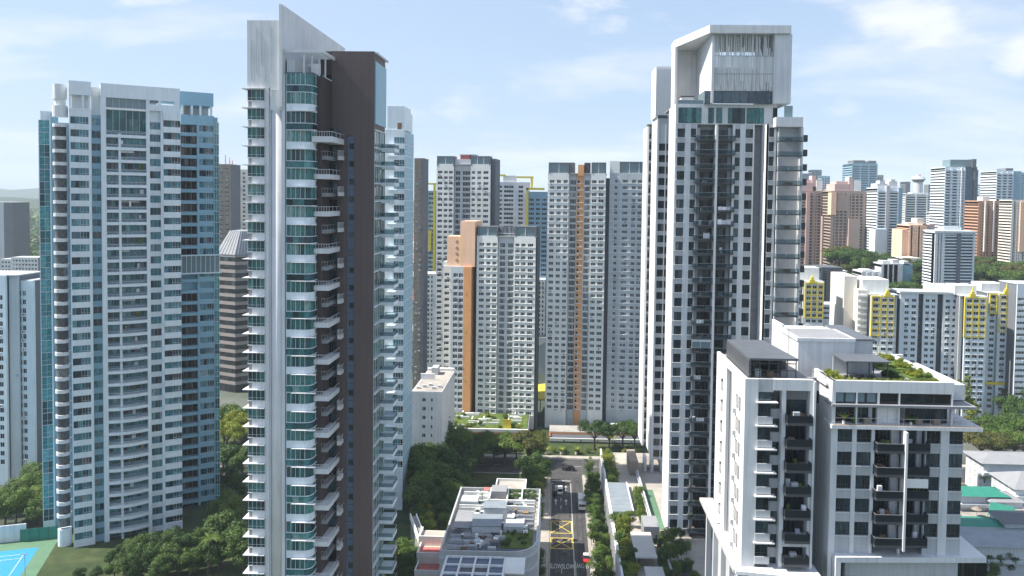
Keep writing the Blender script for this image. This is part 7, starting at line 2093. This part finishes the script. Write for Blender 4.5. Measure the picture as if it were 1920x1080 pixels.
    # left annex with red tiled terraces
    xa = xl - 7.5
    root2 = thing('annex_building', 'stepped annex with salmon red tiled terraces against the left wall of the low-rise', 'building', (xl - 3.8, fy - 26, 0))
    def A(name, x0, x1, y0, y1, z0, z1, m):
        b = MB(); b.box(x0 - root2.location.x, x1 - root2.location.x, y0 - root2.location.y, y1 - root2.location.y, z0, z1, m); return part(name, b, root2)
    for k in range(3):
        zz = 10.5 - 1.6 * k; y1 = fy - 18 - 5.6 * k
        A('wall', xa + k * .5, xl - .1, y1 - 5.6, y1, 0, zz, 'hdb_warm'); A('tiled_terrace', xa + k * .5 + .4, xl - .3, y1 - 5.2, y1 - .5, zz, zz + .12, 'tile_red' if k else 'paving'); A('parapet', xa + k * .5, xl - .1, y1 - 5.6, y1 - 5.3, zz, zz + .9, 'hdb_white'); A('parapet', xa + k * .5, xa + k * .5 + .3, y1 - 5.3, y1, zz, zz + .9, 'hdb_white')
    # small green hut behind
    root3 = thing('shed', 'small flat roofed hut with a green fascia behind the low-rise', 'hut', (-12, fy + 9, 0))
    for (nm, xa_, xb_, ya_, yb_, za_, zb_, m) in (('wall', -16.6, -8.2, fy + 8, fy + 16, 0, 9, 'mid_grey'), ('fascia', -16.8, -8.0, fy + 7.8, fy + 16.2, 9, 11.2, 'green_roof'), ('roof', -16.5, -8.3, fy + 8.1, fy + 15.9, 11.2, 11.3, 'paving')):
        b = MB(); b.box(xa_ + 12, xb_ + 12, ya_ - fy - 9, yb_ - fy - 9, za_, zb_, m); part(nm, b, root3)
    b = MB()
    for s in ((-16.8, -8.0, fy + 7.8, fy + 8.1), (-16.8, -8.0, fy + 15.9, fy + 16.2), (-16.8, -16.5, fy + 8.1, fy + 15.9), (-8.3, -8.0, fy + 8.1, fy + 15.9)): b.box(s[0] + 12, s[1] + 12, s[2] - fy - 9, s[3] - fy - 9, 11.2, 12.0, 'hdb_white')
    part('parapet', b, root3)
    # near building at the bottom edge: solar roof with white frames
    zz = 20.0
    root4 = thing('lowrise_building', 'near low building with blue grey roof panels held in white frames, at the bottom edge', 'building', (-20, 160, 0))
    x1, y1 = atz(838, 1043, zz); x2, _ = atz(947, 1043, zz)
    def D(name, xa_, xb_, ya_, yb_, za_, zb_, m):
        b = MB(); b.box(xa_ + 20, xb_ + 20, ya_ - 160, yb_ - 160, za_, zb_, m); return part(name, b, root4)
    D('body', x1 - .5, x2, 135, y1, 0, zz - .6, 'pale_grey')
    nx, ny = 4, 7
    dx, dy = (x2 - x1) / nx, 3.6
    for i in range(nx):
        for j in range(ny):
            if (i, j) in ((1, 1), (2, 1)): continue
            D('roof_panel', x1 + dx * i + .25, x1 + dx * (i + 1) - .1, y1 - dy * (j + 1) + .25, y1 - dy * j - .1, zz - .6, zz - .3 + .12 * ((i + j) % 2), 'solar_blue')
    for i in range(nx + 1): D('roof_frame', x1 + dx * i - .1, x1 + dx * i + .25, y1 - dy * ny, y1, zz - .6, zz + .15, 'white_paint')
    for j in range(ny + 1): D('roof_frame', x1, x2, y1 - dy * j - .1, y1 - dy * j + .22, zz - .6, zz + .12, 'white_paint')
    D('roof_well', x1 + dx + .3, x1 + dx * 3 - .1, y1 - dy * 2 + .3, y1 - dy - .2, zz - .6, zz - .5, 'dark_grey')
    D('white_canopy', x2 - 9, x2 + 4, y1 + 1.5, y1 + 9, zz - 4.2, zz - 4.0, 'hdb_white')
lowrise()

# ------------------------------------------------------------------ garden roof and station beyond the cross road
def beyond():
    x0, y0 = atz(826, 803, 6.5); x1, _ = atz(990, 803, 6.5)
    root = thing('garden_carpark', 'car park with a bright green planted roof and white planters before the grey slabs', 'building', ((x0 + x1) / 2, y0 + 10, 0))
    ox, oy = root.location.x, root.location.y
    def P(name, xa, xb, ya, yb, za, zb, m):
        b = MB(); b.box(xa - ox, xb - ox, ya - oy, yb - oy, za, zb, m); return part(name, b, root)
    P('body', x0 - 8, x1, y0, y0 + 24, 0, 6.0, 'pale_grey'); P('green_roof', x0 - 8, x1 - .4, y0 + .5, y0 + 23, 6.0, 6.35, 'roof_garden')
    P('edge_beam', x0 - 8, x1, y0 - .3, y0 + .5, 5.6, 6.7, 'hdb_white'); P('orange_band', x0 + 10, x1, y0 - .34, y0 - .3, 4.4, 5.4, 'orange_paint')
    rnd = random.Random(2)
    for k in range(26):
        xx, yy = rnd.uniform(x0 - 4, x1 - 6), rnd.uniform(y0 + 1, y0 + 21)
        P('planter_wall', xx, xx + rnd.uniform(2.5, 6), yy, yy + .45, 6.35, 7.1, 'hdb_white')
        if k % 2: P('planter_wall', xx, xx + .45, yy + .46, yy + 3.5, 6.35, 7.1, 'hdb_white')
    P('yellow_board', x1 - 9.5, x1 - 6.5, y0 + .8, y0 + 1.0, 6.7, 10.2, 'yellow_paint')
    for k in range(22): tree('shrub', rnd.uniform(x0, x1 - 2), rnd.uniform(y0 + 1.5, y0 + 20), rnd.uniform(.7, 1.2), 'leaf_light' if k % 2 else 'leaf_mid', 'shrub in the planters of the green car park roof', 'shrubs on the car park roof', 6.3)
    # station
    ya = 306.0; xa, _ = at(1032, 826, ya); xb, _ = at(1192, 826, ya)
    root = thing('station_building', 'long low station hall with grey roof and orange stripe beyond the cross road', 'building', ((xa + xb) / 2, ya + 6, 0))
    ox, oy = root.location.x, root.location.y
    h1 = at(1100, 822, ya)[1]; h2 = at(1100, 812, ya + 5)[1]
    P('hall', xa, xb + 6, ya, ya + 12, 0, h1 - .4, 'hdb_dark'); P('white_fascia', xa - .3, xb + 6, ya - .6, ya, .6, h1, 'hdb_white'); P('lower_roof', xa, xb + 6, ya + .02, ya + 5, h1 - .4, h1 - .1, 'slate')
    P('orange_stripe', xa, xb + 6, ya + 5, ya + 5.3, h1 - .4, h2, 'orange_paint'); P('upper_roof', xa - .5, xb + 6, ya + 5.1, ya + 14, h2, h2 + .3, 'concrete'); P('end_wall', xa - .5, xa, ya, ya + 13, 0, h2, 'red_roof')
    for k in range(7): P('fascia_lamp', xa + 5 + 6.5 * k, xa + 5.5 + 6.5 * k, ya - .8, ya - .6, h1 - 1.0, h1 - .6, 'dark_grey')
    P('roof_hut', xb - 9, xb - 4, ya + 8, ya + 12, h2 + .3, h2 + 2.2, 'hdb_white')
    x, z = at(1014, 736, 350)
    t = thing('awning', 'bright yellow sloping canopy seen between the two grey housing slabs', 'canopy', (x, 350, 0))
    b = MB(); b.prism([(-6, -8), (7, -8), (7, 8), (-6, 8)], [z - 1.5, z - 1.5, z + 2.5, z + .5], [z - 1, z - 1, z + 3, z + 1], 'yellow_paint'); part('canopy', b, t)
    b = MB()
    for q in (-5, 0, 5): b.box(q - .2, q + .2, -7, -6.6, 0, z - 1.3, 'pale_grey')
    part('post', b, t)
    x, z = at(1013, 650, 425)
    t = thing('apartment_block', 'blank white end wall with a sloping top in the gap between the grey slabs', 'building', (x, 425, 0))
    b = MB(); b.prism([(-6, 0), (5, 0), (5, 14), (-6, 14)], 20, [z - 3, z + 4, z + 4, z - 3], 'white_paint'); part('wall', b, t)
    b = MB(); b.box(-5.5, 4.5, .6, 13.5, 0, 20, 'hdb_grey'); part('base', b, t)
    # walled ramp next to the brown tower
    xa, ya = atz(770, 968, 6); xb, yb = atz(802, 1056, 6)
    t = thing('ramp_wall', 'long narrow concrete ramp wall running towards the view beside the brown tower', 'wall', (xa, ya, 0))
    d = Vector((xb - xa, yb - ya)); n = Vector((d.y, -d.x)).normalized()
    b = MB(); b.prism([(0, 0), (d.x, d.y), (d.x + n.x * -1.4, d.y + n.y * -1.4), (n.x * -1.4, n.y * -1.4)], 0, 6, 'concrete'); part('wall', b, t)
    b = MB(); b.prism([(0, 0), (d.x, d.y), (d.x + n.x * .25, d.y + n.y * .25), (n.x * .25, n.y * .25)], 5.2, 6.9, 'hdb_white'); part('parapet', b, t)
    b = MB(); b.prism([(-1.45 * n.x, -1.45 * n.y), (d.x - 1.45 * n.x, d.y - 1.45 * n.y), (d.x - 1.7 * n.x, d.y - 1.7 * n.y), (-1.7 * n.x, -1.7 * n.y)], 5.2, 6.6, 'hdb_white'); part('parapet', b, t)
beyond()

# ------------------------------------------------------------------ tennis court, lower left
def court():
    pts = [atz(-95, 1024, 0), atz(82, 1018, 0), atz(92, 1082, 0), atz(-95, 1130, 0)]
    x1, y1 = atz(80, 1024, 0)
    A = R(20)
    c = thing('tennis_court', 'bright blue tennis court with white lines at the lower left corner', 'tennis court', (x1, y1, 0), None, A)
    def P(name, xa, xb, ya, yb, za, zb, m):
        b = MB(); b.box(xa, xb, ya, yb, za, zb, m); return part(name, b, c)
    P('apron', -40, 3, -42, 5.5, 0, .03, 'court_green'); P('blue_surface', -36, -.8, -38, -.6, .03, .04, 'court_blue')
    for (xa, xb, ya, yb) in ((-34, -3.4, -4.1, -3.95), (-3.4, -3.25, -30, -3.95), (-34, -3.4, -6.6, -6.45), (-12, -11.85, -28, -6.6), (-32, -31.85, -30, -7), (-8, -7.85, -30, -7), (-32, -8, -7.1, -6.95), (-32, -8, -30.1, -29.95), (-32, -8, -9.6, -9.45), (-19.9, -19.75, -28, -9.6), (-26, -25.85, -28, -9.6), (-14, -13.85, -28, -9.6)): P('court_line', xa, xb, ya, yb, .045, .05, 'road_white')
    net = P('net', -20.1, -20.0, -31, -6, .05, .95, 'dark_grey')
    w = thing('practice_wall', 'blank white practice wall behind the blue tennis court', 'wall', (*atz(22, 1016, 0), 0), None, A)
    b = MB(); b.box(-5.5, 3.4, 0, .3, 0, 4.6, 'white_paint'); part('board', b, w)
    b = MB()
    for q in (-5.2, -1.0, 3.0): b.box(q, q + .2, .3, .7, 0, 4.2, 'mid_grey')
    part('buttress', b, w)
    f = thing('fence', 'dark green chain link fence round the far side of the tennis court', 'fence', (*atz(62, 1014, 0), 0), None, A)
    b = MB(); b.box(-3.0, 6, 0, .05, 0, 3.4, 'green_roof'); part('mesh_panel', b, f)
    for k in range(5):
        b = MB(); b.box(-3 + 2.2 * k, -2.9 + 2.2 * k, -.06, .0, 0, 3.6, 'metal_dark'); part('post', b, f)
    l = thing('floodlight', 'thin pole floodlight standing beside the blue tennis court', 'lamp post', (*atz(47, 1088, 0), 0))
    b = MB(); b.cyl((0, 0, 0), (0, 0, 6.4), .09, .06, 8, 'metal_grey'); part('pole', b, l)
    b = MB(); b.box(-.9, .5, -.15, .15, 6.4, 6.55, 'metal_grey'); part('lamp_head', b, l)
court()

# ------------------------------------------------------------------ low houses at the lower right
def low_houses():
    def house(label, px, py, w, d, h, wall, roof, rise=2.2, floors=3, ang=0.0, cat='house', over=.9, group=None):
        x, y = atz(px, py, 0)
        t = thing('house', label, cat, (x, y, 0), group, ang)
        b = MB(); b.box(0, w, 0, d, 0, h, wall)
        part('wall', b, t)
        r = MB(); o = over; ins = min(w, d) * .38
        bs = [(-o, -o), (w + o, -o), (w + o, d + o), (-o, d + o)]; tp = [(ins, d / 2 - .3), (w - ins, d / 2 - .3), (w - ins, d / 2 + .3), (ins, d / 2 + .3)]
        for i in range(4):
            j = (i + 1) % 4; r.quad([(*bs[i], h), (*bs[j], h), (*tp[j], h + rise), (*tp[i], h + rise)], roof)
        r.quad([(*q, h + rise) for q in tp], roof); r.quad([(*q, h - .001) for q in bs[::-1]], 'hdb_grey')
        part('roof', r, t)
        fh = h / floors
        wm = win_mesh(3.6, fh * .52, 4, 'glass_dark', 'metal_white', .09)
        ws = win_mesh(1.1, fh * .5, 2, 'glass_dark', 'metal_dark', .08)
        n = int(w / 4.4)
        b = MB(); b.box(-.3, w + .3, -1.1, 0, 0, .9, wall); bal = b.mesh('balcony')
        for f in range(floors):
            for k in range(n): part('window', wm, t, (.5 + 4.4 * k, -.03, f * fh + fh * .42))
            for k in range(int(d / 3.2)): part('window', ws, t, (-.03, 2.2 + 3.2 * k, f * fh + fh * .35), R(-90))
            if f: part('balcony', bal, t, (0, 0, f * fh - .2))
        return t
    house('long white three storey house with a pale grey hipped roof, highest of the low houses', 1842, 930, 34, 11, 11, 'white_paint', 'mid_grey', 1.4, over=1.3)
    house('green roofed two storey house beside the wall of the near block', 1795, 985, 14, 7, 9, 'hdb_grey', 'green_roof', 1.3, 3)
    house('white gabled house cut by the right edge below the long white house', 1902, 985, 16, 13, 11, 'white_paint', 'mid_grey', 3.0, 4, over=1.0)
    house('blue grey house with a low green roof, second from the bottom', 1800, 1046, 22, 9, 7.5, 'hdb_grey', 'green_roof', 1.2, 2)
    house('grey house with wide dark windows at the bottom right corner', 1812, 1080, 30, 11, 8, 'hdb_grey', 'roof_steel', 1.2, 2)
    house('small white house with a grey hipped roof between the green roofs', 1856, 990, 9, 8, 8, 'white_paint', 'mid_grey', 1.6, 3)
    house('narrow white house with a slate roof beside the lower green roof', 1884, 1046, 10, 8, 9.5, 'white_paint', 'slate', 1.4, 3)
    x, y = atz(1820, 1000, 0)
    t = thing('terrace', 'paved terrace with red brown parasols between the green roofs', 'terrace', (x, y, 0))
    b = MB(); b.box(-3, 26, -4, 5, 0, 4.5, 'paving'); part('paving', b, t)
    for k in range(6):
        u = thing('parasol', 'brown parasol over a table on the terrace between the green roofs', 'parasol', (x + 2 + 3.6 * k, y + 1 - (k % 2) * 2.4, 4.5), 'parasols on the terrace')
        b = MB(); b.cyl((0, 0, 0), (0, 0, 2.5), .05, .05, 6, 'metal_grey'); part('pole', b, u)
        b = MB(); b.cyl((0, 0, 2.2), (0, 0, 3.0), 1.5, .08, 8, 'brown_old'); part('canopy', b, u)
    g = thing('awning', 'bright green fabric awning with a folded ridge among the garden trees', 'awning', (*atz(1850, 1010, 0), 0))
    b = MB(); b.quad([(0, 0, 7), (9, 0, 6), (10, 5, 7.5), (4, 6, 8.4)], 'green_roof'); b.quad([(4, 6, 8.39), (10, 5, 7.49), (9, 0, 5.99), (0, 0, 6.99)], 'green_roof'); part('fabric', b, g)
    b = MB()
    for (q, w) in ((.2, .2), (8.8, .3), (9.6, 4.8), (4, 5.7)): b.box(q - .06, q + .06, w - .06, w + .06, 0, 7, 'metal_grey')
    part('post', b, g)
low_houses()

# ------------------------------------------------------------------ vehicles
def car(label, x, y, paint, ang=0.0, kind='car', roof=None, L=4.5, W=1.8):
    t = thing('parked_car' if kind == 'car' else kind, label, 'car' if kind in ('car',) else kind.replace('_', ' '), (x, y, .018), None, ang)
    b = MB()      # profile along y, nose at +y
    if kind == 'truck':
        b.box(-1.1, 1.1, 1.6, 3.6, .55, 2.4, paint); b.box(-1.15, 1.15, -3.8, 1.45, .8, 3.1, 'car_white'); b.box(-.5, .5, -3.6, 1.6, .5, .8, 'metal_dark')
        part('body', b, t)
        g = MB(); g.box(-1.0, 1.0, 3.6, 3.62, 1.5, 2.25, 'glass_dark'); g.box(-1.0, 1.0, -3.83, -3.81, 1.0, 2.9, 'metal_grey'); part('windscreen', g, t)
        ws = ((-1.0, 2.6), (1.0, 2.6), (-1.0, -2.4), (1.0, -2.4)); rw = .48
    else:
        hh = 1.5 if kind == 'car' else 1.95
        prof = [(-L/2, .35), (L/2, .35), (L/2, .72), (L/2 - .15, .82), (L*.2, .95), (-L*.42, .98), (-L/2, .9)]
        bb = len(b.v); n = len(prof)
        b.v += [(-W/2, p[0], p[1]) for p in prof] + [(W/2, p[0], p[1]) for p in prof]
        b.f.append(tuple(range(bb, bb + n))); b.m.append(b.mi(paint)); b.f.append(tuple(range(bb + 2*n - 1, bb + n - 1, -1))); b.m.append(b.mi(paint))
        for i in range(n):
            j = (i + 1) % n; b.f.append((bb + i, bb + n + i, bb + n + j, bb + j)); b.m.append(b.mi(paint))
        part('body', b, t)
        c = MB(); base = [(-W*.47, -L*.40), (W*.47, -L*.40), (W*.47, L*.2), (-W*.47, L*.2)]; top = [(-W*.38, -L*.30), (W*.38, -L*.30), (W*.38, L*.04), (-W*.38, L*.04)]
        if kind == 'van': base[2], base[3] = (W*.47, L*.34), (-W*.47, L*.34); top = [(-W*.43, -L*.39), (W*.43, -L*.39), (W*.43, L*.2), (-W*.43, L*.2)]
        for i in range(4):
            j = (i + 1) % 4; c.quad([(*base[i], .94), (*base[j], .94), (*top[j], hh - .03), (*top[i], hh - .03)], 'glass_dark')
        part('window', c, t)
        r = MB(); r.prism([(q[0] * 1.02, q[1] * 1.02) for q in top], hh - .03, hh + .03, roof or paint); part('roof', r, t)
        tl = MB()
        for sx in (-1, 1): tl.box(sx * W*.36 - .2, sx * W*.36 + .2, -L/2 - .02, -L/2 + .04, .66, .84, 'tail_red')
        part('tail_light', tl, t)
        ws = ((-W/2 + .1, L*.3), (W/2 - .1, L*.3), (-W/2 + .1, -L*.3), (W/2 - .1, -L*.3)); rw = .33
    wh = CACHE.get(('wheel', rw))
    if not wh:
        m = MB(); m.cyl((-.11, 0, 0), (.11, 0, 0), rw, rw, 14, 'rubber'); m.cyl((-.12, 0, 0), (.12, 0, 0), rw * .55, rw * .55, 10, 'metal_grey'); wh = CACHE[('wheel', rw)] = m.mesh('wheel')
    for (wx, wy) in ws: part('wheel', wh, t, (wx, wy, rw))
    return t
def on_road(px, py): return atz(px, py, .5)
x, y = on_road(1050, 921); car('white van driving away up the street beyond the yellow box', x, y, 'car_white', 0, 'van', L=4.9)
x, y = on_road(1091, 948); car('white box truck coming down the right lane of the street', x, y, 'car_white', math.pi, 'truck')
x, y = on_road(1099, 1048); car('red car with a white roof driving towards the bottom of the street', x, y, 'car_red', math.pi, roof='car_white')
x, y = on_road(1066, 879); car('black car crossing the junction on the cross road', x, y, 'car_black', R(82))
for k, (px, py, p, lab) in enumerate(((440, 868, 'car_white', 'white car parked under the trees between the left towers'), (428, 905, 'car_silver', 'silver car parked in the shade between the left towers'), (452, 915, 'car_blue', 'dark blue car parked near the foot of the brown walled tower'))):
    x, y = on_road(px, py); car(lab, x, y, p, R(60))
# street lamps along the street
for k, (xx, yy) in enumerate(((STREET_L - .8, 196), (STREET_L - .8, 238), (STREET_R + .9, 215), (STREET_R + .9, 258))):
    l = thing('street_lamp', ('grey street lamp on the left kerb opposite the red car', 'grey street lamp on the left kerb near the white van', 'grey street lamp on the right kerb by the yellow boxes', 'grey street lamp on the right kerb close to the junction')[k], 'street lamp', (xx, yy, .11), 'street lamps along the street')
    b = MB(); b.cyl((0, 0, 0), (0, 0, 8), .11, .07, 8, 'metal_grey'); part('pole', b, l)
    s = 1 if xx < 0 else -1
    b = MB(); b.cyl((0, 0, 7.9), (s * 1.6, 0, 8.3), .05, .04, 6, 'metal_grey'); b.box(s * 1.3 - .35, s * 1.3 + .6, -.12, .12, 8.28, 8.4, 'metal_grey'); part('lamp_head', b, l)

# ------------------------------------------------------------------ roof garden planting, pots and laundry on the near blocks
def details():
    F, z, xe = BR[2], BR[3], BR[4]
    rnd = random.Random(31)
    G = 'shrubs of the roof garden'
    def sh(u, v, s, lf):
        w = F.world(u, v); tree('shrub', w.x, w.y, s, lf, 'yellow green shrub in the planting beds of the roof garden', G, z + .2)
    for k in range(16): sh(.8 + k * .92, -1.15, rnd.uniform(.36, .5), 'leaf_light')
    for k in range(8): sh(rnd.uniform(.8, 2.0), rnd.uniform(-5.3, -1.8), rnd.uniform(.4, .65), 'leaf_light')
    for k in range(46): sh(rnd.uniform(10.8, 16.2), rnd.choice((rnd.uniform(-19.3, -17.5), rnd.uniform(-19.3, -10.8))), rnd.uniform(.3, .52), 'leaf_light')
    for k in range(22): sh(rnd.uniform(12.8, 16.2), rnd.uniform(-9.4, -4.4), rnd.uniform(.3, .45), 'leaf_light' if k % 3 else 'leaf_mid')
    for k in range(20): sh(rnd.uniform(6.8, 10.2), rnd.uniform(-19.3, -14.4), rnd.uniform(.3, .5), 'leaf_light' if k % 2 else 'leaf_mid')
    for k in range(9): 
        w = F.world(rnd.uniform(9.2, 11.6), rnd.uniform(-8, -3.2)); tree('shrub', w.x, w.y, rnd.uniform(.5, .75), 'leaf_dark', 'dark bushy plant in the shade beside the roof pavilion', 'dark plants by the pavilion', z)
    zs = F.z(1650, 796)
    for (px, s, lf, lab) in ((1581, 1.15, 'leaf_light', 'large yellow green fan plant on the terrace under the clerestory windows'), (1707, 1.0, 'leaf_mid', 'tall plant in a white pot near the terrace edge')):
        w = F.world(F.u(px, 790), .15); tree('frond', w.x, w.y, s, lf, lab, None, zs + .03)
    # laundry and clutter on the white tower's balconies
    R4, F4, zt, fh, (bl0, bl1, br0, br1) = T4
    for (i, u0, u1, h, side) in ((5, br0 + .3, br1 - .4, .9, 0), (6, br0 + .2, br1 - .2, 1.25, 0), (7, bl0 + 1.8, bl0 + 3.4, 1.4, 1), (13, bl0 + .6, bl0 + 2.4, .9, 1), (20, bl0 + 1, bl0 + 3, .8, 1), (17, bl0 + .2, bl0 + 1.9, 1.0, 1)):
        k = 3
        fl = zt - i * fh - 2.75
        p0 = F4.world(u0, 1.32, fl + .2)
        t = thing('laundry', ['row of pale laundry hung over a dark balcony rail high on the white tower', 'wide white sheets hung over a balcony rail high on the white tower', 'bluish towel hung in a left balcony of the white tower', 'small cloths hung on a middle left balcony of the white tower', 'cloths hung on a low left balcony of the white tower', 'shirts hung on a left balcony below the middle of the white tower'][[5, 6, 7, 13, 20, 17].index(i)], 'laundry', p0)
        for j in range(k):
            a = (u1 - u0) * j / k; b = MB(); b.box(a, a + (u1 - u0) / k - .06, 0, .05, 0, h * (1 - .12 * (j % 2)), 'cloth'); part('cloth', b, t)
    fl = zt - 17 * fh - 2.75
    t = thing('balcony_enclosure', 'white framed glass enclosure closing one lower left balcony of the white tower', 'enclosure', F4.world(bl0 - .5, 1.2, zt - 15 * fh - 2.75))
    b = MB(); w = bl1 - bl0 + .4
    b.box(0, w, 0, .1, 2.55, 3.1, 'white_paint')
    for q in (0, w * .45, w - .1): b.box(q, q + .1, .0, .1, .0, 2.55, 'white_paint')
    part('frame', b, t); b = MB(); b.box(.1, w - .1, .03, .06, 1.1, 2.55, 'rail_glass'); part('pane', b, t)
    for (i, lab) in ((22, 'white enclosure'),):
        pass
    # plants, chairs, racks and boards left on the balconies
    rnd = random.Random(99)
    def clutter(F, u0, u1, v0, v1, fl, n):
        for _ in range(n):
            u = rnd.uniform(u0, u1 - .8); k = rnd.randrange(5)
            w, d, h, m = ((.7, .5, .85, 'timber'), (.5, .5, 1.1, 'roof_garden'), (1.1, .5, .5, 'pale_grey'), (.6, .4, 1.3, 'cloth'), (.9, .6, .7, 'brown_old'))[k]
            v = rnd.uniform(v0, v1)
            F.own('balcony_item', u, u + w, v, v - d, fl, fl + h * rnd.uniform(.8, 1.2), m)
    for i in range(29):
        fl = zt - i * fh - 2.75
        if rnd.random() < .75: clutter(F4, bl0, bl1, .9, .2, fl, rnd.choice((1, 2)))
        if rnd.random() < .75: clutter(F4, br0, br1, .9, .2, fl, rnd.choice((1, 2)))
    F2 = BR[2]; U2 = lambda p: F2.u(p, 800)
    for i in range(5):
        fl = F2.z(1660, 840) - i * 3.33
        clutter(F2, U2(1642), U2(1688), .9, -.6, fl, 3); clutter(F2, U2(1696), U2(1735), .7, -.6, fl, 2)
    F1 = BL[4]; U1 = lambda p: F1.u(p, 800)
    f1 = (F1.z(1440, 754.7) - F1.z(1440, 1017.6)) / 6
    for i in range(7): clutter(F1, U1(1475), U1(1516), .7, -.8, F1.z(1500, 789) - i * f1, 2)
    clutter(F2, U2(1570), U2(1640), -.1, -.2, F2.z(1650, 796), 3); clutter(F2, U2(1690), U2(1780), -.1, -.2, F2.z(1650, 796), 3)
details()

# ------------------------------------------------------------------ haze
def haze():
    b = MB(); b.box(-7500, 7500, -2500, 12500, -1, 420, 'white_paint')
    m = bpy.data.materials.new('haze'); m.use_nodes = True
    nt = m.node_tree; nt.nodes.clear()
    out = nt.nodes.new('ShaderNodeOutputMaterial'); v = nt.nodes.new('ShaderNodeVolumePrincipled')
    v.inputs['Color'].default_value = (0.78, 0.89, 1.0, 1); v.inputs['Density'].default_value = HAZE; v.inputs['Anisotropy'].default_value = 0.0
    nt.links.new(v.outputs[0], out.inputs['Volume'])
    M['haze'] = m
    b.names = ['haze']; b.m = [0] * 6
    part('haze', b, None, kind='stuff')
HAZE = 0.00010
haze()
# ------------------------------------------------------------------ labels that single out each member of a row
ORD = 'first second third fourth fifth sixth seventh eighth ninth tenth eleventh twelfth thirteenth fourteenth fifteenth sixteenth seventeenth eighteenth nineteenth twentieth twenty-first twenty-second twenty-third twenty-fourth twenty-fifth twenty-sixth twenty-seventh twenty-eighth twenty-ninth thirtieth thirty-first thirty-second thirty-third thirty-fourth thirty-fifth thirty-sixth thirty-seventh thirty-eighth thirty-ninth fortieth'.split()
def ordinal(k): return ORD[k] if k < len(ORD) else None
def seen_x(o):
    v = CAM_ROT.inverted() @ (o.location - Vector((0, 0, CAMZ))); return v.x / -v.z
def relabel(group, text, key):
    os_ = sorted([o for o in COL.objects if o.parent is None and o.get('group') == group], key=key)
    for k, o in enumerate(os_):
        w = ordinal(k)
        if w: o['label'] = text.replace('#', w)
for g, t, key in (
    ('street trees beside the podium', '# street tree from the bottom of the row between road and podium wall', lambda o: o.location.y),
    ('bushy trees under the podium wall', '# low bushy tree from the bottom along the podium wall', lambda o: o.location.y),
    ('trees on the left pavement', '# tree up the left pavement beyond the low-rise', lambda o: o.location.y),
    ('shrubs beside the low-rise', '# dark shrub up the left kerb beside the low-rise', lambda o: o.location.y),
    ('shrubs beyond the cross road', '# verge shrub from the left, beyond the cross road', lambda o: o.location.x),
    ('small palms in the far verge', '# small verge palm from the left, before the station', lambda o: o.location.x),
    ('trees between the two left towers', '# dark tree from the left in the strip between the two left towers', seen_x),
    ('sunlit broad trees behind the left towers', '# sunlit yellow green broad tree from the left behind the banded office', seen_x),
    ('trees at the foot of the pale blue tower', '# dark tree from the left at the foot of the pale blue tower', seen_x),
    ('trees behind the tennis court', '# round tree from the left in the belt behind the tennis court', seen_x),
    ('bright young trees by the ramp wall', '# small bright tree down the ramp wall beside the brown tower', lambda o: -o.location.y),
    ('planting at the foot of the brown tower', '# plant from the left at the foot of the brown walled tower', seen_x),
    ('dense trees in the garden between the towers', '# dense dark tree from the left in the garden behind the low-rise', seen_x),
    ('broad trees on the slope at the right edge', '# broad spreading tree from the left on the slope by the right edge', seen_x),
    ('broad trees at the fringe of the slope', '# broad tree from the left along the fringe of the right slope', seen_x),
    ('garden trees among the green roofs', '# round garden tree from the left between the green roofs', seen_x),
    ('palms by the white low houses', '# thin palm from the left beside the white low houses', seen_x),
    ('trees below the lowest house', '# dark tree from the left below the lowest right house', seen_x),
    ('shrubs in the upper podium bed', '# shrub from the near end of the upper podium bed', lambda o: o.location.y),
    ('shrubs in the lower podium bed', '# shrub from the near end of the lower podium bed', lambda o: o.location.y),
    ('shrubs in the narrow podium bed', '# shrub from the near end of the narrow bed under the white tower', lambda o: o.location.y),
    ('potted shrubs on the low-rise roof', '# potted shrub from the left on the far terrace of the low-rise', seen_x),
    ('parasols on the terrace', '# brown parasol from the left on the terrace between green roofs', seen_x),
    ('shrubs on the car park roof', '# shrub from the left among the planters of the green car park roof', seen_x),
    ('shrubs on the low-rise green bed', '# shrub from the left on the green bed at the low-rise corner', seen_x),
    ('small trees below the white tower', '# small tree from the near end of the planted steps below the white tower', lambda o: o.location.y),
    ('trees before the green car park', '# full green tree from the left before the green roofed car park', seen_x),
    ('dark plants by the pavilion', '# dark bushy plant from the left beside the roof pavilion', seen_x)):
    relabel(g, t, key)
